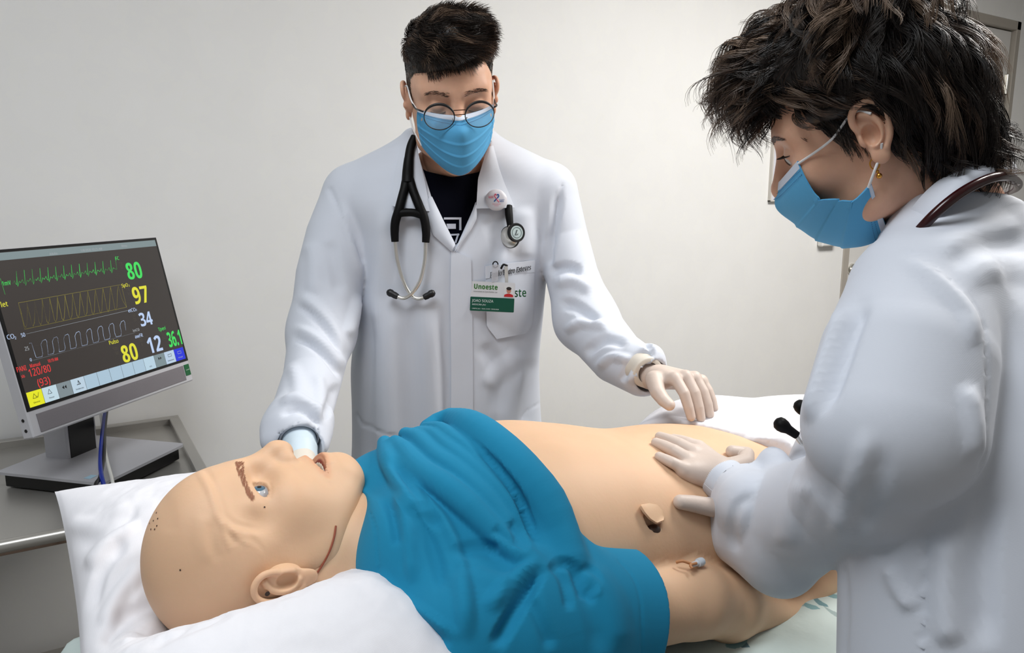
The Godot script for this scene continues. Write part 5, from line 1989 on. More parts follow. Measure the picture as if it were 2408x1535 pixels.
	# collar, lapels, placket, pocket
	var parts = [
		["collar", [[968, 302], [944, 335], [930, 400], [921, 484]], [[978, 330], [986, 370], [1000, 430], [1012, 497]], 12, 20, 0.009, 0.0028, 0.004],
		["lapel", [[1000, 470], [1009, 520], [1018, 552], [1062, 592]], [[1016, 462], [1027, 485], [1044, 520], [1071, 574]], 8, 20, 0.006, 0.0025, 0.004],
		["collar", [[1148, 345], [1136, 380], [1124, 420], [1120, 490]], [[1160, 342], [1174, 395], [1186, 430], [1211, 488]], 12, 20, 0.009, 0.0028, 0.004],
		["lapel", [[1118, 475], [1105, 512], [1090, 545], [1068, 590]], [[1122, 490], [1121, 515], [1108, 540], [1070, 592]], 8, 20, 0.006, 0.0025, 0.003],
		["placket", [[1061, 588], [1059, 700], [1061, 850], [1061, 1010]], [[1108, 607], [1110, 700], [1112, 850], [1113, 1010]], 8, 50, 0.005, 0.0025, 0.0],
		["pocket", [[1141, 626], [1143, 700], [1145, 768], [1168, 797]], [[1258, 612], [1256, 690], [1252, 765], [1238, 784]], 14, 18, 0.0045, 0.002, 0.002],
		["pocket_band", [[1141, 626], [1142, 655]], [[1258, 612], [1257, 640]], 14, 3, 0.006, 0.0015, 0.0],
	]
	var stitch = []
	for q in parts:
		var m = drape(whole, V2(q[1]), V2(q[2]), q[3], q[4], q[5], q[6], q[7])
		if q[0] == "placket" or q[0] == "pocket":
			for i in m.v.size(): m.v[i] += m.nm[i] * 0.0
		put(q[0], m.mesh(), M.coat, co)
	# ------------------------------------------------ T-shirt in the opening, with the white outline of a letter
	var T = Sdf.new()
	T.loft(Vector3.ZERO, Vector3.UP, Sm, Fm, rin, 2.35, 0.02)
	T.cone(P(1063, 430, 1.52), P(1063, 380, 1.50), 0.066, 0.060, 0.02)
	T.wedge(view_wedge(V2([[900, 150], [1250, 150], [1250, 300], [1128, 404], [1065, 417], [1000, 402], [900, 300]]), 1.0, 2.0), 0.004)
	T.wedge(view_wedge(V2([[700, 640], [1400, 640], [1400, 1700], [700, 1700]]), 1.0, 2.2), 0.004)
	put("t_shirt", nets(T, 0.006, Vector3(0.48, 1.2, -1.6), Vector3(0.92, 1.62, -1.18)).mesh(), M.navy, t)
	var wm = flat_mat(Color(0.75, 0.76, 0.8), 0.8)
	for q in [[[[1044, 511], [1044, 516]], [[1084, 511], [1084, 516]]], [[[1080, 511], [1080, 541]], [[1085, 511], [1085, 541]]], [[[1050, 526], [1053, 538]], [[1072, 526], [1072, 538]]], [[[1060, 550], [1060, 554]], [[1080, 549], [1080, 553]]], [[[1076, 549], [1069, 570]], [[1080, 549], [1073, 572]]]]:
		put("print", drape(inner, V2(q[0]), V2(q[1]), 4, 3, 0.003, 0.001).mesh(), wm, t)
	# ------------------------------------------------ head and neck in one body with the hands' wrists
	var k = frame(Vector3(0.649, 1.632, -1.303), Vector3(-0.194, 0.933, 0.303), Vector3(-0.304, -0.351, 0.885))
	var H = head_sdf(k)
	H.cone(k.at(0, -0.06, -0.02), P(1063, 415, 1.53), 0.055, 0.062, 0.03)
	var body = nets(H, 0.003, k.o + Vector3(-0.14, -0.27, -0.28), k.o + Vector3(0.14, 0.15, 0.17))
	# trunk and arms under the clothes
	var U = Sdf.new()
	U.loft(Vector3.ZERO, Vector3.UP, Sm, Fm, rows.map(func(q): return [q[0], q[1], q[2], q[3] - 0.045, q[4] - 0.035, q[5] - 0.035]), 2.2, 0.02)
	U.chain([P(838, 466, 1.53), P(800, 560, 1.51), P(777, 650, 1.49), P(757, 780, 1.46), P(735, 890, 1.37), P(704, 1030, 1.23)], [0.034, 0.032, 0.030, 0.028, 0.026, 0.022], 0.02)
	U.chain([P(1285, 455, 1.57), P(1318, 560, 1.57), P(1345, 650, 1.55), P(1378, 752, 1.52), P(1450, 838, 1.41), P(1516, 876, 1.30)], [0.034, 0.032, 0.030, 0.030, 0.026, 0.022], 0.02)
	body.add(nets(U, 0.016, lo, Vector3(1.22, 1.58, -0.92)))
	body.add(ear_msh(k.at(0.0755, -0.004, -0.008), k.f * 0.93 + k.r * 0.36, k.u, k.r * 0.93 - k.f * 0.36, 1.02))
	body.add(ear_msh(k.at(-0.0755, -0.004, -0.008), k.f * 0.93 - k.r * 0.36, k.u, -k.r * 0.93 - k.f * 0.36, 1.02))
	put("body", body.mesh(), M.skin, t)
	# legs in trousers below the coat, shoes
	var L = Sdf.new()
	var hip = P(1056, 1500, 1.70)
	for s in [-1.0, 1.0]:
		var a = hip + Sm * 0.085 * s
		L.chain([Vector3(a.x, 0.80, a.z), Vector3(a.x, 0.48, a.z) + Fm * 0.01, Vector3(a.x, 0.09, a.z)], [0.088, 0.068, 0.055], 0.02)
	put("trousers", nets(L, 0.014, Vector3(0.4, 0.02, -1.85), Vector3(1.1, 0.95, -1.25)).mesh(), M.navy, t)
	for s in [-1.0, 1.0]:
		var a = hip + Sm * 0.085 * s
		var Z = Sdf.new()
		Z.econe(Vector3(a.x, 0.045, a.z) - Fm * 0.05, Vector3(a.x, 0.035, a.z) + Fm * 0.15, Sm, 0.042, 0.044, 0.045, 0.03, 0.05, 0.01)
		put("shoe", nets(Z, 0.01, Vector3(a.x - 0.25, -0.01, a.z - 0.25), Vector3(a.x + 0.25, 0.12, a.z + 0.25)).mesh(), M.black, t)
	man_face(t, k, H)
	man_hair(t, k, H)
	man_hands(t)
	man_things(whole, k)

func man_face(t: Node3D, k: Frame, H: Sdf):
	# lowered eyelids: lash line and brows
	var rng = RandomNumberGenerator.new()
	rng.seed = 4
	for s in [-1.0, 1.0]:
		var lash = Msh.new()
		var brow = Msh.new()
		for i in 34:
			var f = i / 33.0
			var x = lerpf(0.020, 0.047, f) * s
			var yy = -0.003 - 0.004 * sin(f * PI)
			var p = k.at(x, yy, 0.0885 - 0.012 * pow(absf(f - 0.45) * 1.6, 2))
			strand(lash, [p - k.f * 0.003, p + k.f * 0.002 - k.u * 0.0005, p + k.f * 0.0065 - k.u * 0.003 + k.r * s * 0.0015], 0.00045)
		for i in 110:
			var f = rng.randf()
			var x = lerpf(0.012, 0.052, f) * s
			var yc = 0.0265 + 0.006 * sin(f * PI * 0.75) - 0.003 * f
			var y = yc + rng.randf_range(-1, 1) * lerpf(0.0045, 0.002, f)
			var p = surf(k, H, x, y)
			if p == Vector3.INF: continue
			strand(brow, [p - k.f * 0.001, p + k.f * 0.0015 + k.r * s * 0.003 + k.u * 0.001, p + k.f * 0.0012 + k.r * s * 0.007 + k.u * lerpf(0.001, -0.002, f)], 0.0003)
		put("eyelashes", lash.mesh(), M.hair_dark, t)
		put("eyebrow", brow.mesh(), M.hair_mid, t)
	make_mask(t, k, [Vector3(0, -0.006, 0.106), Vector3(0, -0.03, 0.127), Vector3(0, -0.058, 0.130), Vector3(0, -0.086, 0.126), Vector3(0, -0.108, 0.116), Vector3(0, -0.121, 0.094)], [Vector3(0.069, -0.002, 0.067), Vector3(0.071, -0.018, 0.063), Vector3(0.071, -0.036, 0.059), Vector3(0.069, -0.050, 0.054), Vector3(0.067, -0.064, 0.054), Vector3(0.064, -0.076, 0.053)])
	# glasses: two round rims, bridge, arms
	var g = Node3D.new()
	g.name = "glasses"
	t.add_child(g)
	g.position = Vector3.ZERO
	var rimc = M.black
	var gl = flat_mat(Color(1, 1, 1, 0.06), 0.02)
	gl.transparency = BaseMaterial3D.TRANSPARENCY_ALPHA
	for s in [-1.0, 1.0]:
		var c = k.at(0.0355 * s, -0.004, 0.119)
		var ring = []
		for i in 41:
			var a = TAU * i / 40.0
			ring.append(c + k.r * cos(a) * 0.0262 + k.u * sin(a) * 0.0222 + k.f * (-0.0035 * cos(a) * s))
		put("rim", tube(PackedVector3Array(ring), 0.0009, 8, false).mesh(), rimc, g)
		# heavier upper half
		put("brow_bar", tube(PackedVector3Array(ring.slice(1, 20)), [0.0010, 0.0021, 0.0026, 0.0022, 0.0012], 8).mesh(), rimc, g)
		put("lens", slab(c - k.f * 0.0004, k.r, k.u, oval(0.0259, 0.0219, 36), 0.0006).mesh(), gl, g)
		put("temple", tube(smooth_path([k.at(0.0615 * s, 0.006, 0.115), k.at(0.068 * s, 0.007, 0.108), k.at(0.0735 * s, 0.0, 0.06), k.at(0.0765 * s, 0.006, 0.01), k.at(0.077 * s, 0.002, -0.015)], 0.006), 0.0016, 8).mesh(), rimc, g)
		put("nose_pad", tube(smooth_path([k.at(0.0125 * s, -0.008, 0.119), k.at(0.0115 * s, -0.011, 0.114), k.at(0.0108 * s, -0.014, 0.114)], 0.001), 0.0012, 8).mesh(), M.chrome, g)
	for y in [0.006, -0.002]:
		put("bridge", tube(smooth_path([k.at(-0.0105, y, 0.1195), k.at(0, y + 0.001, 0.123), k.at(0.0105, y, 0.1195)], 0.002), 0.0008, 8).mesh(), M.bronze, g)

func surf(k: Frame, H: Sdf, x: float, y: float) -> Vector3:
	var o = k.at(x, y, 0.2)
	var d = H.trace(o, -k.f, 0.0, 0.3)
	if d < 0: return Vector3.INF
	return o - k.f * d

func make_mask(t: Node3D, k: Frame, mid: Array, side: Array, gather := 0.0):
	mask_mid = mid
	mask_side = side
	var mn = Node3D.new()
	mn.name = "face_mask"
	t.add_child(mn)
	var f0 = func(u, v):
		var p = mask_point(k, u, v)
		if gather > 0.0:       # ruffled side edges
			var e = smoothstep(0.80, 1.0, absf(u * 2.0 - 1.0))
			p += k.f * sin(v * 46.0) * 0.0012 * e * smoothstep(0.25, 0.4, v) * smoothstep(0.85, 0.7, v)
		return p
	put("mask_body", sheet(f0, 48, 90, 0.0012, k.f).mesh(), M.mask, mn)
	put("mask_hem", sheet(func(u, v): return mask_point(k, u, v * 0.075 - 0.004, 0.0008), 40, 5, 0.0022, k.f).mesh(), M.mask_white, mn)
	put("mask_hem", sheet(func(u, v): return mask_point(k, u, 0.945 + v * 0.058, 0.0008), 40, 4, 0.0022, k.f).mesh(), M.mask_white if gather > 0.0 else M.mask, mn)
	var stitch = flat_mat(Color(0.22, 0.40, 0.60), 0.8)
	for v in [0.085, 0.115]:
		var m = Msh.new()
		for i in 60:
			var a = mask_point(k, (i + 0.1) / 60.0, v, 0.0012)
			var b = mask_point(k, (i + 0.6) / 60.0, v, 0.0012)
			m.add(tube(PackedVector3Array([a, b]), 0.00035, 4))
		put("stitching", m.mesh(), stitch, mn)
	if gather > 0.0:
		for v in [0.90, 0.925]:
			var m = Msh.new()
			for i in 60:
				m.add(tube(PackedVector3Array([mask_point(k, (i + 0.1) / 60.0, v, 0.0012), mask_point(k, (i + 0.6) / 60.0, v, 0.0012)]), 0.0004, 4))
			put("stitching", m.mesh(), stitch, mn)
	for s in [0, 1]:
		var sg = -1.0 if s == 0 else 1.0
		put("side_hem", sheet(func(u, v): return mask_point(k, lerpf(0.0, 0.035, u) if s == 0 else lerpf(0.965, 1.0, u), v, 0.0006), 3, 40, 0.002, k.f).mesh(), M.mask, mn)
		var a = mask_point(k, s, 0.03)
		var b = mask_point(k, s, 0.93)
		put("ear_loop", tube(smooth_path([a, k.at(0.0765 * sg, 0.006, 0.03), k.at(0.0800 * sg, 0.024, 0.0), k.at(0.085 * sg, 0.016, -0.017)], 0.004), 0.0015, 8).mesh(), M.elastic, mn)
		put("ear_loop", tube(smooth_path([b, b.lerp(k.at(0.079 * sg, -0.030, -0.010), 0.5) + k.r * sg * 0.004, k.at(0.080 * sg, -0.030, -0.010), k.at(0.083 * sg, -0.018, -0.016)], 0.004), 0.0015, 8).mesh(), M.elastic, mn)

func man_hair(t: Node3D, k: Frame, H: Sdf):
	# close-cropped cap, then longer locks on top
	var S = Sdf.new()
	S.ell(k.at(0, 0.037, -0.010), k.basis(), Vector3(0.0785, 0.088, 0.096), 0.01)
	S.ell(k.at(0, 0.095, 0.008), k.basis(), Vector3(0.072, 0.050, 0.082), 0.04)
	S.ell(k.at(-0.01, 0.118, 0.02), k.basis(), Vector3(0.058, 0.034, 0.060), 0.03)
	# face and nape left free
	S.wedge([Plane((k.u + k.r * 0.30).normalized(), k.at(0, 0.068, 0)), Plane(-k.f, k.at(0, 0, 0.046))], 0.012)
	S.wedge([Plane(k.u, k.at(0, -0.012, 0)), Plane(-k.f, k.at(0, 0, 0.012))], 0.01)
	S.wedge([Plane(k.u, k.at(0, -0.035, 0))], 0.01)
	var cap = nets(S, 0.0035, k.o - Vector3.ONE * 0.15, k.o + Vector3.ONE * 0.17)
	var h = put("hair", cap.mesh(), M.hair_dark, t)
	var rng = RandomNumberGenerator.new()
	rng.seed = 7
	var mm = [Msh.new(), Msh.new(), Msh.new()]
	var nz = noise3(3, 14.0)
	var nz2 = noise3(8, 22.0)
	var cnt = cap.v.size()
	for i in 14000:
		var j = rng.randi() % cnt
		var p = cap.v[j]
		var n = cap.nm[j]
		var l = k.loc(p)
		var top = smoothstep(0.065, 0.105, l.y)
		var front = smoothstep(0.02, 0.08, l.z)
		# flow: forward and to his left on top, down on the sides
		var dir = (k.f * 0.75 - k.r * 0.45 + k.u * 0.05).lerp(-k.u * 0.8 + k.f * 0.25, 1.0 - top)
		dir += k.r * nz.get_noise_3dv(p * 1.0) * 0.9 + k.u * nz2.get_noise_3dv(p) * 0.5 * top
		dir = dir.normalized()
		var L = lerpf(0.006, 0.030 + 0.010 * front, top) * rng.randf_range(0.6, 1.15)
		var lift = lerpf(0.35, 0.5 + nz2.get_noise_3dv(p * 0.7) * 0.9, top)
		var pts = [p - n * 0.002]
		var q = p
		for s in 4:
			var d2 = (dir + n * (lift - s * 0.22)).normalized()
			q += d2 * L / 4.0
			pts.append(q)
		var w = nz.get_noise_3dv(p * 2.0) + rng.randf_range(-0.35, 0.2) + 0.25 * (1.0 - top)
		strand(mm[0 if w < 0.0 else (1 if w < 0.38 else 2)], pts, lerpf(0.0004, 0.00055, top))
	# fringe tips on the forehead
	for i in 620:
		var x = rng.randf_range(-0.05, 0.045)
		var p = k.at(x, 0.084 - 0.25 * x + rng.randf_range(-0.012, 0.010) - x * x * 1.0, 0.078 - x * x * 9.0)
		var pts = [p]
		var len = rng.randf_range(0.012, 0.026)
		if absf(x + 0.005) < 0.018: len *= 1.35
		for s in 4: pts.append(pts[-1] + (k.f * (0.5 - s * 0.15) - k.u * (0.55 + s * 0.1) - k.r * (0.25 + 0.3 * sin(x * 180.0))).normalized() * len / 4)
		strand(mm[i % 2], pts, 0.0005)
	# uneven hairs along the forehead and temples
	for i in 700:
		var x = rng.randf_range(-0.062, 0.066)
		var y = 0.071 - 0.29 * x + rng.randf_range(-0.006, 0.006)
		if absf(x) > 0.048: continue
		var p = surf(k, H, x, y)
		if p == Vector3.INF: continue
		var d = (-k.u * rng.randf_range(0.5, 1.0) + k.f * rng.randf_range(0.1, 0.7) - k.r * rng.randf_range(-0.2, 0.9)).normalized()
		var len = rng.randf_range(0.005, 0.013)
		if absf(x) > 0.052: len *= 0.6
		strand(mm[i % 2], [p + k.u * 0.003, p + d * len * 0.4 + k.f * 0.002, p + d * len + k.f * 0.0015], 0.00036)
	for i in 3:
		var o = put("strands", mm[i].mesh(), [M.hair_dark, M.hair_mid, M.hair_light][i], h)
		o.set_meta("kind", "stuff")

func man_hands(t: Node3D):
	# left hand resting on the sheet over the hip
	var tip = on_surface(sheet_sdf, 1645, 980)
	var dd = (DEP(tip) - 0.012 - 1.424) if tip != Vector3.INF else 0.0
	var J = func(a: Array) -> Array: return a.map(func(q): return P(q[0], q[1], q[2] + dd))
	var fingers = [
		J.call([[1587, 888, 1.432], [1609, 925, 1.415], [1619, 957, 1.412], [1625, 980, 1.412]]),
		J.call([[1613, 884, 1.445], [1634, 924, 1.43], [1643, 957, 1.425], [1648, 982, 1.424]]),
		J.call([[1634, 886, 1.46], [1654, 921, 1.448], [1664, 950, 1.442], [1669, 974, 1.44]]),
		J.call([[1650, 893, 1.475], [1666, 918, 1.467], [1675, 940, 1.463], [1680, 960, 1.46]])]
	var thumb: Array = J.call([[1538, 892, 1.445], [1547, 922, 1.42], [1560, 940, 1.408], [1574, 952, 1.40]])
	var wr = P(1524, 876, 1.475 + dd * 0.92)
	var back = Vector3(0.1, 0.95, 0.3).normalized()
	var S = hand_sdf(wr, fingers, thumb, back, 0.0086)
	var b = bounds_of([wr, thumb[3], fingers[0][3], fingers[1][3], fingers[2][3], fingers[3][3], fingers[3][0]], 0.045)
	put("glove", nets(S, 0.0028, b[0], b[1]).mesh(), M.glove, t)
	var ax = (P(1545, 893, 1.235) - P(1500, 862, 1.295)).normalized()
	put("glove_cuff", lathe(P(1512, 868, 1.285), ax, [Vector2(0.0295, -0.03), Vector2(0.0295, -0.008), Vector2(0.0272, 0.008), Vector2(0.0282, 0.013), Vector2(0.0275, 0.017), Vector2(0.0255, 0.019), Vector2(0.0190, 0.019)], 36).mesh(), M.glove_cuff, t)
	# right hand by the manikin's neck, mostly hidden behind its head
	put("knit_cuff", lathe(P(702, 1008, 1.240), (P(705, 1050, 1.205) - P(702, 1008, 1.240)).normalized(), [Vector2(0.0325, -0.02), Vector2(0.0325, 0.024), Vector2(0.0315, 0.027), Vector2(0.0285, 0.027), Vector2(0.0285, 0.0)], 40).mesh(), M.coat, t)
	wr = P(704, 1052, 1.205)
	var k0 = [P(672, 1150, 1.13), P(692, 1156, 1.12), P(712, 1158, 1.115), P(730, 1152, 1.12)]
	fingers = []
	for i in 4:
		var q: Vector3 = k0[i]
		fingers.append([q, q + Vector3(0.006, -0.02, 0.03), q + Vector3(0.01, -0.035, 0.05), q + Vector3(0.012, -0.045, 0.065)])
	thumb = [wr + Vector3(0.02, -0.025, 0.02), wr + Vector3(0.045, -0.05, 0.045), wr + Vector3(0.055, -0.065, 0.06), wr + Vector3(0.06, -0.075, 0.072)]
	S = hand_sdf(wr, fingers, thumb, Vector3(0, 0.6, -0.8), 0.0085)
	b = bounds_of([wr, thumb[3], fingers[0][3], fingers[3][3], fingers[3][0]], 0.05)
	put("glove", nets(S, 0.0035, b[0], b[1]).mesh(), M.glove_cuff, t)
	ax = (P(704, 1080, 1.19) - P(702, 1030, 1.225)).normalized()
	put("glove_cuff", lathe(P(704, 1048, 1.21), ax, [Vector2(0.0275, -0.04), Vector2(0.0280, 0.004), Vector2(0.0290, 0.008), Vector2(0.0280, 0.011), Vector2(0.0272, 0.03), Vector2(0.024, 0.05)], 36).mesh(), flat_mat(Color(0.80, 0.86, 0.90), 0.5), t)

# stethoscope, badge and button pin: they hang on the coat
func man_things(C: Sdf, k: Frame):
	var S = func(x: float, y: float, l: float) -> Vector3:
		var p = on_surface(C, x, y, l)
		return p if p != Vector3.INF else P(x, y, 1.45)
	var t = thing("stethoscope", "black stethoscope with a steel chest piece hanging round the collar of the student in glasses", "stethoscope")
	var neck = [P(975, 322, 1.435), S.call(966, 345, 0.022), S.call(961, 380, 0.02), S.call(959, 415, 0.018), S.call(959, 432, 0.018)]
	put("tubing", tube(smooth_path(neck, 0.004), [0.0075, 0.0085, 0.009, 0.011, 0.012], 14).mesh(), M.rubber, t)
	var arch_l = [S.call(957, 420, 0.018), S.call(948, 455, 0.018), S.call(939, 490, 0.018), S.call(930, 520, 0.018), S.call(928, 545, 0.018), S.call(929, 568, 0.018)]
	var arch_r = [S.call(962, 420, 0.018), S.call(974, 455, 0.018), S.call(986, 485, 0.018), S.call(998, 515, 0.018), S.call(1002, 545, 0.018), S.call(1001, 570, 0.018)]
	for a in [arch_l, arch_r]: put("yoke", tube(smooth_path(a, 0.004), [0.0095, 0.0084, 0.0088, 0.0088, 0.0084, 0.0072], 14).mesh(), M.rubber, t)
	put("yoke", tube(smooth_path([S.call(936, 502, 0.018), S.call(950, 500, 0.019), S.call(972, 500, 0.019), S.call(992, 506, 0.018)], 0.004), 0.0076, 12).mesh(), M.rubber, t)
	var tl = [S.call(929, 566, 0.018), S.call(934, 610, 0.016), S.call(948, 660, 0.014), S.call(965, 692, 0.014), S.call(982, 702, 0.016), S.call(998, 699, 0.018)]
	var tr = [S.call(1001, 568, 0.018), S.call(999, 612, 0.016), S.call(988, 660, 0.018), S.call(968, 690, 0.020), S.call(950, 701, 0.020), S.call(934, 697, 0.020)]
	for a in [tl, tr]: put("ear_tube", tube(smooth_path(a, 0.004), 0.0036, 12).mesh(), M.chrome, t)
	for q in [[tl, S.call(1015, 690, 0.018)], [tr, S.call(917, 688, 0.020)]]:
		var e: Vector3 = q[0][-1]
		var dr: Vector3 = (q[1] - e).normalized()
		put("ear_tip", lathe(e - dr * 0.002, dr, [Vector2(0.003, 0), Vector2(0.0055, 0.001), Vector2(0.0065, 0.007), Vector2(0.0062, 0.012), Vector2(0.0075, 0.016), Vector2(0.0068, 0.021), Vector2(0.0035, 0.0245), Vector2(0.0002, 0.025)], 20).mesh(), M.black, t)
	# chest piece under the other collar point
	put("tubing", tube(smooth_path([S.call(1196, 485, 0.006), S.call(1197, 505, 0.012), S.call(1200, 530, 0.016)], 0.004), [0.0075, 0.0078, 0.0066], 14).mesh(), M.rubber, t)
	var c = S.call(1197, 558, 0.014) as Vector3
	var nrm = (cam_at - c).normalized()
	put("stem", tube(PackedVector3Array([S.call(1200, 526, 0.017), S.call(1201, 548, 0.020)]), 0.0042, 12).mesh(), M.chrome, t)
	var d1 = (nrm * 0.75 - cam_rt * 0.55 - cam_up * 0.15).normalized()
	put("bell", lathe(c - d1 * 0.002, d1, [Vector2(0.0002, 0.010), Vector2(0.010, 0.009), Vector2(0.016, 0.005), Vector2(0.0205, 0.0015), Vector2(0.021, -0.001), Vector2(0.0208, -0.004), Vector2(0.001, -0.004)], 40).mesh(), M.chrome, t)
	put("bell_ring", lathe(c - d1 * 0.002, d1, [Vector2(0.0207, 0.001), Vector2(0.0222, 0.0), Vector2(0.0222, -0.0035), Vector2(0.0205, -0.0045)], 40).mesh(), M.black, t)
	var c2 = P(1213, 547, DEP(c) - 0.018)
	var d2 = (nrm * 0.85 + cam_rt * 0.45 + cam_up * 0.05).normalized()
	put("diaphragm_ring", lathe(c2, d2, [Vector2(0.0002, -0.004), Vector2(0.017, -0.004), Vector2(0.0185, -0.001), Vector2(0.0188, 0.003), Vector2(0.0172, 0.005), Vector2(0.0138, 0.0045)], 40).mesh(), M.black, t)
	put("diaphragm", lathe(c2, d2, [Vector2(0.0142, 0.0040), Vector2(0.0002, 0.0044)], 40).mesh(), flat_mat(Color(0.72, 0.78, 0.78), 0.35), t)
	put("rim_line", lathe(c2, d2, [Vector2(0.0105, 0.0044), Vector2(0.0105, 0.0047), Vector2(0.0097, 0.0047), Vector2(0.0097, 0.0044)], 40).mesh(), flat_mat(Color(0.35, 0.4, 0.4), 0.4), t)
	var ex2 = cam_rt - d2 * cam_rt.dot(d2)
	words("emblem", "L", flat_mat(Color(0.1, 0.12, 0.13), 0.4), t, c2 + d2 * 0.0047 - cam_up * 0.0045, ex2, d2.cross(ex2.normalized()), 0.009, 1.0, font("Droid Serif"), 0.0003, 1, 0.35)
	# ------------------------------------------------ badge with its clip
	var b = thing("id_badge", "white and green name badge clipped to the coat's breast pocket", "badge")
	var bc = S.call(1158, 698, 0.021) as Vector3
	var ex = (S.call(1211, 700, 0.010) as Vector3) - (S.call(1106, 696, 0.010) as Vector3)
	ex = (cam_rt * 0.998 - cam_up * 0.045 + cam_fw * 0.02).normalized()
	var ey = (cam_up * 0.995 + cam_rt * 0.042 - cam_fw * 0.06).normalized()
	ey = (ey - ex * ey.dot(ex)).normalized()
	var bz = ex.cross(ey)
	var D = DEP(bc)
	var w = 105.0 * D / FOC
	var hh = 70.0 * D / FOC
	var wmat = flat_mat(Color(0.82, 0.82, 0.83), 0.3)
	put("card", slab(bc - bz * 0.0005, ex, ey, round_rect(w, hh, 0.003), 0.001).mesh(), wmat, b)
	put("green_band", slab(bc + bz * 0.0006 - ey * hh * 0.255, ex, ey, round_rect(w * 0.985, hh * 0.47, 0.0015), 0.0003).mesh(), flat_mat(Color(0.02, 0.29, 0.22), 0.35), b)
	var gm = flat_mat(Color(0.13, 0.42, 0.10), 0.4)
	var at = func(x: float, y: float) -> Vector3: return bc + ex * (x * w) + ey * (y * hh) + bz * 0.0008      # -0.5..0.5
	words("logo", "Unoeste", gm, b, at.call(-0.43, 0.245), ex, ey, 0.0095, 0.90, font("Droid Sans", true), 0.0003)
	words("small_print", "Universidade do Oeste Paulista - Jau", flat_mat(Color(0.5, 0.5, 0.5), 0.5), b, at.call(-0.43, 0.145), ex, ey, 0.0022, 0.95, null, 0.0002)
	var wh = flat_mat(Color(0.85, 0.88, 0.87), 0.4)
	words("holder_name", "JOAO SOUZA", wh, b, at.call(-0.45, -0.19), ex, ey, 0.0052, 1.0, null, 0.0003)
	words("small_print", "MEDICINA JAU", wh, b, at.call(-0.45, -0.30), ex, ey, 0.003, 1.0, null, 0.0002)
	words("small_print", "CAMPUS JAU - TEMA CURSO  30/06/2024", wh, b, at.call(-0.45, -0.43), ex, ey, 0.0021, 1.0, null, 0.0002)
	var ph = Node3D.new()
	ph.name = "photo"
	b.add_child(ph)
	var pc = at.call(0.36, 0.21) as Vector3
	put("backdrop", slab(pc, ex, ey, round_rect(0.0185, 0.022, 0.0005), 0.0002).mesh(), flat_mat(Color(0.84, 0.84, 0.84), 0.5), ph)
	put("face", slab(pc + ey * 0.0015 + bz * 0.0003, ex, ey, oval(0.0044, 0.0056), 0.0002).mesh(), flat_mat(Color(0.72, 0.5, 0.42), 0.5), ph)
	put("dark_hair", slab(pc + ey * 0.0055 + bz * 0.0006, ex, ey, oval(0.005, 0.0032), 0.0002).mesh(), flat_mat(Color(0.13, 0.09, 0.08), 0.5), ph)
	put("red_shirt", slab(pc - ey * 0.0078 + bz * 0.0003, ex, ey, [Vector2(-0.0092, -0.003), Vector2(0.0092, -0.003), Vector2(0.0085, 0.001), Vector2(0.003, 0.0032), Vector2(-0.003, 0.0032), Vector2(-0.0085, 0.001)], 0.0002).mesh(), flat_mat(Color(0.72, 0.08, 0.1), 0.5), ph)
	# clip and strap
	var clear = flat_mat(Color(0.8, 0.8, 0.82, 0.35), 0.2)
	clear.transparency = BaseMaterial3D.TRANSPARENCY_ALPHA
	put("strap", drape(C, V2([[1158, 622], [1157, 640], [1156, 662]]), V2([[1174, 622], [1172, 640], [1171, 662]]), 3, 8, 0.020, 0.001).mesh(), clear, b)
	put("clip", drape(C, V2([[1186, 626], [1187, 645], [1188, 664]]), V2([[1194, 626], [1195, 645], [1195, 664]]), 3, 8, 0.020, 0.0012).mesh(), M.chrome, b)
	var lc = S.call(1165, 622, 0.014) as Vector3
	var ring = []
	for i in 25:
		var a = TAU * i / 24.0
		ring.append(lc + cam_rt * cos(a) * 0.005 + cam_up * sin(a) * 0.006)
	put("clip_ring", tube(PackedVector3Array(ring), 0.0013, 8, false).mesh(), flat_mat(Color(0.15, 0.15, 0.16), 0.35, 0.8), b)
	put("clip_jaw", tube(smooth_path([S.call(1178, 632, 0.012), S.call(1184, 622, 0.014), S.call(1193, 625, 0.014)], 0.003), 0.0022, 8).mesh(), flat_mat(Color(0.12, 0.12, 0.13), 0.35, 0.6), b)
	# embroidery on the pocket
	var pm = get_node("person") as Node3D
	var thread = flat_mat(Color(0.03, 0.03, 0.05), 0.7)
	var ax = (S.call(1245, 634, 0.012) as Vector3) - (S.call(1152, 652, 0.013) as Vector3)
	words("embroidered_name", "Paulo Pedro Esteves", thread, pm, S.call(1153, 653, 0.013), ax, cam_up - ax.normalized() * cam_up.dot(ax.normalized()), 0.0104, 0.70, font("Droid Serif"), 0.0008, 0, 0.32)
	words("embroidered_logo", "Unoeste", flat_mat(Color(0.05, 0.33, 0.17), 0.6), pm, S.call(1160, 699, 0.012), ex + ey * 0.06, ey - ex * 0.06, 0.0160, 0.74, font("Droid Sans", true), 0.0008)
	# ------------------------------------------------ button pin on the collar
	var p = thing("button_pin", "round white badge with a pink and blue ribbon pinned to the coat collar", "pin")
	var c3 = S.call(1167, 470, 0.019) as Vector3
	var d3 = (nrm + cam_up * 0.12 + cam_rt * 0.05).normalized()
	put("disc", lathe(c3, d3, [Vector2(0.0002, 0.005), Vector2(0.014, 0.0043), Vector2(0.0195, 0.0026), Vector2(0.0212, 0.0), Vector2(0.0200, -0.002), Vector2(0.0002, -0.002)], 48).mesh(), flat_mat(Color(0.86, 0.85, 0.87), 0.25), p)
	var rx = (cam_rt - d3 * cam_rt.dot(d3)).normalized()
	var ry = d3.cross(rx)
	var pk = flat_mat(Color(0.85, 0.36, 0.45), 0.5)
	var bl = flat_mat(Color(0.1, 0.35, 0.62), 0.5)
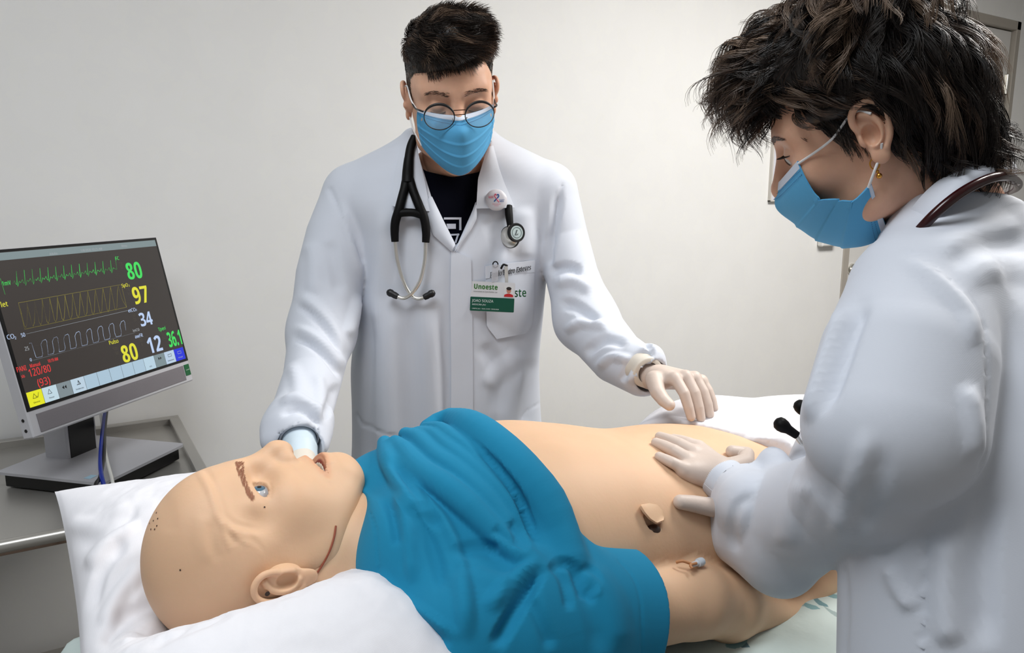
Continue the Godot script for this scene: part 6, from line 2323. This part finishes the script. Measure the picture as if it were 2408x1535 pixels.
	var Z = func(x: float, y: float) -> Vector3: return c3 + d3 * 0.0052 + rx * x + ry * y
	put("ribbon", tube(smooth_path([Z.call(0.005, -0.005), Z.call(0.0, 0.002), Z.call(-0.0032, 0.007), Z.call(-0.002, 0.0105), Z.call(0.0005, 0.009)], 0.001), 0.0011, 8, true, 0.4, d3).mesh(), pk, p)
	put("ribbon", tube(smooth_path([Z.call(-0.0045, -0.004), Z.call(0.001, 0.002), Z.call(0.0045, 0.006), Z.call(0.0040, 0.0098), Z.call(0.0008, 0.009)], 0.001), 0.0011, 8, true, 0.4, d3).mesh(), bl, p)
	words("pin_lettering", "OUTUBRO", pk, p, Z.call(-0.0105, 0.0055), rx, ry, 0.0016, 1.0, null, 0.0002, 1)
	words("pin_lettering", "ROSA", pk, p, Z.call(-0.0105, 0.0025), rx, ry, 0.0026, 1.0, font("Droid Sans", true), 0.0002, 1)
	words("pin_lettering", "NOVEMBRO", bl, p, Z.call(0.0105, -0.001), rx, ry, 0.0015, 1.0, null, 0.0002, 1)
	words("pin_lettering", "AZUL", bl, p, Z.call(0.0105, -0.0045), rx, ry, 0.0026, 1.0, font("Droid Sans", true), 0.0002, 1)
	words("pin_lettering", "TODOS JUNTOS", pk, p, Z.call(0.0, -0.0098), rx, ry, 0.0017, 1.0, null, 0.0002, 1)
	words("pin_lettering", "nesta luta", pk, p, Z.call(0.0, -0.0128), rx, ry, 0.0014, 1.0, null, 0.0002, 1)
# ---------------------------------------------------------------- the student on the near side
func build_woman():
	var t = thing("person", "person with short dark curly hair, blue mask and white coat, palm on the manikin's belly", "person", Vector3(0.95, 0, -0.45))
	var hor = Vector3(cam_fw.x, 0, cam_fw.z).normalized()
	var Fw = (-cam_rt * 0.8 + hor * 0.6).normalized()
	var Sw = -(Fw.cross(Vector3.UP))          # her left, towards the lens
	if Sw.dot(hor) > 0: Sw = -Sw
	var C = Sdf.new()
	var rows = []
	for q in [[1750, 2305, 0.80, 0.165, 0.14, 0.14], [1300, 2303, 0.82, 0.165, 0.14, 0.14], [1000, 2292, 0.85, 0.17, 0.14, 0.145], [800, 2275, 0.88, 0.172, 0.14, 0.145], [690, 2262, 0.90, 0.16, 0.122, 0.136],
			[610, 2252, 0.905, 0.123, 0.095, 0.114], [540, 2245, 0.903, 0.088, 0.072, 0.09], [480, 2240, 0.90, 0.072, 0.06, 0.075]]:
		var p = P(q[1], q[0], q[2])
		rows.append([p.y, p.dot(Sw), p.dot(Fw), q[3], q[4], q[5]])
	C.loft(Vector3.ZERO, Vector3.UP, Sw, Fw, rows, 2.2, 0.02)
	C.cone(P(2230, 540, 0.86), P(2170, 690, 0.80), 0.055, 0.071, 0.05)
	C.cone(P(2230, 540, 0.94), P(2150, 640, 1.04), 0.055, 0.065, 0.05)
	# near (left) sleeve
	C.chain([P(2165, 700, 0.795), P(2128, 850, 0.76), P(2096, 1000, 0.74), P(2052, 1128, 0.775)], [0.073, 0.0825, 0.085, 0.065], 0.012)
	var wd = DEP(on_surface(body_sdf, 1700, 1116, 0.026))
	C.chain([P(2052, 1128, 0.775), P(1985, 1180, 0.84), P(1868, 1222, 0.94), P(1800, 1215, 1.0), P(1765, 1185, wd - 0.05), P(1733, 1154, wd - 0.015)], [0.065, 0.061, 0.069, 0.058, 0.044, 0.0375], 0.008)
	C.ball(P(1818, 1082, 0.99), 0.018, 0.03)
	# its lower edge droops past the wrist
	C.chain([P(1858, 1240, 0.955), P(1842, 1330, 0.955)], [0.066, 0.036], 0.02)
	C.chain([P(1815, 1290, 0.96), P(1745, 1250, 0.99), P(1688, 1200, 1.01)], [0.05, 0.046, 0.026], 0.03)
	# far sleeve
	C.chain([P(2150, 640, 1.04), P(2010, 960, 1.07), P(1900, 1130, 1.02)], [0.065, 0.055, 0.036], 0.02)
	# mouth of the near sleeve is open
	C.cone(P(1640, 1090, wd + 0.045), P(1722, 1146, wd - 0.005), 0.0355, 0.0355, 0.004, 1)
	# neck opening
	C.cone(P(2238, 470, 0.895), P(2240, 400, 0.88), 0.058, 0.075, 0.01, 1)
	var coat = nets(C, 0.005, Vector3(0.55, 0.72, -1.02), Vector3(1.28, 1.55, -0.10))
	var st = []
	for q in [
		[[[2128, 590], [2200, 638], [2285, 715], [2318, 800], [2320, 1000], [2305, 1110]], 8, -0.003, 13],
		[[[2110, 600], [2190, 650], [2270, 730], [2296, 820]], 30, 0.004, 0],
		[[[1990, 700], [1975, 760], [1945, 850], [1920, 930], [1890, 1000]], 26, 0.006, 0],
		[[[2040, 690], [2000, 790], [1965, 890], [1925, 980]], 30, -0.006, 0],
		[[[2040, 1000], [2020, 1100], [1985, 1200], [1965, 1290]], 40, 0.0025, 0],
		[[[2075, 1040], [2065, 1140], [2020, 1240], [1990, 1300]], 40, -0.002, 0],
		[[[2270, 900], [2290, 1000], [2290, 1090]], 34, 0.004, 0],
		[[[1890, 1120], [1860, 1200], [1850, 1290]], 40, 0.003, 0],
		[[[1785, 1160], [1735, 1190], [1722, 1250], [1740, 1310]], 20, -0.003, 0],
		[[[2085, 1320], [2110, 1380], [2150, 1440]], 26, 0.004, 0],
		[[[2178, 1262], [2172, 1400], [2170, 1535]], 7, -0.003, 10],
		[[[2230, 1240], [2225, 1400], [2235, 1535]], 50, 0.006, 0],
		[[[2330, 1150], [2310, 1330], [2320, 1530]], 50, -0.005, 0],
		[[[2200, 590], [2290, 545], [2420, 530]], 40, 0.002, 0],
		[[[2210, 630], [2310, 580], [2440, 570]], 40, -0.002, 0],
		[[[2250, 670], [2340, 630], [2450, 640]], 46, 0.002, 0],
		[[[1985, 1340], [1990, 1430], [1985, 1535]], 14, -0.003, 10],
	]: st.append(stroke(V2(q[0]), q[1], q[2] * (1.0 if q[3] > 9 else 1.6), q[3]))
	sculpt(coat, st)
	var co = put("lab_coat", coat.mesh(), M.coat, t)
	# collar standing round the neck
	var J = func(a): return a.map(func(q): return P(q[0], q[1], q[2]))
	var inn = smooth_path(J.call([[2104, 572, 0.86], [2128, 515, 0.835], [2165, 462, 0.82], [2215, 418, 0.815], [2275, 387, 0.82], [2320, 374, 0.845], [2348, 374, 0.87]]), 0.004)
	var out = smooth_path(J.call([[2118, 592, 0.84], [2160, 556, 0.80], [2205, 512, 0.785], [2256, 470, 0.78], [2315, 436, 0.79], [2365, 422, 0.81], [2392, 422, 0.85]]), 0.004)
	var pick = func(a, f): 
		var x = f * (a.size() - 1)
		var i = mini(int(x), a.size() - 2)
		return a[i].lerp(a[i + 1], x - i)
	put("collar", sheet(func(u, v): return pick.call(inn, v).lerp(pick.call(out, v), u) - cam_fw * 0.012 * sin(u * PI) + cam_up * 0.004 * sin(u * PI), 10, 50, 0.003, -cam_fw).mesh(), M.coat, co)
	# ------------------------------------------------ head and neck
	var k = frame(Vector3(0.824, 1.530, -0.563), hor * -0.2 + Vector3.UP, -cam_rt * 0.85 - Vector3.UP * 0.42 + hor * 0.52)
	var H = head_sdf(k, 0.95, 0.012)
	H.cone(k.at(0, -0.055, -0.025), P(2238, 500, 0.895), 0.050, 0.056, 0.03)
	var body = nets(H, 0.003, k.o - Vector3(0.18, 0.24, 0.18), k.o + Vector3(0.24, 0.16, 0.18))
	var U = Sdf.new()
	U.loft(Vector3.ZERO, Vector3.UP, Sw, Fw, rows.map(func(q): return [q[0], q[1], q[2], maxf(q[3] - 0.045, 0.035), maxf(q[4] - 0.04, 0.03), maxf(q[5] - 0.04, 0.03)]), 2.1, 0.02)
	U.chain([P(2165, 700, 0.795), P(2128, 850, 0.76), P(2096, 1000, 0.745), P(2052, 1128, 0.785), P(1862, 1210, 0.96), P(1715, 1135, wd)], [0.038, 0.036, 0.034, 0.030, 0.027, 0.020], 0.02)
	U.chain([P(2150, 640, 1.04), P(2010, 960, 1.07), P(1900, 1130, 1.02), P(1770, 1200, 1.02)], [0.040, 0.034, 0.026, 0.020], 0.02)
	body.add(nets(U, 0.016, Vector3(0.55, 0.72, -1.02), Vector3(1.28, 1.55, -0.10)))
	var ear_at = k.at(-0.073, -0.002, -0.008)
	body.add(ear_msh(ear_at, k.f * 0.95 - k.r * 0.3, k.u, -k.r * 0.95 - k.f * 0.3, 1.04))
	put("body", body.mesh(), M.skin, t)
	# trousers and shoes
	var L = Sdf.new()
	var hip = P(2300, 1700, 0.80)
	for s in [-1.0, 1.0]:
		var a = hip + Sw * 0.085 * s
		L.chain([Vector3(a.x, 0.80, a.z), Vector3(a.x, 0.48, a.z) + Fw * 0.02, Vector3(a.x, 0.09, a.z)], [0.09, 0.068, 0.055], 0.02)
		var Z = Sdf.new()
		Z.econe(Vector3(a.x, 0.045, a.z) - Fw * 0.05, Vector3(a.x, 0.035, a.z) + Fw * 0.14, Sw, 0.04, 0.044, 0.043, 0.03, 0.05, 0.01)
		put("shoe", nets(Z, 0.01, Vector3(a.x - 0.25, -0.01, a.z - 0.25), Vector3(a.x + 0.25, 0.12, a.z + 0.25)).mesh(), M.white_plastic, t)
	put("trousers", nets(L, 0.014, Vector3(hip.x - 0.3, 0.02, hip.z - 0.3), Vector3(hip.x + 0.3, 0.95, hip.z + 0.3)).mesh(), M.navy, t)
	# eyes, lids, brow
	var ew = flat_mat(Color(0.80, 0.79, 0.78), 0.15)
	for s in [-1.0, 1.0]:
		var e = put("eyeball", lathe(k.at(0.033 * s, 0.004, 0.0755), k.f, arc_profile(0.0138), 24).mesh(), ew, t)
		put("iris", lathe(k.at(0.033 * s, 0.003, 0.0758), (k.f - k.u * 0.3).normalized(), [Vector2(0.0062, 0.0128), Vector2(0.003, 0.0140), Vector2(0.0001, 0.0142)], 20).mesh(), flat_mat(Color(0.05, 0.04, 0.035), 0.1), e)
	var rng = RandomNumberGenerator.new()
	rng.seed = 21
	for s in [-1.0, 1.0]:
		var lash = Msh.new()
		var brow = Msh.new()
		for i in 40:
			var f = i / 39.0
			var p = k.at(lerpf(0.019, 0.048, f) * s, 0.0085 - 0.004 * absf(f - 0.5), 0.0885 - 0.012 * pow(absf(f - 0.45) * 1.6, 2))
			strand(lash, [p - k.f * 0.002, p + k.f * 0.004 - k.u * 0.001, p + k.f * 0.009 - k.u * 0.0005 + k.r * s * 0.003], 0.0005)
		for i in 120:
			var f = rng.randf()
			var x = lerpf(0.012, 0.053, f)
			var y = 0.026 + 0.006 * sin(f * PI * 0.75) - 0.003 * f + rng.randf_range(-1, 1) * lerpf(0.004, 0.0018, f)
			var pts = []
			for e in 4:
				var p = surf(k, H, (x + e * 0.0018) * s, y + e * lerpf(0.0012, -0.0004, f))
				if p != Vector3.INF: pts.append(p + k.f * 0.0003)
			if pts.size() == 4: strand(brow, pts, 0.0003)
		put("eyelashes", lash.mesh(), M.hair_dark, t)
		put("eyebrow", brow.mesh(), M.hair_mid, t)
	make_mask(t, k, [Vector3(0, -0.022, 0.110), Vector3(0, -0.050, 0.120), Vector3(0, -0.079, 0.112), Vector3(0, -0.106, 0.098), Vector3(0, -0.128, 0.072), Vector3(0, -0.136, 0.045), Vector3(0, -0.132, 0.016)], [Vector3(0.064, -0.002, 0.072), Vector3(0.070, -0.026, 0.070), Vector3(0.073, -0.050, 0.064), Vector3(0.073, -0.060, 0.046), Vector3(0.077, -0.067, 0.032), Vector3(0.079, -0.063, 0.020), Vector3(0.079, -0.056, 0.008)], 1.0)
	# earring: small hoop and ball
	var lob = k.at(-0.080, -0.034, -0.002)
	var ring = []
	for i in 21: ring.append(lob + k.f * cos(TAU * i / 20.0) * 0.0045 + k.u * (sin(TAU * i / 20.0) * 0.006 - 0.003))
	var er = tube(PackedVector3Array(ring), 0.0008, 8, false)
	er.add(lathe(lob - k.u * 0.0165, k.u, arc_profile(0.0032), 16))
	er.add(lathe(lob - k.u * 0.0115, k.u, arc_profile(0.0018), 12))
	put("earring", er.mesh(), M.gold, t)
	woman_hair(t, k, H)
	woman_hands(t)
	woman_stethoscope()

func arc_profile(r: float) -> Array:
	var out = []
	for i in 13: out.append(Vector2(maxf(sin(PI * i / 12.0) * r, 0.00005), -cos(PI * i / 12.0) * r))
	return out

func woman_hair(t: Node3D, k: Frame, H: Sdf):
	var S = Sdf.new()
	S.ell(k.at(0, 0.045, -0.012), k.basis(), Vector3(0.086, 0.094, 0.105), 0.02)
	S.ell(k.at(0, 0.0, -0.072), k.basis(), Vector3(0.070, 0.070, 0.045), 0.03)
	S.ell(k.at(0, 0.105, 0.050), k.basis(), Vector3(0.070, 0.045, 0.055), 0.03)
	S.ell(k.at(0, 0.120, -0.03), k.basis(), Vector3(0.075, 0.035, 0.07), 0.03)
	S.ell(k.at(0, -0.045, -0.085), k.basis(), Vector3(0.048, 0.04, 0.028), 0.02)
	# face, ear and neck left free
	S.wedge([Plane(k.u, k.at(0, 0.058, 0)), Plane(-k.f, k.at(0, 0, 0.052))], 0.02)
	S.wedge([Plane(k.u, k.at(0, 0.018, 0)), Plane(-k.f, k.at(0, 0, 0.018))], 0.02)
	S.wedge([Plane(k.u, k.at(0, -0.030, 0)), Plane(-k.f, k.at(0, 0, -0.055))], 0.02)
	S.wedge([Plane(k.u, k.at(0, -0.075, 0))], 0.02)
	S.ell(k.at(-0.084, -0.004, -0.010), k.basis(), Vector3(0.022, 0.034, 0.021), 0.01, 1)
	var cap = nets(S, 0.004, k.o - Vector3.ONE * 0.19, k.o + Vector3.ONE * 0.20)
	var h = put("hair", cap.mesh(), M.hair_dark, t)
	var rng = RandomNumberGenerator.new()
	rng.seed = 17
	var mm = [Msh.new(), Msh.new(), Msh.new()]
	var n3 = noise3(5, 9.0)
	var cnt = cap.v.size()
	for g in 950:
		var j = rng.randi() % cnt
		var p = cap.v[j]
		var n = cap.nm[j]
		var l = k.loc(p)
		if l.x > 0.06 and rng.randf() < 0.6: continue
		var front = smoothstep(0.02, 0.08, l.z)
		var back = smoothstep(0.02, -0.08, l.z)
		var top = smoothstep(0.07, 0.125, l.y)
		var side_ = 1.0 - top
		var dir = k.f * (0.95 * front * top + 0.25 * top) - k.u * (0.95 * back + 0.5 * side_) - k.f * 0.55 * side_ * (1.0 - back) + k.r * (0.15 * signf(l.x))
		dir += k.r * n3.get_noise_3dv(p) * 0.9 + k.f * n3.get_noise_3dv(p + Vector3(7, 0, 0)) * 0.7 + k.u * n3.get_noise_3dv(p + Vector3(0, 9, 0)) * 0.5
		dir = (dir - n * dir.dot(n) * 0.85).normalized()
		var len = rng.randf_range(0.045, 0.080) * lerpf(0.8, 1.0, maxf(top, back))
		var face = smoothstep(-0.03, 0.0, l.z) * smoothstep(0.06, 0.03, l.y)
		len *= lerpf(1.0, 0.35, face)
		var side = dir.cross(n).normalized()
		var turns = rng.randf_range(0.35, 0.7) + 0.45 * top
		var amp = rng.randf_range(0.004, 0.008) * lerpf(0.7, 1.4, top)
		var ph = rng.randf() * TAU
		var shade = n3.get_noise_3dv(p * 2.0) + rng.randf_range(-0.25, 0.25) + 0.15 * top - 0.1 * (1.0 - back) * side_
		var mi = 0 if shade < 0.1 else (1 if shade < 0.32 else 2)
		curl(mm, mi, rng, p, n, dir, side, len, amp, turns, ph, 18, 0.006, 0.35)
	# short under-hair all over, so that no scalp shows between the locks
	for g in 9000:
		var j = rng.randi() % cnt
		var p = cap.v[j]
		var n = cap.nm[j]
		var l = k.loc(p)
		if l.x > 0.05 and g % 2: continue
		if l.z > 0.015 and l.y < 0.05: continue
		var top = smoothstep(0.07, 0.125, l.y)
		var back = smoothstep(0.02, -0.08, l.z)
		var dir = k.f * (0.7 * top - 0.5 * (1.0 - top) * (1.0 - back)) - k.u * (0.9 * back + 0.5 * (1.0 - top)) + k.r * n3.get_noise_3dv(p) + k.f * n3.get_noise_3dv(p + Vector3(7, 0, 0)) * 0.6
		dir = (dir - n * dir.dot(n) * 0.9).normalized()
		var len = rng.randf_range(0.018, 0.034) * (0.4 if l.z > -0.02 and l.y < 0.05 else 1.0)
		var pts = []
		for q in 5: pts.append(p + dir * len * q / 4.0 + n * (0.0005 + len * 0.5 * q / 4.0 * (1.0 - q / 5.0)))
		strand(mm[0 if rng.randf() < 0.7 else 1], pts, 0.00045, 0.3)
	# fringe thrown forward over the brow, ending in open curls
	for g in 135:
		var x = rng.randf_range(-0.07, 0.06)
		var p = k.at(x, rng.randf_range(0.075, 0.130), 0.078 - x * x * 6.0 + rng.randf_range(-0.012, 0.02))
		var n = (k.f * 0.7 + k.u * 0.6).normalized()
		var dir = (k.f * rng.randf_range(0.6, 1.0) - k.u * rng.randf_range(0.15, 0.75) + k.r * rng.randf_range(-0.35, 0.35)).normalized()
		curl(mm, [0, 1, 1, 2][g % 4], rng, p, n, dir, dir.cross(n).normalized(), rng.randf_range(0.045, 0.085), rng.randf_range(0.007, 0.012), rng.randf_range(0.7, 1.05), rng.randf() * TAU, 11, 0.005, 0.5)
	# loose lower curls of the fringe, before the brow
	for g in 26:
		var x = rng.randf_range(-0.045, 0.05)
		var p = k.at(x, rng.randf_range(0.062, 0.080), 0.084 - x * x * 6.0)
		var dir = (k.f * rng.randf_range(0.5, 0.9) - k.u * rng.randf_range(0.5, 0.9) + k.r * rng.randf_range(-0.2, 0.4)).normalized()
		curl(mm, g % 2, rng, p, (k.f + k.u * 0.4).normalized(), dir, k.r, rng.randf_range(0.04, 0.068), 0.010, 0.9, rng.randf() * TAU, 6, 0.004, 0.5)
	# lock before the ear and curls at the nape
	for g in 30:
		var p = k.at(-0.070 - rng.randf() * 0.004, rng.randf_range(0.018, 0.045), rng.randf_range(0.014, 0.034))
		curl(mm, 0 if g % 3 else 1, rng, p, -k.r, (-k.u - k.f * 0.25).normalized(), k.f, rng.randf_range(0.03, 0.052), 0.005, 0.5, 2.6, 12, 0.005, 0.1)
	for g in 46:
		var p = k.at(rng.randf_range(-0.05, 0.04), rng.randf_range(-0.075, -0.04), rng.randf_range(-0.115, -0.085))
		curl(mm, g % 2, rng, p, -k.f, (-k.u * 0.9 - k.f * 0.4).normalized(), k.r, rng.randf_range(0.025, 0.05), 0.006, 0.7, rng.randf() * TAU, 12, 0.008, 0.3)
	for i in 3:
		var o = put("strands", mm[i].mesh(), [M.hair_dark, M.hair_mid, M.hair_light][i], h)
		o.set_meta("kind", "stuff")

func curl(mm: Array, mi: int, rng: RandomNumberGenerator, p: Vector3, n: Vector3, dir: Vector3, side: Vector3, len: float, amp: float, turns: float, ph: float, count: int, spread: float, lift: float):
	for s in count:
		var off = side * rng.randf_range(-spread, spread) * 0.6 + n * rng.randf_range(-0.002, 0.004) + dir * rng.randf_range(-spread, spread)
		var pts = []
		var l2 = len * rng.randf_range(0.8, 1.1)
		var stray = rng.randf_range(0.85, 1.25)
		for q in 13:
			var f = q / 12.0
			var a = ph + f * turns * TAU
			var w = amp * (0.25 + 1.15 * f) * smoothstep(0.0, 0.25, f) * stray
			var c = p + off * lerpf(1.0, 0.45, f) + dir * l2 * f + n * (l2 * lift * f * (1.0 - f) * 1.6)
			pts.append(c + side * sin(a) * w + n * (cos(a) - cos(ph)) * w * 0.8)
		strand(mm[mi], pts, 0.00042, 0.25)

func woman_hands(t: Node3D):
	var B = func(x, y, l):
		var p = on_surface(body_sdf, x, y, l)
		return p if p != Vector3.INF else P(x, y, 1.1)
	# left hand flat on the belly
	var tips = [[[1642, 1052, 0.016], [1618, 1042, 0.017], [1600, 1036, 0.013], [1584, 1032, 0.009]],
		[[1632, 1064, 0.018], [1600, 1046, 0.019], [1575, 1035, 0.015], [1552, 1027, 0.010]],
		[[1618, 1080, 0.018], [1586, 1060, 0.019], [1563, 1049, 0.015], [1543, 1041, 0.010]],
		[[1608, 1102, 0.016], [1582, 1088, 0.017], [1565, 1080, 0.013], [1550, 1073, 0.009]]]
	var fingers = tips.map(func(f): return f.map(func(q): return B.call(q[0], q[1], q[2])))
	var wr = B.call(1700, 1116, 0.026)
	var th = [B.call(1722, 1100, 0.022), B.call(1752, 1088, 0.022), B.call(1756, 1068, 0.021), B.call(1722, 1062, 0.016)]
	var back = (cam_at - wr).normalized() * 0.7 + Vector3.UP * 0.5
	var S = hand_sdf(wr, fingers, th, back.normalized(), 0.0086)
	var b = bounds_of([wr, th[3], th[1], fingers[0][3], fingers[1][3], fingers[2][3], fingers[3][3], fingers[3][0]], 0.05)
	put("glove", nets(S, 0.0026, b[0], b[1]).mesh(), M.glove, t)
	# ribbed knit cuff
	var wd = DEP(wr)
	var c0 = P(1695, 1122, wd + 0.004)
	var c1 = P(1732, 1153, wd - 0.018)
	var ax = (c1 - c0).normalized()
	var xx = ax.cross(Vector3.UP).normalized()
	var yy = ax.cross(xx)
	var m = Msh.new()
	var N = 144
	for j in 13:
		var f = j / 12.0
		var base = c0.lerp(c1, f * 1.2 - 0.1)
		for i in N + 1:
			var a = TAU * i / N
			var r = 0.0325 + 0.0012 * absf(sin(a * 36.0)) * smoothstep(0.0, 0.1, f) - 0.004 * smoothstep(0.12, 0.0, f)
			m.v.append(base + (xx * cos(a) + yy * sin(a) * 0.86) * r)
			m.nm.append(xx * cos(a) + yy * sin(a))
	for j in 12:
		for i in N:
			var a = j * (N + 1) + i
			m.ix.append_array(PackedInt32Array([a, a + 1, a + N + 1, a + 1, a + N + 2, a + N + 1]))
	fix_winding(m)
	m.normals()
	put("knit_cuff", m.mesh(), M.coat, t)
	# right hand below the near forearm: thumb on the manikin's flank
	var w2 = B.call(1785, 1235, 0.03)
	var f2 = []
	for i in 4: f2.append([B.call(1745, 1180 + i * 16, 0.018), B.call(1725, 1176 + i * 16, 0.016), B.call(1713, 1172 + i * 16, 0.013), B.call(1705, 1170 + i * 16, 0.010)])
	var t2 = [B.call(1735, 1215, 0.018), B.call(1680, 1194, 0.015), B.call(1630, 1184, 0.013), B.call(1600, 1180, 0.0105)]
	S = hand_sdf(w2, f2, t2, back.normalized(), 0.0082)
	b = bounds_of([w2, t2[3], f2[0][3], f2[3][3], f2[3][0]], 0.045)
	put("glove", nets(S, 0.003, b[0], b[1]).mesh(), M.glove, t)

func woman_stethoscope():
	var t = thing("stethoscope", "dark red stethoscope tube with black ear tips round the curly-haired student's collar", "stethoscope")
	var J = func(a): return a.map(func(q): return P(q[0], q[1], q[2]))
	put("tubing", tube(smooth_path(J.call([[1990, 830, 1.06], [2040, 740, 1.0], [2090, 640, 0.90], [2125, 585, 0.815], [2156, 548, 0.783], [2205, 497, 0.768], [2262, 452, 0.766], [2318, 423, 0.775], [2358, 414, 0.795], [2380, 420, 0.84], [2390, 440, 0.92], [2330, 470, 1.02], [2220, 560, 1.06]]), 0.006), 0.0053, 14).mesh(), M.red_tube, t)
	for q in [[[1838, 999], [1872, 1022], [1990, 960], [1990, 830], 1.0], [[1884, 957], [1905, 985], [2000, 930], [1992, 830], 1.03]]:
		var d = q[4]
		var a = P(q[0][0], q[0][1], d)
		var e = P(q[1][0], q[1][1], d)
		var dr = (a - e).normalized()
		put("ear_tip", lathe(a - dr * 0.017, dr, [Vector2(0.0055, -0.008), Vector2(0.006, 0.0), Vector2(0.0065, 0.006), Vector2(0.0090, 0.012), Vector2(0.0098, 0.018), Vector2(0.0088, 0.023), Vector2(0.005, 0.0265), Vector2(0.0002, 0.0275)], 22).mesh(), M.rubber, t)
		put("ear_tube", tube(smooth_path([a - dr * 0.022, e - dr * 0.02, P(q[2][0], q[2][1], d + 0.02), P(q[3][0], q[3][1], d + 0.03)], 0.006), 0.003, 10).mesh(), M.chrome, t)
